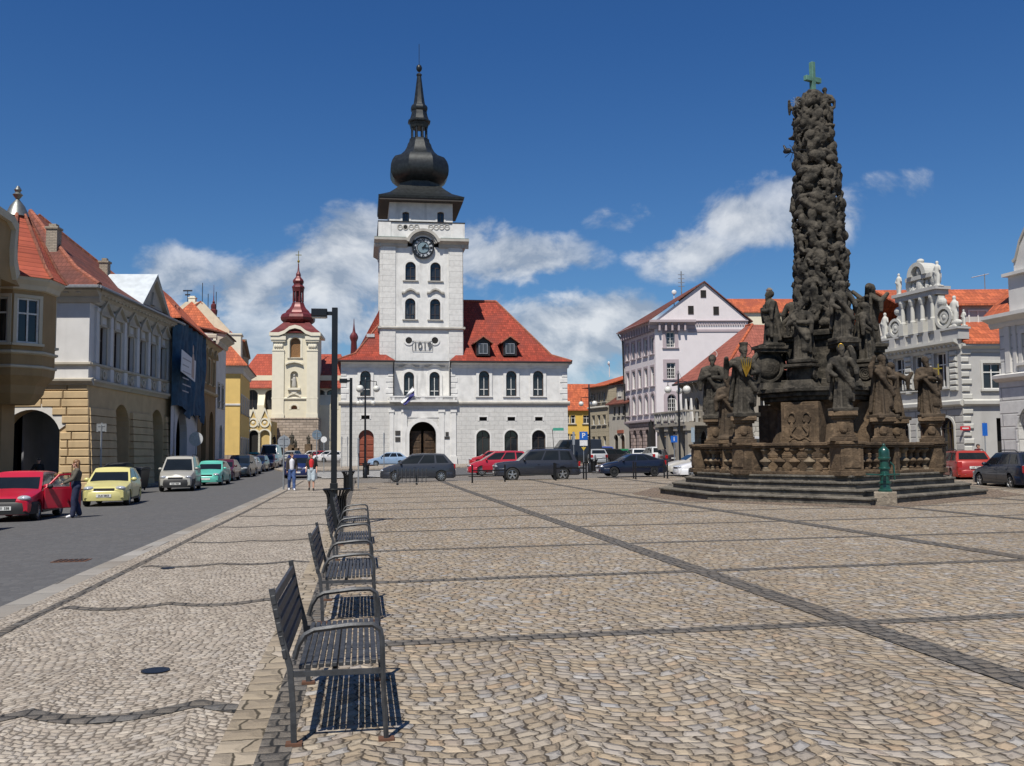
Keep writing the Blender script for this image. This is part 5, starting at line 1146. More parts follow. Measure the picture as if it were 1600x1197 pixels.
# houses right behind the town hall
M_yh = plaster((.66, .44, .10), .05, .15, name='bright_yellow_plaster'); p = at(880, 690, 140); F = Frame(872, 140, R(8.9), 690, z=gz(8, 140)-.1)
T = thing('yellow_row_house', 'bright yellow house with orange roof right of the town hall', 'house', F.o, F.ang); L = F.x(921, 660); ze = F.z(905, 637); zr = F.z(905, 600, 5)
u = Wall(T, 'wall', M_yh, 0, 0, 0, L, -1, ze, .2)
for px in (884, 893, 917): u.win(F.x(px, 660), F.z(893, 662), 1.15, 1.25, 0, 'cross', M_fr_w, M_glass, .1, M_yh, True); u.win(F.x(px, 680), F.z(893, 691), 1.15, 1.2, 0, 'cross', M_fr_w, M_glass, .1, M_yh, True)
u.done(); mb = MB(); gable_roof(mb, -.5, L+4, 0, 10, ze, zr, .4); mb.build('roof', M_tile_o, T); MB().box(0, L+3.5, .02+.2, 10, -1, ze).build('body', M_yh, T)
F = Frame(920, 124, R(-68), 680, z=gz(11, 124)-.1); M_beige = ashlar('beige_scored_render', (.40, .35, .26), 30, .55, .03, .75, .03, .4)
T = thing('beige_house', 'beige three storey house with horizontal grooves and orange roof', 'house', F.o, F.ang); L = F.x(951, 660); ze = F.z(921, 606); zr = F.zat(L*.7, 5, 583)
u = Wall(T, 'wall', M_beige, 0, 0, 0, L, -1, ze, .25)
for px in (927.5, 936, 944.5):
    for a, b in ((614, 629), (649, 664), (682, 697)): u.win(F.x(px, 650), F.z(930, b), .85, F.z(930, a)-F.z(930, b), 0, 'two', M_fr_w, M_glass, .1, M_beige, True)
u.done(); MB().box(0, .03, .02, 9, -1, ze).box(L-.03, L, .02, 9, -1, ze).build('side_wall', M_beige, T); mb = MB(); band(mb, 0, 0, 0, L, [(.05, ze-2.8), (.2, ze-2.7), (.2, ze-2.6), (.05, ze-2.5)]); mb.build('string_course', M_stone, T)
mb = MB(); slab(mb, [(-.4, -.7, ze), (L+.3, -.7, ze), (L+.3, 5, zr), (1.0, 5, zr)]); slab(mb, [(L+.3, 10, ze), (-.4, 10, ze), (1.0, 5, zr), (L+.3, 5, zr)]); slab(mb, [(-.4, 10, ze), (-.4, -.7, ze), (1.0, 5, zr)]); mb.prism([(0, ze), (9.5, ze), (5, zr-.2)], L-.1, L+.1, 'x'); rf = mb.build('roof', M_tile_o, T)
mb = MB().ell((1.0, 2.5, ze+3.2), (.26, .1, .26), 12, 8).tube([(1.0, 2.6, ze+3.0), (1.0, 2.6, ze+1.4)], .05, 5); mb.build('satellite_dish', flat('dish_white', (.6, .6, .6), .5), rf)
F = Frame(952, 117.5, R(-70), 680, z=gz(12, 118)-.1); M_gy = plaster((.44, .41, .36), .06, .25, name='grey_plaster'); T = thing('narrow_house', 'low grey house with brown roof and dormer beside the pink house', 'house', F.o, F.ang); L = F.x(983, 660); ze = F.z(960, 628); zr = F.zat(3, 4, 600)
u = Wall(T, 'wall', M_gy, 0, 0, 0, L, -1, ze, .25)
for px in (960, 967, 974): u.win(F.x(px, 650), F.z(960, 650), .6, F.z(960, 636)-F.z(960, 650), 0, 'two', M_fr_d, M_glass, 0, None, True)
for px in (963, 973): x = F.x(px, 690); u.win(x, 0, 1.2, F.z(963, 679), .6, 'none', M_fr_d, M_dark if px < 970 else M_wood, .1, M_gy, False)
u.done(); mb = MB(); gable_roof(mb, 0, L, 0, 8, ze, zr+.4, .4); rf = mb.build('roof', M_tile_b, T); x = F.x(965, 620); mb = MB().box(x-.9, x+.9, .3, 3, ze+.2, ze+1.9); dm = mb.build('dormer', M_gy, rf); f, p_ = win_meshes(.8, .9, 0, 'two', M_fr_w, M_glass); o = link('window', f, dm, (x, .26, ze+.6)); link('pane', p_, o); link('dormer_roof', MB().box(x-1.2, x+1.2, 0, 3.4, ze+1.9, ze+2.05).mesh('dormer_roof', M_gutter), dm)
MB().box(F.x(970, 672)-.8, F.x(970, 672)+.8, -.12, -.02, F.z(970, 677), F.z(970, 672)).build('shop_sign', flat('red_sign', (.32, .10, .06), .5), T)
# ---- ornate gabled corner house
M_grn = plaster((.43, .42, .40), .06, .28, name='light_grey_plaster'); M_grt = plaster((.50, .49, .45), .08, .35, name='carved_stone')
pN = at(1503, 620, 58); pF = at(1386, 620, 64.5); zg = gz(pN.x, pN.y)
T = thing('ornate_house', 'light grey corner house with columned baroque gable and small statues', 'house', (pN.x, pN.y, zg)); d = Vector((pN.x-pF.x, pN.y-pF.y)); LL = d.length; aF = math.atan2(d.y, d.x)
FO = Frame(1386, 64.5, aF, 620, z=zg); F = FO
sx, sy = pF.x-pN.x, pF.y-pN.y
zc = at(1503, 530, 58).z-zg; zs1 = at(1503, 629, 58).z-zg
g = Wall(T, 'ground_wall', ashlar('grey_rusticated_stone', (.42, .405, .38), 1.3, .42, .04, .55, .06, .8), sx, sy, aF, LL, -1, zs1, .3)
for k in (1.4, 3.5, 5.4): g.win(k, .3, 1.3, 3.0, .65, 'cross', M_fr_d, M_glass, .12, M_grt, False)
g.done(); u = Wall(T, 'upper_wall', M_grn, sx, sy, aF, LL, zs1, zc, .3)
for k in (1.3, 3.2, 5.1): u.win(k, zs1+1.0, 1.05, 2.2, 0, 'cross', M_fr_w, M_glass, .2, M_grt, True, M_grt)
u.done()
for k in (.35, 2.25, 4.15, LL-.55):
    mb = MB(); mb.M = u.M
    for j in range(8): z = zs1+.75+j*.36; mb.cbox(k-.3, k+.3, -.14, .02, z, z+.27, .05)
    mb.build('banded_pilaster', M_grt, T)
Lr = 7.5; aR = R(4); g = Wall(T, 'ground_end_wall', M_grn, 0, 0, aR, Lr, -1, zs1, .3); g.hole(2.9, -1, 1.6, 4.2, 0); g.done(); MB().box(1.9, 4.2, 1.0, 1.1, -1, 4).build('door', M_dark, T)
u = Wall(T, 'end_wall', M_grn, 0, 0, aR, Lr, zs1, zc-.3, .25); zz1 = at(1555, 608, 58).z-zg; u.win(2.0, zz1, 1.25, at(1555, 567, 58).z-zg-zz1, 0, 'cross', M_fr_w, M_glass, .14, M_grt, True, M_grt); u.win(5, zz1, 1.25, at(1555, 567, 58).z-zg-zz1, 0, 'cross', M_fr_w, M_glass, .14, M_grt, True, M_grt); u.done()
mb = MB(); mb.M = u.M
for j in range(17): z = .3+j*.45; mb.cbox(-.0, .65 if j % 2 else .5, -.1, .02, z, z+.32, .05)
mb.build('corner_blocks', M_grt, T)
mb = MB(); band(mb, sx, sy, aF, LL, cornice(zc-.6, .6, .55), .1); band(mb, 0, 0, aR, Lr, cornice(zc-.8, .5, .35)); bp = [(.1, zs1-.2), (.25, zs1-.1), (.27, zs1+.1), (.05, zs1+.2)]; band(mb, sx, sy, aF, LL, bp, .1); band(mb, 0, 0, aR, Lr, bp)
mb.M = u.M
mb.M = Matrix.Translation((sx, sy, 0)) @ Matrix.Rotation(aF, 4, 'Z')
for k in range(18): mb.box(.1+k*LL/18, .28+k*LL/18, -.35, 0, zc-.42, zc-.28)
mb.build('cornice', M_grt, T)
FOz = lambda px, py: FO.p(px, py)
# gable, built in the plane of the side front
Gm = Matrix.Translation((sx, sy, 0)) @ Matrix.Rotation(aF, 4, 'Z')
def GP(px, py): return FO.p(px, py, -.1)
mb = MB(); mb.M = Gm
x0, zA = GP(1389, 520); x1, _ = GP(1517, 503)
zb1 = zc+.62; mb.box(-.1, LL+.25, -.3, .5, zc, zb1); mb.box(-.2, LL+.35, -.42, .55, zb1, zb1+.12)
for k in range(5): x = 1.2+k*(LL-2.6)/4; mb.box(x-.25, x+.25, -.42, 0, zc, zb1)
c0, c1 = GP(1411, 470)[0], GP(1463, 470)[0]; zt2 = GP(1440, 466)[1]
mb.box(c0-.15, c1+.2, -.05, .4, zb1, zt2); mb.box(c0-.35, c1+.4, -.45, .5, zt2, zt2+.3); mb.box(c0-.5, c1+.55, -.6, .55, zt2+.3, zt2+.5)
u0, u1 = GP(1424, 440)[0], GP(1455, 440)[0]; zt3 = GP(1440, 437)[1]; mb.box(u0, u1, -.1, .4, zt2+.5, zt3); mb.box(u0-.25, u1+.25, -.4, .5, zt3, zt3+.25)
gb = mb.build('gable', M_grn, T)
for k in range(4):
    mb = MB(); mb.M = Gm; x = c0+.15+k*(c1-c0-.3)/3; mb.box(x-.22, x+.22, -.5, -.05, zb1+.1, zb1+.8); mb.lathe([(.17, zb1+.8), (.19, zb1+.9), (.14, zb1+1.0), (.12, zt2-.5), (.16, zt2-.4), (.24, zt2-.15), (.24, zt2)], 10, (x, -.27)); mb.build('column', M_grt, T)
for cx_, s_, rr_ in ((c0-.62, -1, .62), (c1+.8, 1, .72)):                        # side scrolls
    mb = MB(); mb.M = Gm; t = [2*PI*k/20 for k in range(20)]; zc_ = zb1+.12+rr_
    for r_a, r_b, y0 in ((rr_, rr_*.72, -.35), (rr_*.5, rr_*.3, -.3)): mb.ring([(cx_+r_a*math.cos(q), zc_+r_a*math.sin(q)) for q in t], [(cx_+r_b*math.cos(q), zc_+r_b*math.sin(q)) for q in t], y0, .2)
    mb.prism([(cx_+rr_*.85*math.cos(q), zc_+rr_*.85*math.sin(q)) for q in t], -.12, .2); mb.ell((cx_, -.2, zc_), (.22, .14, .22))
    q0 = [(cx_-s_*rr_*.1, zc_+rr_*.9), (cx_-s_*rr_*.55, zc_+rr_*1.6), (cx_-s_*rr_*.6, zt2-.1), (cx_-s_*rr_*1.1, zt2-.1), (cx_-s_*rr_*1.1, zc_)]
    mb.prism(q0, -.25, .2); mb.ell((cx_-s_*rr_*.35, -.15, zt2-.55), (.36, .22, .3)); mb.ell((cx_+s_*rr_*1.1, -.1, zb1+.4), (.5, .2, .22))
    mb.build('scroll', M_grt, T)
mb = MB(); mb.M = Gm; um = (u0+u1)/2
mb.ell((um, -.2, (zt2+zt3)/2+.2), (.32, .18, .5)).ell((um-.6, -.15, (zt2+zt3)/2), (.16, .14, .5)).ell((um+.6, -.15, (zt2+zt3)/2), (.16, .14, .5)).ell((u0-.25, -.05, zt2+1.0), (.3, .2, .55)).ell((u1+.35, -.05, zt2+1.05), (.42, .25, .6))
for k in range(12): mb.ell((um+rnd.uniform(-1, 1), -.18, rnd.uniform(zt2+.55, max(zt2+.7, zt3-.1))), (.13, .1, .13), 8, 6)
t = [PI*k/14 for k in range(15)]; mb.strip([(um+.85*math.cos(q), zt3+.25+.85*math.sin(q)) for q in t], [(um+.5*math.cos(q), zt3+.25+.6*math.sin(q)) for q in t], -.5, .6); mb.box(um-.55, um+.55, -.1, .5, zt3+.25, zt3+.8); mb.ell((um, -.2, zt3+.5), (.2, .2, .3)).ell((um, -.1, zt3+1.18), (.26, .22, .18)); mb.build('carved_crest', M_grt, T)
def mini(x, y, z, h, par, M=None):
    s_ = h/1.75; mb = MB(); mb.M = (M or Matrix.Identity(4)) @ Matrix.Translation((x, y, z)) @ Matrix.Scale(s_, 4)
    mb.cap((-.1, 0, .05), (-.1, -.05, .8), .13, .15).cap((.12, -.1, .05), (.1, 0, .8), .13, .15).cap((0, 0, .85), (0, 0, 1.3), .22, .2).cap((0, 0, 1.4), (0, 0, 1.5), .07, .06).ell((0, 0, 1.62), (.11, .12, .14)).cap((-.22, 0, 1.35), (-.3, -.1, 1.0), .07, .06).cap((-.3, -.1, 1.0), (-.05, -.2, .95), .06, .05).cap((.22, 0, 1.35), (.33, -.05, 1.05), .07, .06).box(-.3, .3, -.25, .25, -.1, .06)
    return link('gable_statue', fused(mb, 'gable_statue', M_grt, .05*s_), par)
x, z = GP(1392, 519); mini(.15, -.05, zb1+.2, 1.75, T, Gm); mini(LL-.25, -.05, zb1+.2, 1.9, T, Gm); mini(c0-.2, -.2, zt2+.5, 1.45, T, Gm); mini(c1+.3, -.2, zt2+.5, 1.6, T, Gm); mini(LL+.1, .3, zb1+.2, 1.0, T, Gm)
# roofs of the corner house and of its neighbour
mb = MB(); zrd = at(1540, 452, 66).z-zg; e0 = Vector((0, 0)); ux, uy = math.cos(aR), math.sin(aR)
slab(mb, [(.2, -.4, zc-.2), (ux*Lr+1.5, uy*Lr-.4, zc-.2), (ux*Lr+1.5, 8.0, zrd), (-2.0, 8.0, zrd)]); slab(mb, [(ux*Lr+1.5, 16, zc), (-4.5, 16, zc), (-2.0, 8, zrd), (ux*Lr+1.5, 8, zrd)])
rf = mb.build('roof', M_tile_o, T)
for px in (1528,): p = at(px, 500, 60.5); x, y, z = p.x-pN.x, p.y-pN.y, p.z-zg; mb = MB().box(x-1.0, x+1.0, y, y+4, z-.85, z+1.0); dm = mb.build('dormer', M_grn, rf); f, p_ = win_meshes(1.25, 1.35, 0, 'two', M_fr_w, M_glass); o = link('window', f, dm, (x, y-.03, z-.7)); link('pane', p_, o); mb = MB(); slab(mb, [(x-1.4, y-.4, z+1.0), (x+1.3, y-.4, z+1.0), (x+1.2, y+5, z+2.1), (x-1.5, y+5, z+2.1)]); link('dormer_roof', mb.mesh('dormer_roof', M_tile_o), dm)
p = at(1539, 450, 66); MB().tube([(p.x-pN.x, 8, zrd-.3), (p.x-pN.x, 8, at(1539, 428, 66).z-zg)], .035, 5).tube([(p.x-pN.x-.9, 8, at(1539, 431, 66).z-zg-.12), (p.x-pN.x+.3, 8, at(1539, 428, 66).z-zg)], .03, 5).build('aerial', M_sheet, rf)
MB().box(-.3, Lr, 8, 8.05, -1, zc).build('rear_wall', M_grn, T)
sg = at(1511.5, 669, 57.6); MB().box(sg.x-pN.x-.30, sg.x-pN.x+.30, -.16, -.11, sg.z-zg-.12, sg.z-zg+.12).build('street_sign', flat('red_enamel', (.5, .02, .03), .35), T)
link('lettering', MB().box(-.2, .2, -.008, 0, -.04, .04).mesh('lettering', M_white), T, (sg.x-pN.x, -.165, sg.z-zg))
# neighbour to the left
F = Frame(1238, 78, math.atan2(-12, 3.1), 600, z=gz(24, 70)-.1)
T = thing('orange_roof_house', 'pale house with broad orange roof and stepped parapet behind the column', 'house', F.o, F.ang); z1 = F.z(1385, 578); L = F.x(1384, 620); z2 = F.zat(L-2, 4.5, 466); u = Wall(T, 'wall', M_white, 0, 0, 0, L, -1, z1, .25)
for k in range(5):
    for z in (.9, 4.3): u.win(1.3+k*2.4, z, 1.1, 1.8, 0, 'cross', M_fr_w, M_glass, .14, M_grt)
u.done(); MB().box(L-.05, L, .02, 12, -1, z1).box(0, .05, .02, 12, -1, z1).build('end_wall', M_white, T)
mb = MB(); slab(mb, [(-.3, -.4, z1), (L+.2, -.4, z1), (L+.2, 4.5, z2), (2.0, 4.5, z2)]); slab(mb, [(-.3, 12, z1), (-.3, -.4, z1), (2.0, 4.5, z2)]); slab(mb, [(L+.2, 12, z1), (-.3, 12, z1), (2.0, 4.5, z2), (L+.2, 4.5, z2)]); mb.prism([(0, z1), (11.6, z1), (4.5, z2-.2)], L-.2, L, 'x'); mb.build('roof', M_tile_o, T)
mb = MB(); x, z = F.p(1376, 552, -.2); zt_ = F.z(1376, 505, -.2)
mb.prism([(x-.9, z1-.6), (x+1.2, z1-.6), (x+1.2, z+.4), (x+.6, z+.4), (x+.6, z+1.2), (x-.2, z+1.2), (x-.2, zt_), (x-.9, zt_)], -.25, .3); mb.build('stepped_parapet', M_white, T)
# ---- white house at the right edge
F = Frame(1563, 46, math.atan2(-2.1, .45), 560, z=gz(23, 46)); T = thing('edge_house', 'white banded house with large arched shop window at the right edge', 'house', F.o, F.ang)
L = 14.0; zs = F.z(1570, 590); ze = F.z(1570, 492); M_wbl = ashlar('white_banded_render', (.60, .59, .57), 40, .62, .035, .6, .03, .6)
g = Wall(T, 'ground_wall', M_wbl, -.15, -.02, 0, L, -1, zs, .45); xw = F.x(1600, 690)+.9; g.win(xw+.15, .5, 2.4, F.z(1600, 630)-.5, 1.2, 'none', flat('shop_frame_violet', (.07, .05, .12), .5), M_glass2, .12, M_wbl, True); g.win(xw+4.2, .5, 2.4, F.z(1600, 630)-.5, 1.2, 'none', M_fr_d, M_glass2, .12, M_wbl, True); g.done()
MB().box(xw-.6, xw+1.0, .1, .5, F.z(1600, 660), F.z(1600, 650)).build('awning', flat('cream_canvas', (.62, .60, .42), .8), T)
u = Wall(T, 'upper_wall', M_wbl, 0, 0, 0, L, zs, ze, .3); xw2 = F.x(1597, 550)+.3; u.win(xw2+.3, F.z(1590, 568), 1.15, F.z(1590, 522)-F.z(1590, 568), 0, 'cross', M_fr_w, M_glass, .2, M_white, True, M_white); u.win(xw2+3.4, F.z(1590, 568), 1.15, F.z(1590, 522)-F.z(1590, 568), 0, 'cross', M_fr_w, M_glass, .2, M_white, True, M_white); u.done()
mb = MB(); band(mb, 0, 0, 0, L, [(.1, zs-.2), (.3, zs-.05), (.32, zs+.1), (.05, zs+.18)], .25); band(mb, 0, 0, 0, L, cornice(ze-.6, .6, .6), .5); mb.box(F.x(1576, 540)-.16, F.x(1576, 540)+.16, -.1, .02, zs+.2, ze-.6); mb.box(F.x(1587, 540)-.1, F.x(1587, 540)+.1, -.08, .02, zs+.2, ze-.6); mb.build('mouldings', M_white, T)
MB().box(0, .03, .02, 8, -1, ze).box(L-.03, L, .02, 8, -1, ze).box(0, L, 7.97, 8, -1, ze).build('side_wall', M_white, T)
zp = F.z(1575, 433); zq2 = F.z(1585, 412); mb = MB(); xg = F.x(1577, 450); xg2 = F.x(1586, 430)
mb.box(xg, L, -.05, .4, ze, zp); mb.box(xg-.2, L, -.25, .5, zp, zp+.15); mb.prism([(xg2, zp+.15), (L, zp+.15), (L, zp+2.6), (xg2+2.2, zp+2.6), (xg2+1.1, zp+2.3), (xg2+.5, zp+1.5), (xg2+.2, zp+.75), (xg2, zp+.65)], -.05, .4); gb = mb.build('gable', M_white, T)
mb = MB(); a = [(xg2, zp+.65), (xg2+.2, zp+.75), (xg2+.5, zp+1.5), (xg2+1.1, zp+2.3), (xg2+2.2, zp+2.6), (L, zp+2.6)]; mb.strip([(p_[0]-.06, p_[1]+.06) for p_ in a], [(p_[0], p_[1]-.05) for p_ in a], -.12, .45); link('gable_moulding', mb.mesh('gable_moulding', M_stone), gb)
mb = MB(); slab(mb, [(-.5, -.5, ze), (xg-.05, -.5, ze), (xg-.05, 3.5, ze+3.6), (-.5, 3.5, ze+3.6)]); slab(mb, [(-.5, 3.5, ze+3.6), (L, 3.5, ze+3.6), (L, 8, ze+.5), (-.5, 8, ze+.5)]); slab(mb, [(xg-.05, .45, ze+.2), (L, .45, ze+.2), (L, 3.5, ze+3.6), (xg-.05, 3.5, ze+3.6)]); mb.build('roof', M_tile_o, T)
# ---------------------------------------------------------------- plague column
def sandstone(name, c, dark, amt=.5, sc=.9):
    m = Mat(name, .92, spec=.2); a = m.noise(sc, 6, None, .62); b = m.noise(5, 5); st = m.noise(1.0, 5, m.scaled(2.2, 2.2, .3)); f = m.noise(40, 3)
    k = m.mix(a.step(.40, .62)*amt, c, dark); k = m.mix(st.step(.5, .7)*amt*.8, k, mul(dark, .8)); k = m.mix(b.step(.5, .72)*.55, k, mul(c, 1.7)); k = m.mix(f*.2, k, mul(dark, .7)); m.col(k)
    m.bump(b*1.2+m.noise(14, 4)*.7+f*.35, .9, .035); return m.m
M_sd = sandstone('soot_dark_sandstone', (.080, .070, .056), (.018, .017, .015), .85, 2.4)
M_sb = sandstone('brown_sandstone', (.155, .108, .068), (.040, .030, .022), .7, .8)
M_sl = sandstone('pale_worn_sandstone', (.23, .185, .13), (.075, .055, .038), .6, 1.6)
M_sbd = sandstone('dark_brown_sandstone', (.095, .070, .048), (.028, .023, .018), .7, 1.2)
M_step = sandstone('worn_stone_steps', (.17, .152, .125), (.045, .042, .036), .55, 1.2)
M_gold = flat('gilt_metal', (.62, .38, .06), .3, .9); M_verd = flat('verdigris_copper', (.085, .19, .145), .7, .1, .25, 3)
PV = [(10.05, 29.0), (14.4, 33.0), (15.6, 37.6), (12.0, 40.6), (8.2, 39.6), (7.1, 36.0), (7.75, 31.8)]
MC = Vector((11.15, 34.6)); gm = gz(11, 34)
def offs(P, d):
    n = len(P); out = []
    for i in range(n):
        a, b, c = Vector(P[i-1]), Vector(P[i]), Vector(P[(i+1) % n]); e1 = (b-a).normalized(); e2 = (c-b).normalized(); n1 = Vector((e1.y, -e1.x)); n2 = Vector((e2.y, -e2.x))
        q = (n1+n2).normalized(); out.append(tuple(b+q*d/max(.5, q.dot(n1))))
    return out
base = gz(8, 29)-.05
T = thing('stepped_base', 'three dark worn stone steps carrying the balustrade of the plague column', 'steps', (MC.x, MC.y, 0))
zs_ = [(1.55, base-.2, gm+.20), (1.08, gm+.16, gm+.40), (.62, gm+.36, gm+.60), (.30, gm+.56, gm+.78)]
for k, (d, z0, z1) in enumerate(zs_):
    P = [(x-MC.x, y-MC.y) for x, y in offs(PV, d)]; Q = [(x-MC.x, y-MC.y) for x, y in offs(PV, d+.05)]
    mb = MB().prism(P, z0, z1-.07, 'z').prism(Q, z1-.07, z1, 'z'); mb.build('step' if k < 3 else 'platform', M_step, T, bevel=.015)
ZP = gm+.78                                            # platform level
ap = offs(PV, 2.6); mb = MB(); n = len(PV)
vs = []; 
for d in (1.4, 2.0, 2.6):
    for i, (x, y) in enumerate(offs(PV, d)):
        vs.append((x, y, gz(x, y)+.006))
mb.add(vs, [(j*n+i, j*n+(i+1) % n, (j+1)*n+(i+1) % n, (j+1)*n+i) for j in range(2) for i in range(n)]); tag(mb.build('cobbled_apron', M_apron), kind='structure')
# balustrade
B = thing('balustrade', 'weathered brown stone balustrade with fat balusters enclosing the column', 'balustrade', (MC.x, MC.y, ZP))
HB = 1.0
def seg(p, q): return Vector((p[0]-MC.x, p[1]-MC.y)), Vector((q[0]-MC.x, q[1]-MC.y))
piers = list(PV)
for i in range(n):
    p, q = seg(PV[i], PV[(i+1) % n]); d = q-p; L = d.length; a = math.atan2(d.y, d.x); M = Matrix.Translation((p.x, p.y, 0)) @ Matrix.Rotation(a, 4, 'Z')
    mb = MB(); mb.M = M; mb.box(.30, L-.30, -.19, .19, 0, .10); mb.build('base_course', M_sb, B, bevel=.012)
    mb = MB(); mb.M = M; mb.box(.28, L-.28, -.20, .20, .84, .90).box(.28, L-.28, -.24, .24, .90, HB); mb.build('rail', M_sb, B, bevel=.015)
    mids = [L/2] if L > 5 else []
    for x in mids: mb = MB(); mb.M = M; mb.box(x-.16, x+.16, -.17, .17, .1, .84); mb.build('post', M_sb, B, bevel=.012)
    nb = max(3, round((L-.9)/.50)); 
    for k in range(nb):
        x = .45+(L-.9)*(k+.5)/nb
        if any(abs(x-m_) < .3 for m_ in mids): continue
        c = M @ Vector((x, 0, 0)); mb = MB()
        mb.box(c.x-.12, c.x+.12, c.y-.12, c.y+.12, .10, .16).lathe([(.10, .16), (.115, .19), (.07, .23), (.085, .28), (.20, .40), (.19, .44), (.085, .50), (.06, .55), (.075, .58), (.075, .60), (.055, .63), (.14, .72), (.18, .765), (.165, .79), (.10, .80)], 12, (c.x, c.y)).box(c.x-.12, c.x+.12, c.y-.12, c.y+.12, .80, .84)
        mb.build('baluster', M_sl if (k+i) % 3 == 0 else M_sb, B, smooth=40)
for i, (x, y) in enumerate(PV):
    a, b = Vector(PV[i-1]), Vector(PV[(i+1) % n]); t = math.atan2((b-a).y, (b-a).x); w_ = .36
    mb = MB(); mb.M = Matrix.Translation((x-MC.x, y-MC.y, 0)) @ Matrix.Rotation(t, 4, 'Z')
    mb.box(-w_-.05, w_+.05, -w_-.05, w_+.05, -.02, .14).box(-w_, w_, -w_, w_, .14, .86).box(-w_+.09, w_-.09, -w_-.025, -w_+.02, .22, .80).box(-w_-.05, w_+.05, -w_-.05, w_+.05, .86, .93).box(-w_-.09, w_+.09, -w_-.09, w_+.09, .93, HB+.02); mb.build('pier', M_sb, B, bevel=.014)
# ---- sculpture helpers
def folds(mb, c, r0, r1, z0, z1, n, seed, lean=(0, 0)):
    """draped robe: fluted cone"""
    lr = random.Random(seed); ph = [lr.uniform(0, 6.28) for _ in range(3)]; m_ = 44; rings = 12; vs = []
    for j in range(rings+1):
        t = j/rings; z = z0+(z1-z0)*t; r = r0+(r1-r0)*t**.8
        for k in range(m_):
            th = 2*PI*k/m_; am = (1-t)**.6*.22+.07
            q = r*(1+am*(math.sin(n*th+ph[0]+t*1.4)*.6+math.sin((n*2-3)*th+ph[1]-t)*.4)+.08*math.sin(2*th+ph[2]))
            vs.append((c[0]+lean[0]*t+q*math.cos(th), c[1]+lean[1]*t+q*math.sin(th), z))
    fs = [(j*m_+k, j*m_+(k+1) % m_, (j+1)*m_+(k+1) % m_, (j+1)*m_+k) for j in range(rings) for k in range(m_)]
    fs += [tuple(range(m_-1, -1, -1)), tuple(rings*m_+k for k in range(m_))]; mb.add(vs, fs)
def saint(mb, h=1.95, seed=0, arms='chest', robe=True, turn=0.0, crown=False, wings=False, cloak=True, kneel=False, M=None):
    """draped standing figure, about h metres, facing -y"""
    lr = random.Random(seed); s_ = h/1.8; mb.M = (M or Matrix.Identity(4)) @ Matrix.Rotation(turn, 4, 'Z') @ Matrix.Scale(s_, 4)
    lean = lr.uniform(-.07, .07); kz = -.38 if kneel else 0
    mb.cap((-.13, -.16, .05), (-.13, -.04, .07), .07, .07).cap((.14, -.24, .05), (.14, -.08, .07), .07, .07)
    folds(mb, (0, 0), .25, .155, .02, 1.05+kz, 7, seed, (lean, .02)); mb.cap((.12, -.12, .35), (.1, -.06, .9+kz), .13, .14)
    if kneel: mb.cap((-.05, .2, .15), (.0, -.35, .3), .2, .2)
    T0 = Vector((lean, 0, kz))
    P = lambda x, y, z: tuple(Vector((x, y, z))+T0)
    mb.cap(P(0, .02, 1.0), P(0, 0, 1.34), .155, .175).cap(P(-.15, .02, 1.41), P(.15, .02, 1.41), .085, .085).cap(P(0, .01, 1.42), P(0, -.02, 1.55), .075, .065)
    hx = lr.uniform(-.05, .05); mb.ell(P(hx, -.04, 1.66), (.095, .115, .135), 12, 10).cap(P(hx, -.15, 1.66), P(hx, -.155, 1.63), .022, .02).ell(P(hx, .03, 1.69), (.115, .12, .125), 10, 8).cap(P(hx, -.10, 1.57), P(hx*.5, -.12, 1.48), .06, .04)
    if crown: mb.lathe([(.10, 1.74+kz), (.125, 1.86+kz), (.09, 1.86+kz)], 8, (hx+lean, -.02))
    if arms == 'chest': A = [((-.24, 0, 1.36), (-.34, -.10, 1.08), (-.08, -.24, 1.20)), ((.24, 0, 1.36), (.34, -.1, 1.1), (.02, -.26, 1.12))]
    elif arms == 'out': A = [((-.24, 0, 1.36), (-.45, -.08, 1.22), (-.50, -.25, 1.42)), ((.24, 0, 1.36), (.36, -.1, 1.1), (.14, -.28, 1.04))]
    elif arms == 'down': A = [((-.24, 0, 1.36), (-.36, -.06, 1.06), (-.20, -.22, .92)), ((.24, 0, 1.36), (.40, -.02, 1.12), (.34, -.24, .98))]
    else: A = [((-.24, 0, 1.36), (-.42, -.12, 1.42), (-.34, -.2, 1.70)), ((.24, 0, 1.36), (.36, -.1, 1.1), (.08, -.26, 1.12))]
    for a, b, c in A:
        mb.cap(P(*a), P(*b), .095, .085).cap(P(*b), P(*c), .085, .06).ell(P(*c), (.055, .06, .06), 8, 6)
        mb.cap(P(*b), P(b[0]*1.02, b[1], b[2]-.28), .08, .05)
    if cloak:
        for k in range(7):
            th = PI*.15+PI*.7*k/6; x = .27*math.cos(th); y = .20*math.sin(th)+.03
            mb.cap(P(x*.7, y*.7, 1.38), (x*1.15+lean*.3, y*1.5, .15+.25*lr.random()), .065, .06)
        mb.cap(P(-.22, -.08, 1.3), P(.22, -.17, .78), .085, .06).cap(P(-.1, -.2, 1.1), P(.24, -.18, .62), .07, .08).cap(P(.24, -.1, .8), (.26, -.1, .25), .09, .05)
    if wings:
        for sx in (-1, 1):
            for k in range(5): mb.cap(P(sx*.12, .16, 1.35-.04*k), P(sx*(.42-.03*k), .30, 1.62-.26*k), .07, .06)
    mb.box(-.34, .34, -.34, .3, -.06, .05)
    mb.M = Matrix.Identity(4)
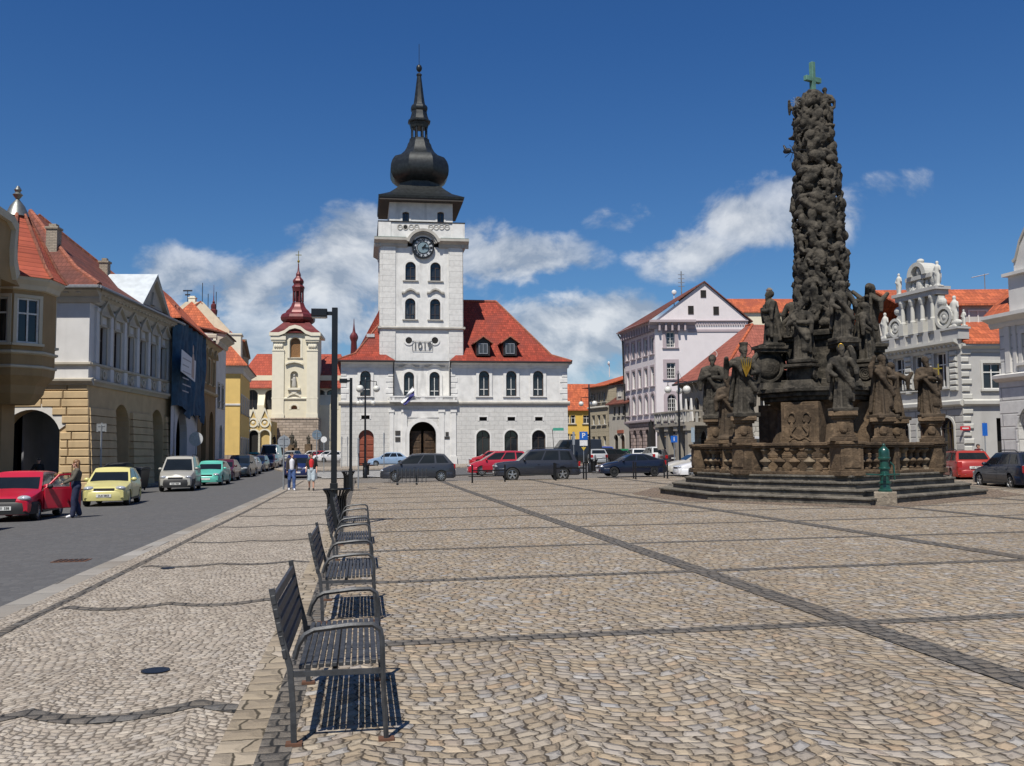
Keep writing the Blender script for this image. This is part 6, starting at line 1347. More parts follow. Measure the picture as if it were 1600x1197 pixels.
def pedestal(parent, mat, w_=.34, h=1.05, round_=False):
    mb = MB(); mb.box(-w_-.08, w_+.08, -w_-.08, w_+.08, 0, .12).box(-w_-.02, w_+.02, -w_-.02, w_+.02, .12, .2)
    if round_: mb.lathe([(w_*.92, .2), (w_*.86, h*.55), (w_*.9, h*.6), (w_*1.12, h*.68), (w_*1.12, h*.8), (w_*.9, h*.87)], 18)
    else: mb.frustum((-w_*.92, w_*.92, -w_*.92, w_*.92), .2, (-w_*.86, w_*.86, -w_*.86, w_*.86), h-.22); mb.box(-w_*.6, w_*.6, -w_*.95, -w_*.6, .3, h-.3)
    mb.ell((0, -w_*.9, h*.45), (.14, .08, .18), 10, 8)
    mb.box(-w_-.03, w_+.03, -w_-.03, w_+.03, h-.22, h-.14).box(-w_-.1, w_+.1, -w_-.1, w_+.1, h-.14, h); return mb.build('pedestal', mat, parent, bevel=.012)
def halo(parent, x, y, z, r, mat=M_gold):
    mb = MB(); mb.tube([(x+r*math.cos(t), y, z+r*math.sin(t)) for t in [2*PI*k/20 for k in range(20)]], .012, 5, True); mb.build('halo', mat, parent)
def palm(parent, p, sz=.5):
    mb = MB(); p = Vector(p)
    for k in range(5):
        t = R(105+k*-11); mb.tube([p, p+Vector((math.cos(t)*.5*sz-.02, -.03, math.sin(t)*.55*sz)), p+Vector((math.cos(t)*1.0*sz-.10*k*.3, -.05, math.sin(t)*1.05*sz))], [.016, .028, .006], 6)
    mb.build('palm_branch', M_gold, parent)
def place_saint(label, px, py_foot, Y, h, hp, seed, arms, mat=M_sd, turn=0.0, round_=False, extra=None, **kw):
    p = at(px, 700, Y); T = thing('saint_statue', label, 'statue', (p.x, p.y, ZP+HB+.02 if hp is None else ZP), math.atan2(-p.x, p.y), 'saints round the plague column')
    zf = at(px, py_foot, Y).z-T.location.z; pedestal(T, M_sb, .32, zf, round_)
    mb = MB(); saint(mb, h, seed, arms, turn=turn, M=Matrix.Translation((0, 0, zf+.05)), **kw)
    if extra: extra(mb, zf)
    link('figure', fused(mb, 'figure', mat, .020, 1), T); return T, zf
# six saints on the piers
def kids_(mb, zf):
    for k in range(3): mb.ell((-.1+.2*k, -.25, zf+.55+.3*k), (.13, .12, .14)).cap((-.1+.2*k, -.22, zf+.1+.3*k), (-.1+.2*k, -.25, zf+.45+.3*k), .13, .12)
S1, z = place_saint('dark group statue with small figures climbing round it, leftmost on the balustrade', 1118, 654, 35.9, 2.35, None, 3, 'chest', extra=kids_); halo(S1, 0, .05, z+2.42, .14, M_white)
S2, z = place_saint('dark saint statue crowned with a mitre and holding a golden palm branch', 1163, 651, 31.9, 2.35, None, 5, 'out', crown=True, cloak=True, turn=.3); palm(S2, (.12, -.42, z+1.30), .62); halo(S2, .12, .12, z+2.25, .2, M_black)
S3, z = place_saint('dark saint statue with bent head standing on the front pier of the balustrade', 1319, 643, 29.0, 1.98, None, 11, 'down', turn=.25); halo(S3, .0, -.10, z+1.98, .07)
S4, z = place_saint('tall cloaked saint statue leaning back on the right of the column', 1381, 653, 32.5, 2.1, None, 17, 'raise', M_sbd, turn=.6)
S5, z = place_saint('brown kneeling saint statue holding a thin rod out to the right', 1402, 656, 34.0, 2.0, None, 23, 'out', M_sbd, turn=2.6); mb = MB().tube([(.1, -.2, z+1.0), (1.35, -.2, z+1.04)], .018, 6); mb.build('rod', M_black, S5)
S6, z = place_saint('slim saint statue holding a gilt crucifix on the round right hand pedestal', 1457, 652, 33.0, 2.05, None, 31, 'chest', M_sbd, turn=.2, round_=True); mb = MB().box(.12, .40, -.42, -.39, z+1.62, z+1.66).box(.26, .30, -.42, -.39, z+1.42, z+1.80); mb.build('crucifix', M_gold, S6)
for o in (S4, S5): pass
p = at(1141, 700, 33.6); S7 = thing('saint_statue', 'lower robed statue kneeling between the two left hand saints', 'statue', (p.x, p.y, ZP), math.atan2(-p.x, p.y), 'saints round the plague column')
zf = at(1141, 687, 33.6).z-ZP; pedestal(S7, M_sb, .3, zf); mb = MB(); saint(mb, 2.2, 41, 'chest', M=Matrix.Translation((0, 0, zf+.05))); link('figure', fused(mb, 'figure', M_sbd, .028), S7)
# ---- the column itself
C = thing('plague_column', 'dark baroque plague column of piled stone clouds and figures with a green cross', 'monument', (MC.x, MC.y, ZP), math.atan2(-MC.x, MC.y)+R(-20))
CI = Matrix.Rotation(-C.rotation_euler.z, 4, 'Z')
def lc(px, py, Y):
    p = at(px, py, Y)-C.location; p = CI @ Vector((p.x, p.y, p.z)); return p
zA = lc(1250, 610, 34.6).z; zTop = zA
s_ = 34.6/1500
mb = MB(); o8 = lambda r, k=8, ph=PI/8: [(r*math.cos(ph+2*PI*i/k), r*math.sin(ph+2*PI*i/k)) for i in range(k)]
mb.prism(o8(2.75), 0, .5, 'z').prism(o8(2.6), .5, .65, 'z'); mb.build('foot', M_sb, C, bevel=.02)
vs = []; m_ = 48; rings = [(.65, 2.0), (1.0, 1.80), (1.6, 1.58), (2.2, 1.58), (zA-.42, 1.88)]
for z, r in rings:
    for k in range(m_):
        th = 2*PI*k/m_; q = r*(1-.14*(.5+.5*math.cos(4*th)))*(1.02); vs.append((q*math.cos(th), q*math.sin(th), z))
mb = MB().add(vs, [(j*m_+k, j*m_+(k+1) % m_, (j+1)*m_+(k+1) % m_, (j+1)*m_+k) for j in range(len(rings)-1) for k in range(m_)]+[tuple((len(rings)-1)*m_+k for k in range(m_))]); mb.build('plinth_body', M_sb, C, smooth=25)
for q in range(4):
    mb = MB(); mb.M = Matrix.Rotation(PI/2*q+R(0), 4, 'Z'); mb.box(-.66, .66, -2.12, -1.2, .65, zA-.5); mb.box(-.55, .55, -2.15, -2.1, .75, zA-.6)
    pn = mb.build('relief_panel', M_sb, C, bevel=.012)
    mb = MB(); mb.M = Matrix.Rotation(PI/2*q, 4, 'Z'); h_ = zA-.6
    for sx in (-1, 1):
        mb.tube([(sx*(.26+.13*math.cos(t)), -2.16, h_-.45+.17*math.sin(t)) for t in [R(-60)+R(300)*k/14 for k in range(15)]], .035, 6); mb.tube([(sx*.12, -2.16, h_-.75), (sx*.3, -2.16, h_-.95), (sx*.22, -2.16, h_-1.15)], [.03, .05, .02], 6); mb.tube([(sx*.08, -2.16, 1.15), (sx*.3, -2.16, 1.3), (sx*.34, -2.16, 1.6)], [.04, .05, .015], 6); mb.ell((sx*.2, -2.14, 1.05), (.14, .05, .1)); mb.tube([(sx*.0, -2.16, h_-1.2), (sx*.18, -2.16, h_-1.12), (sx*.38, -2.16, h_-1.25)], [.03, .045, .02], 6)
    mb.ell((0, -2.14, .95), (.2, .05, .14)); link('scrollwork', mb.mesh('scrollwork', M_sb, 60), pn)
mb = MB()
for r, z0, z1 in ((2.15, zA-.45, zA-.3), (2.3, zA-.3, zA-.15), (2.42, zA-.15, zA)): mb.prism(o8(r, 8, 0), z0, z1, 'z')
mb.build('plinth_cornice', M_sd, C, bevel=.02)
zB = lc(1300, 515, 33.5).z                             # slab carrying the upper figures
mb = MB().prism(o8(1.28, 4, PI/4), zA, zB-.2, 'z'); mb.prism(o8(1.5, 4, PI/4), zA, zA+.35, 'z'); mb.prism(o8(1.62, 4, PI/4), zB-.2, zB, 'z').prism(o8(1.45, 4, PI/4), zB-.34, zB-.2, 'z'); mb.build('upper_pedestal', M_sd, C, bevel=.02)
zc0, zc1 = zA+.1, lc(1257, 566, 32.6).z
for q in range(4):                                     # corner consoles with volutes
    mb = MB(); mb.M = Matrix.Rotation(PI/2*q+R(0), 4, 'Z') @ Matrix.Translation((0, -1.75, 0))
    mb.frustum((-.55, .55, -.45, .45), zA, (-.42, .42, -.36, .4), zA+.26); h_ = zc1-zA-.35
    mb.M = mb.M @ Matrix.Translation((0, 0, zA+.26+h_*.45)); t = [2*PI*k/22 for k in range(22)]
    for sx in (-.44, .10): mb.add(*[(lambda L_: L_)([(sx+dx, r*math.cos(a)*.9, r*math.sin(a)) for dx in (0, .34) for r in (h_*.46,) for a in t]), [tuple(range(21, -1, -1)), tuple(range(22, 44))]+[(k, (k+1) % 22, 22+(k+1) % 22, 22+k) for k in range(22)]])
    for r in (.34, .22, .1):
        for sx in (-.46, .46): mb.tube([(sx, h_*r*1.2*math.cos(a), h_*r*1.2*math.sin(a)) for a in t], .035, 6, True)
    mb.box(-.38, .38, -.2, .5, -h_*.5, h_*.45); mb.box(-.52, .52, -.48, .45, h_*.5, h_*.5+.09).box(-.46, .46, -.42, .4, h_*.42, h_*.5); mb.build('volute_console', M_sd, C, smooth=35)
    mb = MB(); mb.M = Matrix.Rotation(PI/2*q+PI/4, 4, 'Z') @ Matrix.Translation((0, -2.0, 0)); mb.frustum((-.45, .45, -.35, .6), zA, (-.36, .36, -.28, .6), zA+.25); mb.M = mb.M @ Matrix.Translation((0, 0, zA+.85))
    for r in (.55, .40, .26, .12): mb.tube([(0, r*math.cos(a), r*math.sin(a)) for a in t], [.10]*22, 8, True); 
    mb.ell((0, 0, 0), (.22, .5, .5)); mb.box(-.3, .3, -.35, .7, .5, .62).box(-.36, .36, -.42, .7, .62, .74); mb.build('scroll_buttress', M_sd, C, smooth=40)
# figures round the foot of the cloud pillar
for q, (ang, r, z, h, arms, wg, sd_) in enumerate(((0, 1.6, zc1+.1, 2.15, 'chest', False, 51), (PI/4, 1.8, zA+1.62, 2.05, 'down', False, 53), (-PI/4, 1.8, zA+1.62, 2.0, 'chest', False, 57), (PI/2, 1.65, zc1+.1, 2.1, 'down', False, 59), (-PI/2, 1.65, zc1+.1, 2.1, 'chest', True, 61), (3*PI/4, 2.0, zA+1.62, 2.3, 'out', True, 63), (-3*PI/4, 2.0, zA+1.62, 2.3, 'chest', False, 65), (PI, 1.75, zc1+.1, 2.3, 'down', True, 67))):
    mb = MB(); saint(mb, h, sd_, arms, wings=wg, M=Matrix.Rotation(ang, 4, 'Z') @ Matrix.Translation((0, -r, z)))
    link('angel' if wg else 'saint_figure', fused(mb, 'figure', M_sd, .022, 1), C)
# cloud pillar: piled clouds, cherub heads, drapery
zq0, zq1 = zB-.1, lc(1270, 160, 34.6).z
cxb = lc(1287, 480, 34.6).x; cxt = lc(1271, 180, 34.6).x
lr = random.Random(12); mb = MB()
prof = lambda t: 1.02*(1-t)+.60*t-.04*math.sin(t*9)
ctr = lambda t: cxb+(cxt-cxb)*t
mb.M = Matrix.Identity(4)
for k in range(12):
    t0, t1 = k/12, (k+1)/12; mb.cap((ctr(t0), 0, zq0+(zq1-zq0)*t0), (ctr(t1), 0, zq0+(zq1-zq0)*t1), prof(t0)*.80, prof(t1)*.80, 14)
N = 430
for k in range(N):
    t = (k+lr.random())/N; th = k*2.39996+lr.uniform(-.3, .3); R_ = prof(t); sz = lr.uniform(.16, .30)*(1-.25*t); z = zq0+(zq1-zq0)*t
    c = Vector((ctr(t)+math.cos(th)*R_*lr.uniform(.82, 1.0), math.sin(th)*R_*lr.uniform(.82, 1.0), z)); kind = lr.random()
    out = Vector((math.cos(th), math.sin(th), 0)); tan = Vector((-math.sin(th), math.cos(th), 0)); up = Vector((0, 0, 1))
    if kind < .40:                                      # cloud puff, squashed
        a = lr.uniform(0, PI); q = Matrix.Rotation(th, 4, 'Z') @ Matrix.Rotation(a, 4, 'X'); mb.ell(c, (sz*.75, sz*1.35, sz*.8), 12, 8, q)
    elif kind < .62:                                    # spiral swirl
        a0 = lr.uniform(0, 6.28); sg = lr.choice((-1, 1)); pts = []; rr = []
        for i in range(20):
            f = i/19; ra = sz*1.25*(1-f*.85); a = a0+sg*f*8.5; pts.append(c+tan*ra*math.cos(a)+up*ra*math.sin(a)+out*(.02+.14*f)); rr.append(sz*(.34-.12*f))
        mb.tube(pts, rr, 8); mb.ell(c, (sz*.9, sz*.9, sz*.9))
    elif kind < .80:                                    # limb or fold of drapery
        a = lr.uniform(-.9, .9)+PI/2*lr.choice((0, 1, 1)); d = tan*math.cos(a)+up*math.sin(a); L_ = sz*lr.uniform(1.3, 2.2); m1 = c+out*sz*.45
        mb.cap(c-d*L_, m1, sz*.34, sz*.42).cap(m1, c+d*L_*.8-out*.05, sz*.42, sz*.3)
        for w in (-1, 1): e = d.cross(out)*sz*.42*w; mb.cap(c-d*L_+e, c+e+out*sz*.25, sz*.2, sz*.24)
    else:                                               # cherub head with wings and small body
        h_ = c+out*sz*.45; mb.ell(h_, (sz*.52, sz*.52, sz*.6)); mb.ell(h_+up*sz*.18-out*sz*.08, (sz*.58, sz*.58, sz*.5)); mb.cap(h_+out*sz*.48, h_+out*sz*.55-up*.02, sz*.1, sz*.1)
        for w in (-1, 1):
            for i in range(3): mb.cap(h_-up*sz*.3+tan*w*sz*.3, h_+tan*w*sz*(1.3-.2*i)+up*sz*(.5-.45*i), sz*.22, sz*.16)
        mb.cap(h_-up*sz*.7, h_-up*sz*1.6-out*.05, sz*.42, sz*.34); mb.cap(h_-up*sz*1.5, h_-up*sz*2.1+tan*sz*.6, sz*.26, sz*.2)
for k, (dx, h_) in enumerate(((-.42, 1.5), (.1, 1.75), (.55, 1.55))):   # crowning figures
    pass
mb.M = Matrix.Identity(4)
pil = fused(mb, 'cloud_pillar', M_sd, .024, 0); link('cloud_pillar', pil, C)
for dx, dy, zz_, h_, arms, sd_ in ((-.5, -.1, -1.25, 1.55, 'raise', 71), (.02, -.30, -.95, 1.35, 'chest', 73), (.46, .02, -1.05, 1.5, 'out', 75), (0, .4, -1.0, 1.4, 'raise', 77)):
    mb = MB(); saint(mb, h_, sd_, arms, M=Matrix.Translation((cxt+dx, dy, zq1+zz_)), turn=dx); link('crowning_figure', fused(mb, 'figure', M_sd, .028, 1), C)
zx0, zx1 = lc(1271, 175, 34.6).z, lc(1270, 98, 34.6).z
mb = MB(); a = R(24); mb.M = Matrix.Translation((lc(1270, 120, 34.6).x, 0, 0)) @ Matrix.Rotation(R(66), 4, 'Z'); mb.box(-.085, .085, -.085, .085, zx0-.6, zx1).box(-.38, .38, -.08, .08, zx1-.75, zx1-.56); mb.build('cross', M_verd, C, bevel=.012)
b = lc(1230, 236, 34.0); mb = MB()
for k in range(9): t = 2*PI*k/9; mb.tube([b+Vector((.25, 0, .0)), b+Vector((.3+.42*math.cos(t), 0, .35*math.sin(t)-.1))], .01, 4)
mb.ell(b, (.16, .09, .1)).cap(b+Vector((-.05, 0, .05)), b+Vector((-.12, 0, .22)), .06, .03).tube([b, Vector((cxt-.3, 0, b.z))], .02, 5); mb.build('rayed_dove', M_black, C)
b = lc(1243, 159, 34.4); mb = MB()
for k in range(10): t = 2*PI*k/10; mb.tube([b, b+Vector((.2*math.cos(t), 0, .2*math.sin(t)))], .008, 4)
mb.build('star_halo', M_sheet, C)
# water pump
p = gnd(1384, 789); T = thing('water_pump', 'green cast iron street pump on a square stone block before the steps', 'pump', p, math.atan2(-p.x, p.y)); k = p.y/1500
M_pg = flat('green_enamel_paint', (.007, .052, .040), .35, 0, .3, 6, .1, .3)
MB().cbox(-.30, .30, -.28, .28, -.03, .37, .02).build('stone_block', sandstone('pump_stone', (.27, .23, .18), (.15, .12, .09), .4), T, bevel=.015)
mb = MB().lathe([(.19, .37), (.19, .42), (.15, .45), (.14, .58), (.17, .60), (.17, .64), (.13, .66), (.125, .98), (.16, 1.0), (.16, 1.04), (.13, 1.06), (.13, 1.25), (.17, 1.27), (.175, 1.32), (.15, 1.34), (.15, 1.48), (.14, 1.54), (.08, 1.61), (.04, 1.64), (.05, 1.68), (.02, 1.72)], 16); mb.build('body', M_pg, T, smooth=40)
mb = MB().tube([(0, -.12, .88), (0, -.26, .88), (0, -.32, .80)], .045, 8).tube([(-.5, -.1, .86), (-.1, -.12, .84), (.4, -.1, .86)], .02, 6); mb.build('spout', M_pg, T, smooth=50); MB().tube([(.15, 0, 1.2), (.24, .02, 1.1), (.26, .04, .7)], .025, 8).build('handle', M_pg, T, smooth=50)
# ---------------------------------------------------------------- benches, bins, lamps, signs, railings
M_bm = flat('grey_bench_steel', (.050, .052, .056), .5, .3, .3, 14, .15, 0); M_rust_ = flat('rusty_foot', (.10, .045, .025), .8)
M_blk = flat('black_lamp_paint', (.010, .011, .013), .35, .2); M_globe = flat('opal_glass_globe', (.62, .61, .56), .25, 0, .05, 2)
bA = w2g(*gnd(455, 1165).xy); bB = w2g(*gnd(590, 1165).xy); bw = bB[0]-bA[0]
BENCH = thing('bench', 'x', 'bench', (0, 0, 0), TH, 'slatted steel benches along the dark strip')
W_ = .50; LB = 1.46
for i in range(13):
    x = .03+i*(W_-.06)/12; zsl = .415+.02*(x/W_)
    MB().box(x-.014, x+.014, .03, LB-.03, zsl-.012, zsl+.012).build('seat_slat', M_bm, BENCH, bevel=.003)
for i in range(5):
    z = .50+i*.075; x = -.045-(z-.42)*.20; mb = MB(); mb.M = Matrix.Translation((x, 0, z)) @ Matrix.Rotation(-.2, 4, 'Y'); mb.box(-.012, .012, -.02, LB+.02, -.026, .026); mb.build('back_slat', M_bm, BENCH, bevel=.003)
for y in (.0, LB):
    mb = MB().tube([(-.005, y, 0), (-.012, y, .2), (-.03, y, .42), (-.085, y, .62), (-.135, y, .86)], [.022]*5, 4); mb.build('rear_leg', M_bm, BENCH)
    mb = MB().tube([(W_+.005, y, 0), (W_-.012, y, .3), (W_-.02, y, .56), (W_-.03, y, .615), (W_-.075, y, .645), (W_-.2, y, .645), (.10, y, .625), (.05, y, .60), (.015, y, .545), (-.005, y, .47)], .017, 6); mb.build('front_leg_and_armrest', M_bm, BENCH, smooth=40)
    MB().box(-.02, W_, y-.012, y+.012, .372, .40).build('seat_rail', M_bm, BENCH)
    for x in (-.005, W_+.005): MB().box(x-.045, x+.045, y-.035, y+.035, -.002, .014).build('foot', M_rust_, BENCH)
MB().box(.2, .23, 0, LB, .37, .398).build('cross_rail', M_bm, BENCH)
blab = ['grey slatted steel bench nearest the camera casting a striped shadow', 'second grey slatted bench behind the nearest one', 'third grey slatted bench in the row, just before the farthest', 'farthest grey slatted bench right in front of the litter bin']
for k in range(4):
    o = BENCH if k == 0 else copy_tree(BENCH); p = g2w(bA[0]+.02, bA[1]+4.0*k+(.0, -.05, .1, .05)[k]); o.location = (p.x, p.y, gz(p.x, p.y)+.003); o['label'] = blab[k]
# litter bins
def make_bin():
    b = thing('litter_bin', 'x', 'litter bin', (0, 0, 0), 0, 'slatted black litter bins'); n = 22
    for k in range(n):
        t = 2*PI*k/n; mb = MB(); mb.M = Matrix.Rotation(t, 4, 'Z'); mb.tube([(.20, 0, .04), (.20, 0, .62), (.225, 0, .74), (.30, 0, .85)], [.02, .02, .021, .022], 4); mb.build('slat', M_blk, b)
    MB().lathe([(.17, .03), (.18, .70), (.17, .70), (.16, .05)], 18).build('liner', M_dark, b); 
    mb = MB()
    mb.tube([(.305*math.cos(2*PI*k/24), .305*math.sin(2*PI*k/24), .855) for k in range(24)], .016, 6, True).tube([(.215*math.cos(2*PI*k/24), .215*math.sin(2*PI*k/24), .06) for k in range(24)], .014, 6, True); mb.build('rim', M_blk, b); return b
bin0 = make_bin()
for k, (px, py, lb) in enumerate(((526, 824, 'flared black litter bin at the end of the bench row, beside the tall lamp post'), (544, 766, 'slatted litter bin at the foot of the second square lamp post'), (572, 743, 'small dark litter bin by the globe lamp before the town hall'), (928, 737, 'dark litter bin at the foot of the globe lamp right of the town hall'))):
    o = bin0 if k == 0 else copy_tree(bin0); o.location = gnd(px, py); o['label'] = lb
# square lamp posts
def lamp(px, Y, H, label, w_=.065):
    p = at(px, 708, Y); z = gz(p.x, p.y); T = thing('street_lamp', label, 'street lamp', (p.x, p.y, z), TH, 'square black lamp posts')
    MB().box(-.085, .085, -.085, .085, -.02, 1.0).box(-w_, w_, -w_, w_, 1.0, H).build('post', M_blk, T, bevel=.008); MB().box(-.17, -w_, -.03, .03, H-.17, H-.09).build('arm', M_blk, T)
    hd = MB().cbox(-.52, -.17, -.15, .15, H-.22, H-.04, .02).build('lamp_head', M_blk, T); link('lens', MB().box(-.50, -.19, -.12, .12, H-.235, H-.221).mesh('lens', flat('lamp_lens', (.35, .35, .33), .3)), hd)
    MB().box(-.11, .11, -.11, .11, -.02, .03).build('base_plate', M_blk, T)
lamp(522, 21.6, 1.6+233/1500*21.6, 'tall square black street lamp rising between benches and town hall'); lamp(548, 43.5, 1.6+121/1500*43.5, 'shorter looking square street lamp behind the tall one, before the town hall')
# globe lamps
def globe_lamp(px, pyb, pyt, Y, globes, label):
    p = at(px, 700, Y); z = gz(p.x, p.y)-.06; T = thing('globe_lamp', label, 'street lamp', (p.x, p.y, z), 0, 'black lamp posts with white globes'); H = at(px, pyt, Y).z-z; s_ = Y/1500
    MB().lathe([(.16, -.05), (.16, .5), (.10, .6), (.075, .7), (.065, H*.6), (.055, H-.05), (.02, H)], 10).build('post', M_blk, T, smooth=40)
    for gx, gy, gr, yy in globes:
        dx = (gx-px)*s_; zg = at(gx, gy, Y).z-z; r = gr*s_
        MB().tube([(0, 0, zg+r+.25), (dx*.5, yy*.5, zg+r+.3), (dx, yy, zg+r+.25), (dx, yy, zg+r)], .028, 6).tube([(0, 0, zg+r+1.0), (dx*.55, yy*.55, zg+r+.3)], .012, 4).build('arm', M_blk, T); gb = MB().ell((dx, yy, zg), (r, r, r*1.02), 18, 12).build('globe', M_globe, T, smooth=60); link('cap', MB().lathe([(r*.45, zg+r*.85), (r*.35, zg+r*1.1), (.03, zg+r*1.15)], 12, (dx, yy)).mesh('cap', M_blk), gb)
globe_lamp(570.5, 743, 592, 66, [(562, 607.5, 6, 0), (588, 607.5, 5.4, 0)], 'two globe street lamp in front of the red door of the town hall')
globe_lamp(571, 722, 620, 98, [(559, 629.5, 3.6, .3), (566, 629.5, 3.6, -.4), (582.5, 629.5, 3.9, 0)], 'small three globe lamp close to the town hall wall')
globe_lamp(1062, 728, 583, 62, [(1045.5, 609, 5.6, 0), (1066, 610, 5.0, .7), (1074, 609, 6.2, -.2)], 'three globe street lamp in front of the balcony house')
globe_lamp(921.5, 738, 600, 70, [(909, 631, 3.9, 0), (925, 630.5, 3.5, .8), (930, 630.5, 4.2, 0)], 'three globe street lamp between the yellow and beige houses')
# traffic signs
M_sg = flat('sign_back_grey', (.33, .35, .37), .45, .5); M_blue = flat('sign_blue', (.01, .10, .42), .4); M_wh = flat('sign_white', (.62, .62, .62), .5)
def sign(px, pyb, pyt, label, shape, w_, col, Y=None, back=False, txt=None, extra=None, rz=0.0):
    p = gnd(px, pyb) if Y is None else at(px, 700, Y); Y = p.y; z = gz(p.x, p.y)-.05; H = at(px, pyt, Y).z-z; T = thing('traffic_sign', label, 'sign', (p.x, p.y, z), rz)
    MB().tube([(0, .03, 0), (0, .03, H+.05)], .032, 8).build('post', M_sg, T); hw = w_/2
    mb = MB(); t = [2*PI*k/28 for k in range(28)]
    if shape == 'round': mb.prism([(hw*math.cos(q), H-hw+hw*math.sin(q)) for q in t], -.012, .0)
    elif shape == 'rect': mb.prism([(-hw, H-2*hw*1.0), (hw, H-2*hw), (hw, H), (-hw, H)], -.012, 0)
    else: mb.prism([(-hw, H-shape), (hw, H-shape), (hw, H), (-hw, H)], -.012, 0)
    pl = mb.build('plate', col, T)
    if back:
        mb = MB().box(-hw*.7, hw*.7, -.03, -.012, H-hw*.55, H-hw*.45).box(-hw*.7, hw*.7, -.03, -.012, H-hw*1.55, H-hw*1.45).tube([(0, -.045, .0), (0, -.045, H-.05)], .03, 8); mb.build('bracket', M_sg, T)
    if txt: link('lettering', text_mesh(txt, hw*1.7, .004, M_wh, bold=.01), pl, (0, -.016, H-hw))
    if extra: extra(T, H, hw)
    return T
sign(443, 765, 680.5, 'grey back of the round sign at the kerb beside the walking men', 'round', .60, M_sg, back=True)
sign(495, 745, 672, 'round blue backed sign further along the kerb left of the lamp post', 'round', .62, flat('sign_back_blue_grey', (.16, .22, .28), .5, .4), Y=62, back=True)
sign(506, 735, 682, 'small round sign with white face near the church parking', 'round', .5, M_wh, Y=78)
sign(306, 730, 675, 'white round sign in front of the brown house', 'round', .9, flat('sign_pale', (.45, .46, .47), .5), Y=62)
def plates(T, H, hw):
    MB().box(-.22, .22, -.015, -.003, H-.95, H-.55).build('lower_plate', M_sg, T)
sign(158, 752, 662, 'pole with two grey sign backs by the arcade corner', .42, .5, M_sg, Y=48.5, back=True)
def under(T, H, hw):
    p = MB().box(-hw*.95, hw*.95, -.015, -.003, H-hw*2.1-.5, H-hw*2.1).build('lower_plate', M_wh, T); mb = MB().prism([(-.22, H-hw*2.1-.62), (.22, H-hw*2.1-.62), (0, H-hw*2.1-.95)], -.015, -.003); mb.build('yield_back', flat('sign_yellow', (.5, .36, .05), .5), T)
sign(912, 728, 674.5, 'blue parking sign with white letter P before the yellow house', 'rect', .75, M_blue, Y=88, txt='P', extra=under)
sign(896.5, 728, 675, 'narrow grey sign edge on its pole beside the parking sign', 1.2, .22, M_sg, Y=90)
sign(1053.5, 720, 681, 'small blue square information sign with white stroke by the lamp post', 'rect', .52, M_blue, Y=76, txt='i')
sign(1083, 715, 668, 'tall narrow grey blue sign before the dark arcade of the balcony house', 1.1, .26, flat('sign_grey_blue', (.25, .31, .36), .5), Y=72)
sign(1540, 720, 661, 'narrow blue sign on a grey pole by the corner house at right', .75, .3, M_blue, Y=56)
for px, pyb, pyt, Y in ((560, 760, 684, 46), (600, 752, 676, 66), (534, 716, 682, 92), (543, 716, 682, 95)):
    p = at(px, 700, Y); z = gz(p.x, p.y)-.05; T = thing('sign_pole', {560: 'thin grey pole standing just right of the second lamp post', 600: 'thin grey pole before the light blue car', 534: 'thin pole at the left corner of the town hall, left of a pair', 543: 'thin pole by the town hall corner, right of a pair'}[px], 'pole', (p.x, p.y, z)); MB().tube([(0, 0, 0), (0, 0, at(px, pyt, Y).z-z)], .035, 8).build('pole', M_sg, T); MB().box(-.03, .03, -.16, .16, at(px, pyt, Y).z-z-.75, at(px, pyt, Y).z-z-.05).build('edge_on_plate', M_sg, T)
p = at(866, 700, 88); z = gz(p.x, p.y); T = thing('street_name_sign', 'green street name board on a leaning pole before the town hall', 'sign', (p.x, p.y, z)); mb = MB().tube([(.05, 0, 0), (-.15, 0, at(866, 671, 88).z-z)], .03, 6).build('post', M_blk, T); x1 = (879-864)/1500*88; z1 = at(866, 671, 88).z-z
MB().box(-.1, x1, -.03, 0, z1-.12, z1+.14).build('board', flat('sign_green', (.05, .28, .20), .5), T)
# railings before the parked cars
def railing(px0, px1, py0, py1, label):
    a, b = gnd(px0, py0), gnd(px1, py1); d = b-a; L = d.length; T = thing('railing', label, 'railing', a, math.atan2(d.y, d.x), 'low barrier rails edging the square'); k = a.y/1500
    for x in (0, L): MB().box(x-.035, x+.035, -.035, .035, -.02, .95).build('post', M_blk, T, bevel=.008)
    MB().box(.05, L-.05, -.022, .022, .62, .68).build('rail', M_blk, T)
railing(738, 789, 755, 753, 'low black rail before the red cars and the front of the dark jeep'); railing(866, 912, 750, 748.5, 'low black rail before the rear of the dark jeep')
railing(868.5, 916, 751, 749.5, 'second low rail close behind the one at the rear of the dark jeep')
railing(990, 1038, 748, 747, 'low black rail before the rear of the dark blue hatchback'); railing(993.5, 1043, 749, 748, 'doubled low rail at the rear of the dark blue hatchback')
railing(930, 948, 728, 727, 'short dark rail by the globe lamp across the street')
# bicycle rack
a, b = gnd(621, 758), gnd(651, 757.5); d = b-a; L = d.length; T = thing('bicycle_rack', 'grey bicycle rack of narrow hoops in front of the dark minivan', 'bicycle rack', a, math.atan2(d.y, d.x))
for x in (0, L): MB().box(x-.05, x+.05, -.05, .05, -.02, .5).build('post', M_blk, T)
mb = MB().tube([(-.45, 0, .42), (L+.6, 0, .42)], .02, 6).tube([(-.3, -.35, .12), (L+.4, -.35, .12)], .015, 5); mb.build('rail', M_bm, T)
for k in range(10): x = -.4+k*(L+.9)/9; MB().tube([(x, -.3, .1), (x, -.1, .75), (x, .0, .85), (x, .12, .75), (x, .2, .12)], .012, 5).build('hoop', M_bm, T)
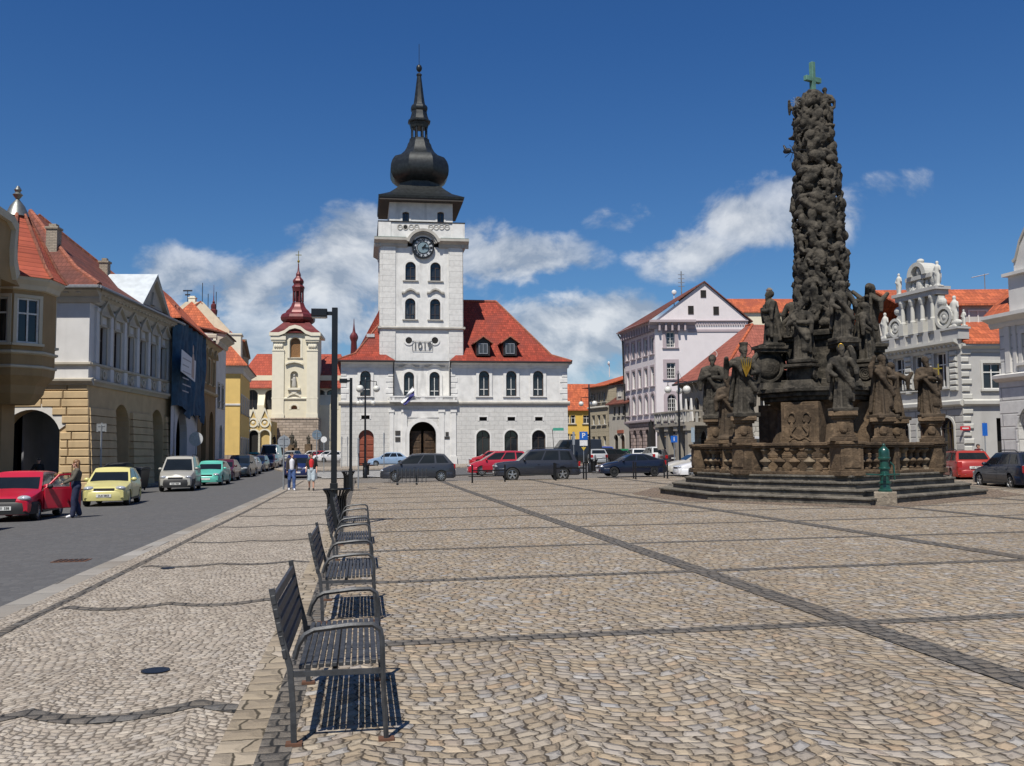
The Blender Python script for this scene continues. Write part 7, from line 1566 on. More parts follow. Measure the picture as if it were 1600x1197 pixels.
# road gully and manhole
for px, py, lb, nm in ((112, 876, 'rusty drain grate in the road by the kerb', 'drain_cover'), (243, 1048, 'small dark round cover in the pale pavement', 'manhole_cover'), (262, 888, 'little dark cover far along the pale pavement', 'manhole_cover')):
    p = gnd(px, py, -.105 if nm == 'drain_cover' else .004); T = thing(nm, lb, 'drain cover', p, TH)
    if nm == 'drain_cover':
        mb = MB().box(-.28, .28, -.22, .22, -.01, .006)
        mb.build('frame', M_rust_, T)
        for k in range(6): MB().box(-.24+k*.085, -.20+k*.085, -.18, .18, .006, .014).build('bar', M_blk, T)
    else: s_ = .105 if py > 1000 else .1; MB().lathe([(s_, -.02), (s_, .006), (s_*.85, .008)], 20).build('lid', M_blk, T)
# wheeled waste containers in the arcade's shade
for k, (px, lb) in enumerate(((186, 'rounded dark waste container behind the yellow car, left of two'), (212, 'flat lidded dark waste container behind the yellow car, right of two'))):
    p = at(px, 745, 49.5-k); z = gz(p.x, p.y); T = thing('waste_container', lb, 'waste container', (p.x, p.y, z), AL); MB().frustum((-.55, .55, -.42, .42), .15, (-.68, .68, -.5, .5), 1.05).build('tub', flat('dark_container_plastic', (.03, .032, .035), .5), T, bevel=.03)
    mb = MB().prism([(.7*math.cos(PI*i/10), 1.07+(.35 if k == 0 else .12)*math.sin(PI*i/10)) for i in range(11)], -.52, .52); mb.build('lid', flat('dark_container_plastic', (.03, .032, .035), .5), T)
    for x in (-.45, .45):
        for y in (-.3, .3): MB().ell((x, y, .08), (.08, .04, .08), 10, 6).build('wheel', M_blk, T)
# ---------------------------------------------------------------- cars
M_tyre = flat('tyre_rubber', (.012, .012, .012), .8); M_rim = flat('alloy_rim', (.42, .43, .44), .3, .8, .1); M_rimd = flat('steel_rim', (.05, .05, .05), .5, .5); M_trim = flat('black_plastic_trim', (.018, .018, .019), .55)
M_cg = _glass('car_glass', (.010, .013, .016), .05, 0.0); M_cg.node_tree.nodes['Principled BSDF'].inputs['Specular IOR Level'].default_value = .32; M_head = flat('headlight_glass', (.55, .57, .60), .08, .4, .1, 6); M_tail = flat('taillight_red', (.32, .012, .015), .15); M_plate = flat('plate_white', (.62, .62, .60), .5); M_seam = flat('flat_black', (.008, .008, .008), .9)  # last one: plain near-black for brake discs and plate lettering
_pm = {}
def paint(c, name='car_paint'):
    if c not in _pm:
        m = Mat(name, .34, .10, None, .5); n = m.noise(2.0, 3); f = m.noise(260, 1); k = m.mix(n.step(.3, .8)*.5, c, mul(c, 1.12)); m.col(m.mix(f*.15, k, mul(c, 1.5))); _pm[c] = m.m
    return _pm[c]
#        L     W     H    zb   hood: (x,z)...                                windscreen base/roof front/roof rear/rear base           wheel r, front x, rear x
CAR = {
 'hatch': dict(L=3.75, W=1.64, H=1.43, low=[(0,.60),(.12,.70),(.5,.80),(1.0,.90)], A=(.98,.91), B=(1.72,1.385), C=(3.12,1.36), D=(3.64,.94), tail=[(3.70,.86),(3.75,.62)], r=.285, fx=.66, rx=3.05, doors=1),
 'hatch5': dict(L=4.0, W=1.66, H=1.45, low=[(0,.58),(.12,.70),(.5,.82),(1.05,.93)], A=(1.0,.93), B=(1.85,1.41), C=(3.25,1.38), D=(3.86,.97), tail=[(3.95,.88),(4.0,.60)], r=.295, fx=.78, rx=3.24, doors=2),
 'wagon': dict(L=4.45, W=1.74, H=1.48, low=[(0,.56),(.12,.70),(.6,.83),(1.2,.93)], A=(1.15,.93), B=(2.0,1.43), C=(3.85,1.43), D=(4.33,.98), tail=[(4.41,.88),(4.45,.60)], r=.31, fx=.88, rx=3.45, doors=2),
 'coupe': dict(L=4.2, W=1.72, H=1.40, low=[(0,.56),(.12,.70),(.6,.84),(1.2,.93)], A=(1.1,.93), B=(1.95,1.36), C=(2.95,1.36), D=(4.02,1.02), tail=[(4.14,.94),(4.2,.60)], r=.30, fx=.84, rx=3.42, doors=2),
 'mpv': dict(L=4.4, W=1.80, H=1.66, low=[(0,.60),(.12,.76),(.5,.92),(.95,1.02)], A=(.80,1.0), B=(1.85,1.60), C=(3.75,1.60), D=(4.28,1.06), tail=[(4.36,.95),(4.4,.62)], r=.32, fx=.88, rx=3.55, doors=2),
 'suv': dict(L=4.85, W=1.86, H=1.82, low=[(0,.80),(.08,1.02),(.6,1.10),(1.35,1.14)], A=(1.30,1.14), B=(2.0,1.74), C=(4.35,1.74), D=(4.66,1.14), tail=[(4.72,1.02),(4.75,.66)], r=.39, fx=.95, rx=3.80, doors=2, clr=.34),
 'van': dict(L=4.15, W=1.75, H=1.80, low=[(0,.66),(.10,.82),(.5,.98),(.9,1.06)], A=(.82,1.05), B=(1.55,1.74), C=(3.92,1.74), D=(4.08,1.08), tail=[(4.12,.98),(4.15,.62)], r=.31, fx=.80, rx=3.48, doors=2),
 'box': dict(L=5.4, W=2.0, H=2.45, low=[(0,.80),(.10,1.05),(.5,1.18),(.75,1.25)], A=(.70,1.25), B=(1.5,2.35), C=(5.25,2.38), D=(5.34,1.2), tail=[(5.36,1.1),(5.4,.62)], r=.35, fx=1.0, rx=4.3, doors=1),
}
def lerp2(a, b, t): return (a[0]+(b[0]-a[0])*t, a[1]+(b[1]-a[1])*t)
_carm = {}
def car_meshes(kind, cutdoor=False):
    key = (kind, cutdoor)
    if key in _carm: return _carm[key]
    S = CAR[kind]; L, W, H = S['L'], S['W']/2, S['H']; cl = S.get('clr', .20)
    A, B, Cc, Dd = S['A'], S['B'], S['C'], S['D']
    top = S['low']+[(A[0]+.05, A[1]), (Dd[0], Dd[1])]+S['tail']
    top = sorted(set(top))
    def ztop(x):
        for (x0, z0), (x1, z1) in zip(top, top[1:]):
            if x0 <= x <= x1: t = (x-x0)/max(1e-6, x1-x0); return z0+(z1-z0)*t
        return top[0][1] if x < 0 else top[-1][1]
    def hw(x):
        f = 1.0
        if x < .75: f = 1-.17*(1-x/.75)**2
        if x > L-.55: f = 1-.11*(1-(L-x)/.55)**2
        return W*f
    xs = sorted({0, .04, .12, .25, .45, .7, L, L-.04, L-.1, L-.22, L-.45}|{L*k/26 for k in range(27)}|{A[0], Dd[0]})
    def sec(x):
        w = hw(x); zt = ztop(x); e = 0
        if x < .12: e = (1-x/.12)
        if x > L-.1: e = (1-(L-x)/.1)
        zl = cl+.10*e; m = cl+(zt-cl)*.52
        return [(w*.80, zl), (w*.955, zl+.04), (w*.99, cl+(zt-cl)*.22), (w*1.0, m), (w*.985, cl+(zt-cl)*.78), (w*.945, zt-.035), (w*.87, zt), (w*.45, zt+.022*(1-e)), (0, zt+.03*(1-e))]
    vs = []; K = 17
    for x in xs:
        h = sec(x); ring = [(x, -y, z) for y, z in h]+[(x, y, z) for y, z in reversed(h[:-1])]; 
        vs += ring
    fs = []
    for i in range(len(xs)-1):
        for k in range(K):
            k2 = (k+1) % K; fs.append((i*K+k, i*K+k2, (i+1)*K+k2, (i+1)*K+k))
    fs += [tuple(range(K)), tuple((len(xs)-1)*K+k for k in range(K-1, -1, -1))]
    mb = MB().add(vs, fs); lowme = mb.mesh('body', M_trim)
    cut = MB(); r = S['r']
    for wx in (S['fx'], S['rx']):
        for sy in (-1, 1):
            t = [2*PI*k/24 for k in range(24)]; y0, y1 = sy*(W-.26), sy*(W+.2)
            cut.prism([(wx+(r+.055)*math.cos(q), r+(r+.055)*math.sin(q)) for q in t], min(y0, y1), max(y0, y1))
    cme = cut.mesh('cut', M_trim); co = bpy.data.objects.new('cut', cme); COL.objects.link(co)
    body = with_mods(lowme, [('BOOLEAN', dict(operation='DIFFERENCE', object=co, solver='EXACT'))]); bpy.data.objects.remove(co)
    # greenhouse
    def side(u, t):   # u 0..1 front to rear, t 0 belt .. 1 roof
        xb = A[0]+(Dd[0]-A[0])*u; zb = A[1]+(Dd[1]-A[1])*u
        xr = B[0]+(Cc[0]-B[0])*u; zr = B[1]+(Cc[1]-B[1])*u+(H-.02-max(B[1], Cc[1]))*math.sin(PI*min(1, max(0, u)))*.9
        w0 = hw(min(max(xb, .7), L-.4))*.935; w1 = W*.735
        e = .04*math.sin(PI*t*.5)
        return (xb+(xr-xb)*t, w0+(w1-w0)*t+e*.3, zb-.03*(1-t)+(zr-zb)*t)
    nu, nt = 16, 4; P = []
    us = [i/nu for i in range(nu+1)]
    g = MB(); vs = []; 
    for i, u in enumerate(us):
        row = []
        for j in range(nt+1): x, y, z = side(u, j/nt); row.append((x, -y, z))
        x, y, z = side(u, 1); row += [(x, -y*.86, z+.02), (x, -y*.5, z+.035), (x, 0, z+.04)]
        full = row+[(x, -y, z) for x, y, z in reversed(row[:-1])]
        vs += full; K2 = len(full)
    fs = []
    for i in range(nu):
        for k in range(K2-1): fs.append((i*K2+k, i*K2+k+1, (i+1)*K2+k+1, (i+1)*K2+k))
        fs.append((i*K2+K2-1, i*K2, (i+1)*K2, (i+1)*K2+K2-1))
    # bowed front and rear faces
    fs += [tuple(range(K2)), tuple(nu*K2+k for k in range(K2-1, -1, -1))]
    g.add(vs, fs); cab = g.mesh('cabin', M_trim, 35)
    finish(body, 32); 
    bm = bmesh.new(); bm.from_mesh(body); bm.from_mesh(cab); me = bpy.data.meshes.new('body'); bm.to_mesh(me); bm.free(); me.materials.append(M_trim); me.polygons.foreach_set('use_smooth', [True]*len(me.polygons))
    finish(me, 34, False)
    out = dict(body=me, side=side, hw=hw, ztop=ztop, S=S, cl=cl); 
    def patch(f, m_=8, n=4, off=.006, th=.02):
        mb = MB(); vs = [f(i/m_, j/n) for i in range(m_+1) for j in range(n+1)]
        fs = [(i*(n+1)+j, (i+1)*(n+1)+j, (i+1)*(n+1)+j+1, i*(n+1)+j+1) for i in range(m_) for j in range(n)]; mb.add(vs, fs); return mb
    pan = []
    cuts = {0: [], 1: [(.05, .52), (.56, .90)], 2: [(.04, .37), (.40, .68), (.715, .93)]}[S['doors']] if kind != 'box' else [(.02, .25)]
    for a, b in cuts:
        for sy in (-1, 1):
            def f(i, j, a=a, b=b, sy=sy):
                x, y, z = side(a+(b-a)*i, .14+.74*j); return (x, sy*(y+.008), z)
            pan.append(patch(f).mesh('side_window', M_cg, 60))
    def ws(i, j):
        q = i*2-1; t = .06+.88*j; x, y, z = side(0, t); return (x-.012-.0*(1-q*q), q*y*.90, z+.004)
    out['windscreen'] = patch(ws, 8, 4).mesh('windscreen', M_cg, 60)
    def rw(i, j):
        q = i*2-1; t = .22+.68*j; x, y, z = side(1, t); return (x+.012, q*y*.86, z+.004)
    out['rear_window'] = patch(rw, 8, 4).mesh('rear_window', M_cg, 60); out['panes'] = pan
    # bumpers as bowed bars, lights
    def bow(x0, sgn, z0, z1, o_):
        pts = [(.55, 1.0), (.25, .985), (.10, .93), (.03, .80), (.0, .5), (-.012, 0)]; pl = [(x0+sgn*a, -hw(min(max(x0+sgn*a, 0), L))*b-(.012 if b > .6 else 0)) for a, b in pts]; pl = pl+[(x, -y) for x, y in reversed(pl[:-1])]
        mb = MB(); vs = []
        for x, y in pl:
            ox = -sgn*o_; vs += [(x+ox, y, z0), (x+ox*1.6, y*1.004, (z0*.65+z1*.35)), (x+ox*1.3, y*1.003, z1-.03), (x+ox*.2, y*.99, z1), (x+sgn*.10, y*.9, z1), (x+sgn*.10, y*.9, z0)]
        n = len(pl); return mb.add(vs, [(i*6+k, i*6+(k+1) % 6, (i+1)*6+(k+1) % 6, (i+1)*6+k) for i in range(n-1) for k in range(6)]+[tuple(range(6)), tuple((n-1)*6+k for k in range(5, -1, -1))])
    zb1 = cl+(S['low'][0][1]-cl)*.92
    out['front_bumper'] = bow(0, 1, cl+.02, zb1, .02).mesh('front_bumper', M_trim, 40); out['rear_bumper'] = bow(L, -1, cl+.04, cl+.36, .02).mesh('rear_bumper', M_trim, 40)
    zh = S['low'][0][1]+.05
    hl = MB().ell((0, 0, 0), (.17, .20, .085), 12, 8); out['headlight'] = hl.mesh('headlight', M_head, 60); out['hpos'] = (.15, hw(.15)*.74, zh+.02)
    out['taillight'] = MB().cbox(-.05, .05, -.11, .11, -.14, .14, .02).mesh('taillight', M_tail); out['tpos'] = (L-.06, hw(L-.06)*.86, Dd[1]-.17)
    out['grille'] = MB().cbox(-.02, .03, -.36, .36, -.05, .05, .01).mesh('grille', M_trim); out['gpos'] = (.015, 0, zh-.03)
    out['mirror'] = MB().ell((0, 0, 0), (.07, .11, .075), 10, 8).mesh('mirror', M_trim, 60); mx, my, mz = side(.06, .14); out['mpos'] = (mx+.05, my+.10, mz+.02)
    out['tyre'] = None
    r = S['r']
    t = MB(); pr = [(r*.64, -.09), (r*.9, -.10), (r*.98, -.075), (r, -.04), (r, .04), (r*.98, .075), (r*.9, .10), (r*.64, .09)]; t.lathe(pr, 26, caps=False); tm = t.mesh('wheel', M_tyre, 50)
    for k, spk in (('alloy', 5), ('cover', 9)):
        q = MB(); q.lathe([(r*.66, .06), (r*.66, .085), (r*.60, .088), (r*.58, .05)], 26, caps=False)
        for i in range(spk): q.M = Matrix.Rotation(2*PI*i/spk, 4, 'Z'); q.box(-r*(.10 if spk == 5 else .065), r*(.10 if spk == 5 else .065), r*.05, r*.62, .055, .078)
        q.M = Matrix.Identity(4); q.lathe([(r*.16, .05), (r*.16, .085), (r*.08, .092)], 14); out[k] = q.mesh('rim', M_rim, 40)
    out['back'] = MB().lathe([(r*.65, .02), (r*.65, .045)], 20).mesh('brake_disc', M_seam)
    tm.transform(Matrix.Identity(4)); out['wheel'] = tm
    # doors: panels just proud of the flank, so that shut lines show
    dl = [(A[0]+.12, A[0]+(Dd[0]-A[0])*(.40 if S['doors'] == 2 else .52))]+([(A[0]+(Dd[0]-A[0])*.415, min(S['rx']-.12, A[0]+(Dd[0]-A[0])*.70))] if S['doors'] == 2 else [])
    ds = []
    for a, b in dl:
        for sy in (-1, 1):
            def f(i, j, a=a, b=b, sy=sy):
                x = a+(b-a)*i; zt = ztop(x); h = sec(x)[1:6]; zz = [p[1] for p in h]; z = cl+.10+(zt-.05-cl-.10)*j; y = np.interp(z, zz, [p[0] for p in h]); return (x, sy*(y+.007), z)
            ds.append((patch(f, 6, 6).mesh('door', M_trim, 40), b-.14, sy, f(.84, .80)))
    out['doors'] = ds; out['handle'] = MB().cbox(-.07, .07, -.012, .0, -.014, .014, .005).mesh('handle', M_trim)
    _carm[key] = out; return out
CARN = [0]
def car(kind, col, label, x, y, heading, rim='cover', detail=2, rails=False, bump=None, plate=None, group='parked cars', dz=-.11, cat=None, name=None, trimrim=False, skip=()):
    """heading: world angle the car faces"""
    m = car_meshes(kind); S = m['S']; P = paint(col); z = gz(x, y)+dz
    T = thing(name or 'parked_car', label, cat or 'car', (x, y, z), heading+PI, group); L = S['L']; off = Vector((-L/2, 0, 0))
    def put(nm, me, loc=(0, 0, 0), par=None, mat=None, sc=None, rot=None):
        o = bpy.data.objects.new(nm, me); COL.objects.link(o); o.parent = par or T; o.location = Vector(loc)+(off if par is None else Vector((0, 0, 0)))
        if mat: o.material_slots[0].link = 'OBJECT'; o.material_slots[0].material = mat
        if sc: o.scale = sc
        if rot: o.rotation_euler = rot
        return o
    put('body', m['body'], mat=P)
    put('windscreen', m['windscreen']); put('rear_window', m['rear_window'])
    for p in m['panes']: put('side_window', p)
    for wx in (S['fx'], S['rx']):
        for sy in (-1, 1):
            w = put('wheel', m['wheel'], (wx, sy*(S['W']/2-.115), S['r']), rot=(PI/2 if sy < 0 else -PI/2, 0, 0))
            put('rim', m[rim], par=w, mat=M_rimd if trimrim else None); put('brake_disc', m['back'], par=w)
    if detail >= 1:
        put('front_bumper', m['front_bumper'], mat=bump or P); put('rear_bumper', m['rear_bumper'], mat=bump or P)
        for sy in (-1, 1):
            a, b, c = m['hpos']; put('headlight', m['headlight'], (a, sy*b, c), rot=(0, 0, sy*.45)); a, b, c = m['tpos']; put('taillight', m['taillight'], (a, sy*b, c)); a, b, c = m['mpos']; put('mirror', m['mirror'], (a, sy*b, c), mat=P)
        put('grille', m['grille'], m['gpos'])
        pl = MB().box(-.006, .006, -.26, .26, -.055, .055).mesh('number_plate', M_plate); zc = m['cl']+.20
        for x_, r_ in ((-.045, 0), (L+.045, PI)):
            o = put('number_plate', pl, (x_, 0, zc if r_ == 0 else m['cl']+.48), rot=(0, 0, r_))
            if plate: 
                k = ('pl', plate)
                if k not in _carm: _carm[k] = text_mesh(plate, .095, .002, M_seam, 'plate_lettering', bold=.002); _carm[k].transform(Matrix.Rotation(-PI/2, 4, 'Z'))
                put('plate_lettering', _carm[k], (-.009, 0, 0), par=o)
    if detail >= 2:
        for d, bx, sy, hp in m['doors']:
            if (sy, 'door') in skip: continue
            o = put('door', d, mat=P); put('handle', m['handle'], (hp[0], hp[1]+sy*.006, hp[2]), par=o, rot=(0, 0, 0 if sy < 0 else PI), mat=P)
        for sy in (-1, 1):
            put('sill_trim', MB().box(S['fx']+S['r']+.08, S['rx']-S['r']-.08, -.02, .02, m['cl']+.02, m['cl']+.09).mesh('sill_trim', M_trim), (0, sy*(S['W']/2-.02), 0))
    if rails:
        for sy in (-1, 1): put('roof_rail', MB().tube([(S['B'][0]+.25, sy*S['W']*.35, S['H']-.02), (S['B'][0]+.35, sy*S['W']*.35, S['H']+.06), (S['C'][0]-.35, sy*S['W']*.35, S['H']+.06), (S['C'][0]-.1, sy*S['W']*.35, S['H']-.04)], .02, 6).mesh('roof_rail', M_trim))
    return T
def carpx(kind, col, label, px, Y, heading_deg, **kw):
    p = at(px, 708, Y); return car(kind, col, label, p.x, p.y, R(heading_deg), **kw)
SD = 98.9-180                                          # left row faces the camera along the street
RED = (.36, .012, .028); RED2 = (.32, .010, .016); NAVY = (.005, .008, .022); GREYB = (.026, .029, .038)
carpx('hatch', (.55, .50, .20), 'pale yellow hatchback parked behind the open red car', 178, 37.4, SD+4, plate='3U6 2853', bump=None)
carpx('van', (.30, .29, .26), 'silver beige high roofed van parked by the arcade', 283, 51, SD+3, plate='4U2 1860', rails=True, bump=M_trim)
carpx('hatch5', (.10, .42, .34), 'mint green hatchback behind the silver van', 332, 58, SD-2)
carpx('hatch5', (.07, .012, .02), 'dark maroon hatchback squeezed behind the mint green car', 351, 65, SD-2, detail=1)
carpx('mpv', (.012, .018, .024), 'black people carrier with roof box in the left row', 377, 73, SD-2, detail=1)
carpx('hatch5', (.22, .23, .25), 'silver hatchback half hidden behind the black people carrier', 389, 79, SD-2, detail=1)
carpx('wagon', (.010, .016, .04), 'dark blue estate car in the left row', 402, 87, SD-2, detail=1)
carpx('wagon', (.05, .018, .022), 'dark brownish red saloon in front of the white van', 419, 95, SD-2, detail=1)
carpx('box', (.62, .62, .62), 'white delivery van at the far end of the left row', 423, 106, SD-2, detail=1, cat='van', name='delivery_van')
carpx('hatch5', (.06, .35, .24), 'green car far behind the white delivery van', 396, 124, SD, detail=1)
carpx('mpv', (.012, .018, .075), 'dark blue car driving towards the camera behind the walking men', 466, 69, SD+1, detail=1, name='car', group='cars on the street')
for i, (px, Y, k, c, h, lb) in enumerate(((484, 140, 'hatch5', (.6, .6, .6), 200, 'white car at the church, left of the red one'), (497, 137, 'hatch5', RED, 190, 'red car parked before the church wall'), (511, 134, 'wagon', (.6, .6, .62), 190, 'white estate car at the church, right of the red one'), (521, 128, 'hatch5', (.5, .5, .52), 185, 'pale car nearest the lamp post in the church row'), (455, 143, 'wagon', (.2, .21, .22), 260, 'grey car before the stone church base'))): carpx(k, c, lb, px, Y, h, detail=1)
# across the square
carpx('hatch5', (.20, .29, .42), 'light blue metallic hatchback before the town hall', 606, 98, 188, detail=2)
carpx('mpv', GREYB, 'dark grey blue people carrier parked behind the bicycle rack', 653, 57.5, 187, rim='cover', plate='2U8 4417')
carpx('hatch5', RED2, 'red saloon nearest the town hall wall', 765, 94, 188)
carpx('mpv', RED, 'red people carrier half hidden by the dark jeep', 781, 66, 187)
carpx('suv', (.020, .022, .031), 'dark blue grey jeep with roof rails and bright rims', 837.5, 55.0, 187, rim='alloy', rails=True)
carpx('coupe', NAVY, 'dark navy hatchback with black wheels', 985, 60.5, 188, trimrim=True)
carpx('wagon', (.42, .40, .36), 'silver beige estate car behind the navy hatchback', 1090, 62, 188, rim='alloy')
carpx('hatch5', (.62, .62, .63), 'white car with black front grille beside the plague column', 1108, 56, 184, rim='alloy')
carpx('wagon', (.27, .018, .012), 'orange red estate car right of the plague column', 1502, 48, 80, rails=True, plate='1U5 7731')
carpx('wagon', (.005, .009, .022), 'dark blue estate car at the right edge', 1586, 38.2, 88, rim='alloy', rails=True, plate='2U3 9046')
for i, (px, Y, k, c, h, lb) in enumerate(((896, 92, 'box', (.015, .017, .02), 190, 'black van behind the parking sign'), (930, 92, 'wagon', (.28, .29, .30), 95, 'grey car right of the globe lamp'), (943, 100, 'mpv', (.03, .06, .28), 95, 'blue car parked by the beige house'), (961, 92, 'wagon', (.015, .015, .017), 20, 'black car left of the green one'), (972, 95, 'hatch5', (.012, .13, .045), 95, 'dark green hatchback seen from behind'), (994, 92, 'wagon', (.6, .6, .6), 95, 'white car seen from behind'), (1023, 86, 'mpv', (.48, .5, .5), 98, 'pale silver car with big rear window'), (1041, 84, 'hatch5', (.02, .016, .02), 100, 'dark car with red tail lamps'), (1058, 90, 'wagon', (.03, .035, .05), 190, 'dark estate car under the balcony'), (1012, 98, 'hatch5', (.02, .02, .022), 95, 'black car behind the pale silver one'), (1192, 75, 'box', (.6, .6, .6), 280, 'white van seen between the statues left of the plinth'))): carpx(k, c, lb, px, Y, h, detail=1)
# black front corner of a car at the left edge
carpx('wagon', (.012, .014, .017), 'black car cut by the left edge of the picture', -112, 22.5, SD, bump=M_trim, plate='5U1 3377')
# red hatchback with an open door
RC = carpx('hatch', (.40, .010, .030), 'red hatchback with its driver door wide open', 37, 29.2, SD+2, plate='UH 51 338', bump=M_trim, skip=((-1, 'door'), (1, 'door')))
def open_door(hx, sy, ang):
    m = car_meshes('hatch'); S = m['S']; mb = MB(); t0 = m['side']; W = S['W']/2
    d = bpy.data.objects.new('open_door', None)
    x1 = 1.12
    mb.cbox(0, x1, -.035, .035, -.62, .0, .02)
    fr = [(0.02, 0), (.42, .40), (x1-.14, .42), (x1, 0)]; inn = [(.12, .02), (.46, .35), (x1-.19, .37), (x1-.08, .02)]; mb.ring(fr, inn, -.03, .01)
    mb.box(x1-.36, x1-.32, -.025, .005, 0.0, .40)
    me = mb.mesh('open_door', M_trim, None, bevel=.008); o = bpy.data.objects.new('open_door', me); COL.objects.link(o); o.parent = RC; o.location = (hx-S['L']/2, sy*W, .93); o.rotation_euler = (0, sy*0, sy*ang)
    o.material_slots[0].link = 'OBJECT'; o.material_slots[0].material = paint((.40, .010, .030)); o['label'] = 'red car door swung open'
    g = MB().prism(inn, -.012, -.006).mesh('door_pane', _clear()); link('door_pane', g, o); link('handle', MB().cbox(x1-.24, x1-.08, -.05, -.03, -.14, -.10, .006).mesh('handle', M_trim), o)
    link('door_trim', MB().box(.08, x1-.08, .036, .07, -.55, -.05).mesh('door_trim', M_trim), o); link('mirror', MB().ell((.12, -.12 if sy < 0 else -.12, .05), (.08, .1, .07)).mesh('mirror', M_trim), o)
    return o
def _clear():
    m = Mat('clear_glass', .03); m.b.inputs['Transmission Weight'].default_value = .9; m.b.inputs['IOR'].default_value = 1.02; m.col((.75, .8, .8)); return m.m
# ---------------------------------------------------------------- people
M_skin = flat('skin', (.48, .27, .19), .55, var=.08); M_eye = flat('eye_dark', (.02, .015, .012), .3); M_hair = flat('dark_brown_hair', (.035, .020, .012), .6, var=.4, sc=40); M_hairb = flat('light_brown_hair', (.17, .085, .035), .55, var=.4, sc=40); M_blond = flat('blond_hair', (.42, .26, .11), .55, var=.3, sc=40)
def hand(mb, wrist, d, side, curl=.5):
    """palm, four unequal bent fingers and a thumb"""
    d = Vector(d).normalized(); w = Vector(wrist); s_ = Vector(side).normalized(); nrm = d.cross(s_)
    mb.cap(w, w+d*.075-s_*.018, .020, .023).cap(w, w+d*.075+s_*.020, .020, .022)
    for k, (o_, l_) in enumerate(((-.030, .060), (-.010, .072), (.010, .068), (.028, .052))):
        a = w+d*.085+s_*o_; b = a+d*l_*.55+nrm*l_*.25*curl; c = b+d*l_*.40*(1-curl*.4)+nrm*l_*.5*curl; mb.cap(a, b, .0095, .009, 6, 2).cap(b, c, .009, .0075, 6, 2)
    a = w+d*.03-s_*.028; b = a+d*.035-s_*.028+nrm*.01; mb.cap(a, b, .012, .0105, 6, 2).cap(b, b+d*.03-s_*.004+nrm*.012, .0105, .008, 6, 2)
def person(label, loc, rz, H, J, clothes, hair, group=None, female=False):
    """J: joints (metres at 1.78 m, facing -y). clothes: list of (name, material, [(joint a, joint b, ra, rb)...])"""
    T = thing('person', label, 'person', loc, rz, group); sc = H/1.78; mb = MB(); j = {k: Vector(v) for k, v in J.items()}
    mb.cap(j['pelvis'], j['belly'], .125, .115, 14).cap(j['belly'], j['chest'], .118, .14, 14).cap(j['shl'], j['shr'], .062, .062).cap(j['chest'], j['neck'], .10, .055).cap(j['neck'], j['head']-Vector((0, -.01, .05)), .05, .052)
    for s_ in 'lr':
        mb.cap(j['pelvis']+(j['hip'+s_]-j['pelvis'])*.6, j['hip'+s_], .10, .095).cap(j['hip'+s_], j['knee'+s_], .088, .058, 12).cap(j['knee'+s_], j['calf'+s_], .055, .054).cap(j['calf'+s_], j['ank'+s_], .054, .034).cap(j['ank'+s_], j['toe'+s_], .036, .030).cap(j['sh'+s_], j['el'+s_], .050, .040).cap(j['el'+s_], j['wr'+s_], .039, .027)
        d = j['wr'+s_]-j['el'+s_]; hand(mb, j['wr'+s_], d, Vector((0, -1, 0)) if abs(d.normalized().y) < .8 else Vector((1, 0, 0)))
    h = j['head']; f = (j['face']-h).normalized()
    mb.ell(h+Vector((0, .012, .025)), (.077, .095, .098), 16, 12).cap(h+f*.035-Vector((0, 0, .06)), h+f*.060-Vector((0, 0, .085)), .052, .034).cap(h+f*.088+Vector((0, 0, .005)), h+f*.108-Vector((0, 0, .03)), .010, .014, 8, 2).cap(h+f*.084-Vector((.02, 0, .062)), h+f*.084-Vector((-.02, 0, .062)), .009, .009, 6, 2)
    sd = Vector((-f.y, f.x, 0)).normalized()
    for q in (-1, 1): mb.ell(h+sd*q*.078+Vector((0, 0, -.005)), (.016, .026, .033), 8, 6)
    body = fused(mb, 'body', M_skin, .0125, 2); body.transform(Matrix.Scale(sc, 4)); link('body', body, T)
    for q in (-1, 1): e = MB().ell((0, 0, 0), (.011, .008, .007), 8, 6).mesh('eye', M_eye, 60); e.transform(Matrix.Scale(sc, 4)); link('eye', e, T, (h+f*.083+sd*q*.032+Vector((0, 0, .022)))*sc)
    for nm, mt, caps in clothes:
        mb = MB()
        for c in caps:
            if c[0] == 'ELL': mb.ell(j[c[1]]+Vector(c[2]), c[3], 14, 10)
            else:
                a = j[c[0]] if isinstance(c[0], str) else Vector(c[0]); b = j[c[1]] if isinstance(c[1], str) else Vector(c[1]); mb.cap(a, b, c[2], c[3], 12)
        me = fused(mb, nm, mt, .016, 2); me.transform(Matrix.Scale(sc, 4)); link(nm, me, T)
    mb = MB(); hair(mb, h, f, sd); me = fused(mb, 'hair', None or hair.mat, .012, 1); me.transform(Matrix.Scale(sc, 4)); link('hair', me, T); return T
def hshort(mb, h, f, sd): mb.ell(h+Vector((0, 0, .055))-f*.012, (.083, .098, .078), 14, 10).ell(h-f*.045+Vector((0, 0, .01)), (.078, .07, .085))
hshort.mat = M_hair
def hlong(mb, h, f, sd):
    mb.ell(h+Vector((0, 0, .05))-f*.015, (.088, .104, .085), 14, 10).ell(h-f*.05, (.085, .075, .10))
    for k in range(7): x = (k-3)/3; mb.cap(h-f*.06+sd*x*.07, h-f*.10+sd*x*.085-Vector((0, 0, .36-.05*abs(x))), .040, .022)
hlong.mat = M_hairb
def hblond(mb, h, f, sd): hshort(mb, h, f, sd); mb.cap(h-f*.05, h-f*.07-Vector((0, 0, .14)), .06, .04)
hblond.mat = M_blond
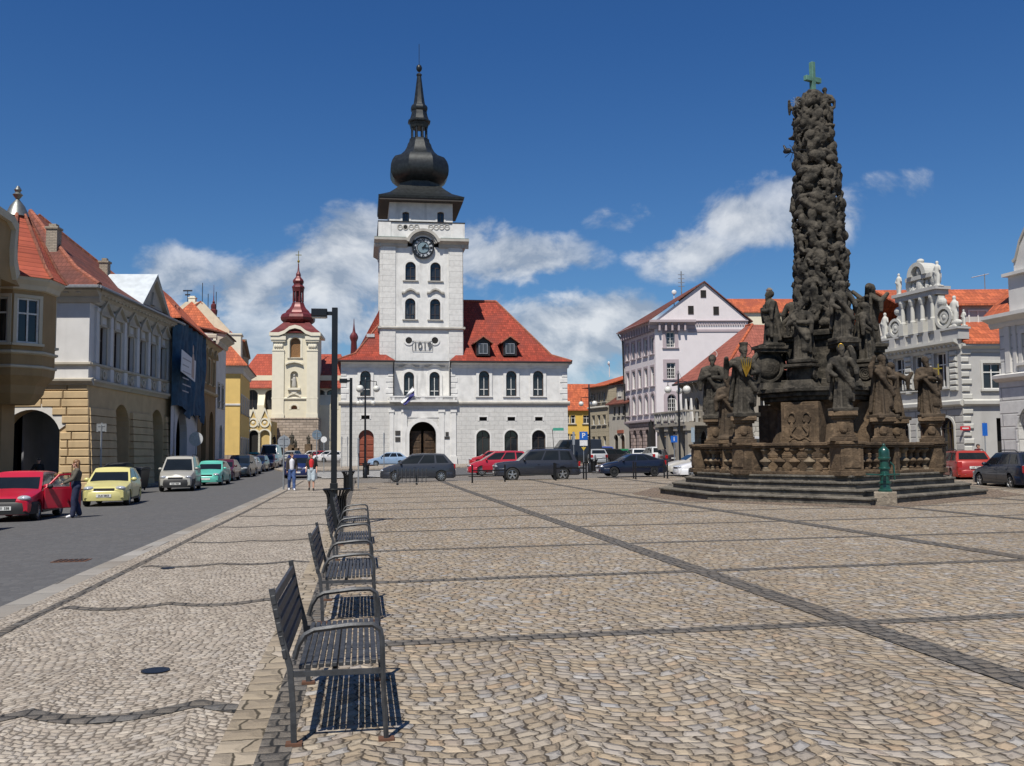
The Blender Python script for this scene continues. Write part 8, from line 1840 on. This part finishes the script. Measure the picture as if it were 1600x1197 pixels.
def walk(step=1.0, **kw):
    J = dict(pelvis=(0, 0, .96), belly=(0, -.01, 1.12), chest=(0, 0, 1.32), neck=(0, .005, 1.47), head=(0, -.02, 1.635), face=(0, -1.0, 1.60), shl=(.165, .01, 1.43), shr=(-.165, .01, 1.43),
             hipl=(.09, 0, .93), kneel=(.10, -.13*step, .51), calfl=(.10, -.11*step, .36), ankl=(.10, -.17*step, .085), toel=(.11, -.17*step-.15, .035), hipr=(-.09, 0, .93), kneer=(-.10, -.03*step, .51), calfr=(-.10, .08*step, .37), ankr=(-.10, .20*step, .12), toer=(-.11, .20*step-.14, .035),
             ell=(.23, .07, 1.16), wrl=(.24, -.03, .93), elr=(-.23, -.03, 1.16), wrr=(-.24, -.16, .96)); J.update(kw); return J
def trousers(nm, mt, r=0.0, to='ank', rr=.070): return (nm, mt, [('pelvis', 'belly', .140+r, .122+r), ('pelvis', 'hipl', .12, .112+r), ('pelvis', 'hipr', .12, .112+r), ('hipl', 'kneel', .108+r, .078+r), ('hipr', 'kneer', .108+r, .078+r)]+([('kneel', 'calfl', .076+r, .073+r), ('kneer', 'calfr', .076+r, .073+r), ('calfl', 'ankl', .073+r, rr), ('calfr', 'ankr', .073+r, rr)] if to == 'ank' else []))
def shoes(mt): return ('shoes', mt, [('ankl', 'toel', .046, .040), ('ankr', 'toer', .046, .040)])
M_den = flat('blue_denim', (.045, .085, .21), .85, var=.3, sc=14); M_jkt = flat('dark_brown_jacket', (.030, .022, .020), .75, var=.2); M_shw = flat('white_cotton', (.62, .62, .66), .8); M_red = flat('red_shirt', (.50, .018, .022), .8); M_blk2 = flat('black_knit', (.012, .012, .012), .85); M_sht = flat('pale_shorts', (.36, .42, .46), .85, var=.2); M_olive = flat('olive_grey_jacket', (.085, .075, .055), .8, var=.2); M_dkden = flat('dark_denim', (.016, .022, .055), .85, var=.3, sc=14)
def towards(p): return math.atan2(-p.x, p.y)
p = gnd(455.5, 766.5)
person('man in dark open jacket over white shirt and blue jeans walking towards the camera', p, towards(p)+.1, 1.80, walk(.8, face=(.5, -1, 1.6), wrl=(.22, -.07, .92), wrr=(-.22, -.09, .93)),
    [trousers('jeans', M_den, .004), ('shirt', M_shw, [('belly', 'chest', .128, .150), ('pelvis', 'belly', .142, .128), ((0, -.045, 1.02), (0, -.05, 1.36), .112, .112), ('chest', 'neck', .105, .062)]),
     ('jacket', M_jkt, [((.085, .0, .93), (.10, .02, 1.36), .105, .105), ((-.085, .0, .93), (-.10, .02, 1.36), .105, .105), ((0, .06, .93), (0, .05, 1.38), .11, .11), ('shl', 'shr', .080, .080), ('shl', 'ell', .070, .062), ('ell', 'wrl', .060, .050), ('shr', 'elr', .070, .062), ('elr', 'wrr', .060, .050)]), shoes(flat('white_trainers', (.6, .6, .62), .5))], hshort, 'two men walking on the pavement')
p = gnd(486.5, 766.5)
person('man in sunglasses with black top over red shirt and pale shorts walking towards the camera', p, towards(p)-.05, 1.76, walk(.75),
    [trousers('shorts', M_sht, .016, 'knee'), ('shirt', M_red, [('belly', 'chest', .124, .150), ((0, -.05, 1.1), (0, -.055, 1.38), .108, .108), ('chest', 'neck', .105, .064)]),
     ('cardigan', M_blk2, [((.075, .0, .98), (.10, .02, 1.36), .112, .105), ((-.075, .0, .98), (-.10, .02, 1.36), .112, .105), ((0, .05, .96), (0, .05, 1.38), .115, .11), ((-.04, -.04, .98), (-.05, -.04, 1.16), .10, .09), ((.04, -.04, .98), (.05, -.04, 1.16), .10, .09), ('shl', 'shr', .080, .080), ('shl', 'ell', .070, .064), ('shr', 'elr', .070, .064)]), ('sunglasses', M_blk2, [('ELL', 'head', (.033, -.088, .022), (.026, .012, .018)), ('ELL', 'head', (-.033, -.088, .022), (.026, .012, .018))]), shoes(M_blk2)], hshort, 'two men walking on the pavement')
# the woman at the open red car, seen from behind the side
p = gnd(118, 809, -.11)
person('long haired woman in olive jacket and dark jeans holding the open red car door', p, R(-62), 1.76, walk(.55, face=(-.2, -1, 1.58), elr=(-.24, -.14, 1.18), wrr=(-.16, -.36, 1.08), ell=(.23, -.12, 1.17), wrl=(.14, -.34, 1.06)),
    [trousers('jeans', M_dkden, .010, 'ank', .082), ('jacket', M_olive, [('pelvis', 'belly', .142, .128), ('belly', 'chest', .130, .158), ('shl', 'shr', .078, .078), ('chest', 'neck', .11, .066), ('shl', 'ell', .068, .060), ('ell', 'wrl', .058, .048), ('shr', 'elr', .068, .060), ('elr', 'wrr', .058, .048)]), shoes(flat('white_trainers', (.6, .6, .62), .5))], hlong)
# fair haired child getting into the car behind the door
p = at(89, 700, 30.6); p.z = gz(p.x, p.y)-.11
person('fair haired person in a pale top stooping behind the open red car door', p, R(120), 1.42, walk(.3, head=(0, -.16, 1.58), face=(0, -1.3, 1.45), neck=(0, -.09, 1.45), chest=(0, -.05, 1.30)),
    [trousers('trousers', M_red, .006), ('top', flat('pale_yellow_top', (.55, .47, .30), .8), [('pelvis', 'belly', .140, .126), ('belly', 'chest', .128, .152), ('shl', 'shr', .076, .076), ('chest', 'neck', .11, .064), ('shl', 'ell', .066, .058), ('ell', 'wrl', .056, .046), ('shr', 'elr', .066, .058), ('elr', 'wrr', .056, .046)]), shoes(M_blk2)], hblond)
# dark figure in the shade of the arcade and a person at the right behind the red estate car
p = at(61, 700, 44.5); p.z = gz(p.x, p.y)
person('person in black standing in the shade before the dark archway', p, R(30), 1.74, walk(.2, elr=(-.30, .02, 1.18), wrr=(-.22, -.14, 1.02)), [trousers('trousers', M_blk2, .008), ('top', M_blk2, [('pelvis', 'belly', .145, .130), ('belly', 'chest', .132, .158), ('shl', 'shr', .078, .078), ('chest', 'neck', .11, .066), ('shl', 'ell', .068, .062), ('shr', 'elr', .068, .062)]), shoes(M_blk2)], hshort)
p = at(1528, 700, 51.5); p.z = gz(p.x, p.y)-.05
person('person in dark red jacket behind the orange red estate car', p, R(40), 1.74, walk(.5), [trousers('trousers', M_dkden, .008), ('jacket', flat('dark_red_jacket', (.22, .02, .03), .8), [('pelvis', 'belly', .145, .130), ('belly', 'chest', .132, .158), ('shl', 'shr', .078, .078), ('chest', 'neck', .11, .066), ('shl', 'ell', .068, .060), ('ell', 'wrl', .058, .048), ('shr', 'elr', .068, .060), ('elr', 'wrr', .058, .048)]), shoes(M_blk2)], hshort)
open_door(1.08, -1, R(50))
_m = car_meshes('hatch')
for d_, bx_, sy_, hp_ in _m['doors']:
    if sy_ < 0: o_ = link('doorway_dark_panel', d_.copy(), RC, (-1.875, 0, 0)); o_.data.materials[0] = M_dark  # black panel on the flank stands in for the unlit cabin
    else: o_ = link('door', d_, RC, (-1.875, 0, 0)); o_.material_slots[0].link = 'OBJECT'; o_.material_slots[0].material = paint((.40, .010, .030))
# small dark statues by the church base
for k, (px, py0, py1) in enumerate(((429, 694, 680), (456, 695, 676), (462, 695, 686), (482, 694, 679))):
    p = at(px, 690, 150); z = gz(p.x, p.y); T = thing('statue', ('small dark statue at the left corner of the church base', 'dark statue in the middle of the church base, taller of a pair', 'dark statue in the middle of the church base, shorter of a pair', 'lone dark statue at the right of the church base')[k], 'statue', (p.x, p.y, z), 0, 'statues before the church'); zt = at(px, py1, 150).z-z; zb = min(zt-1.4, at(px, py0, 150).z-z)
    MB().box(-.5, .5, -.5, .5, -.1, zb).build('pedestal', M_sb, T); mb = MB(); saint(mb, zt-zb, 80+k, 'chest', M=Matrix.Translation((0, 0, zb))); link('figure', fused(mb, 'figure', M_sd, .06, 1), T)
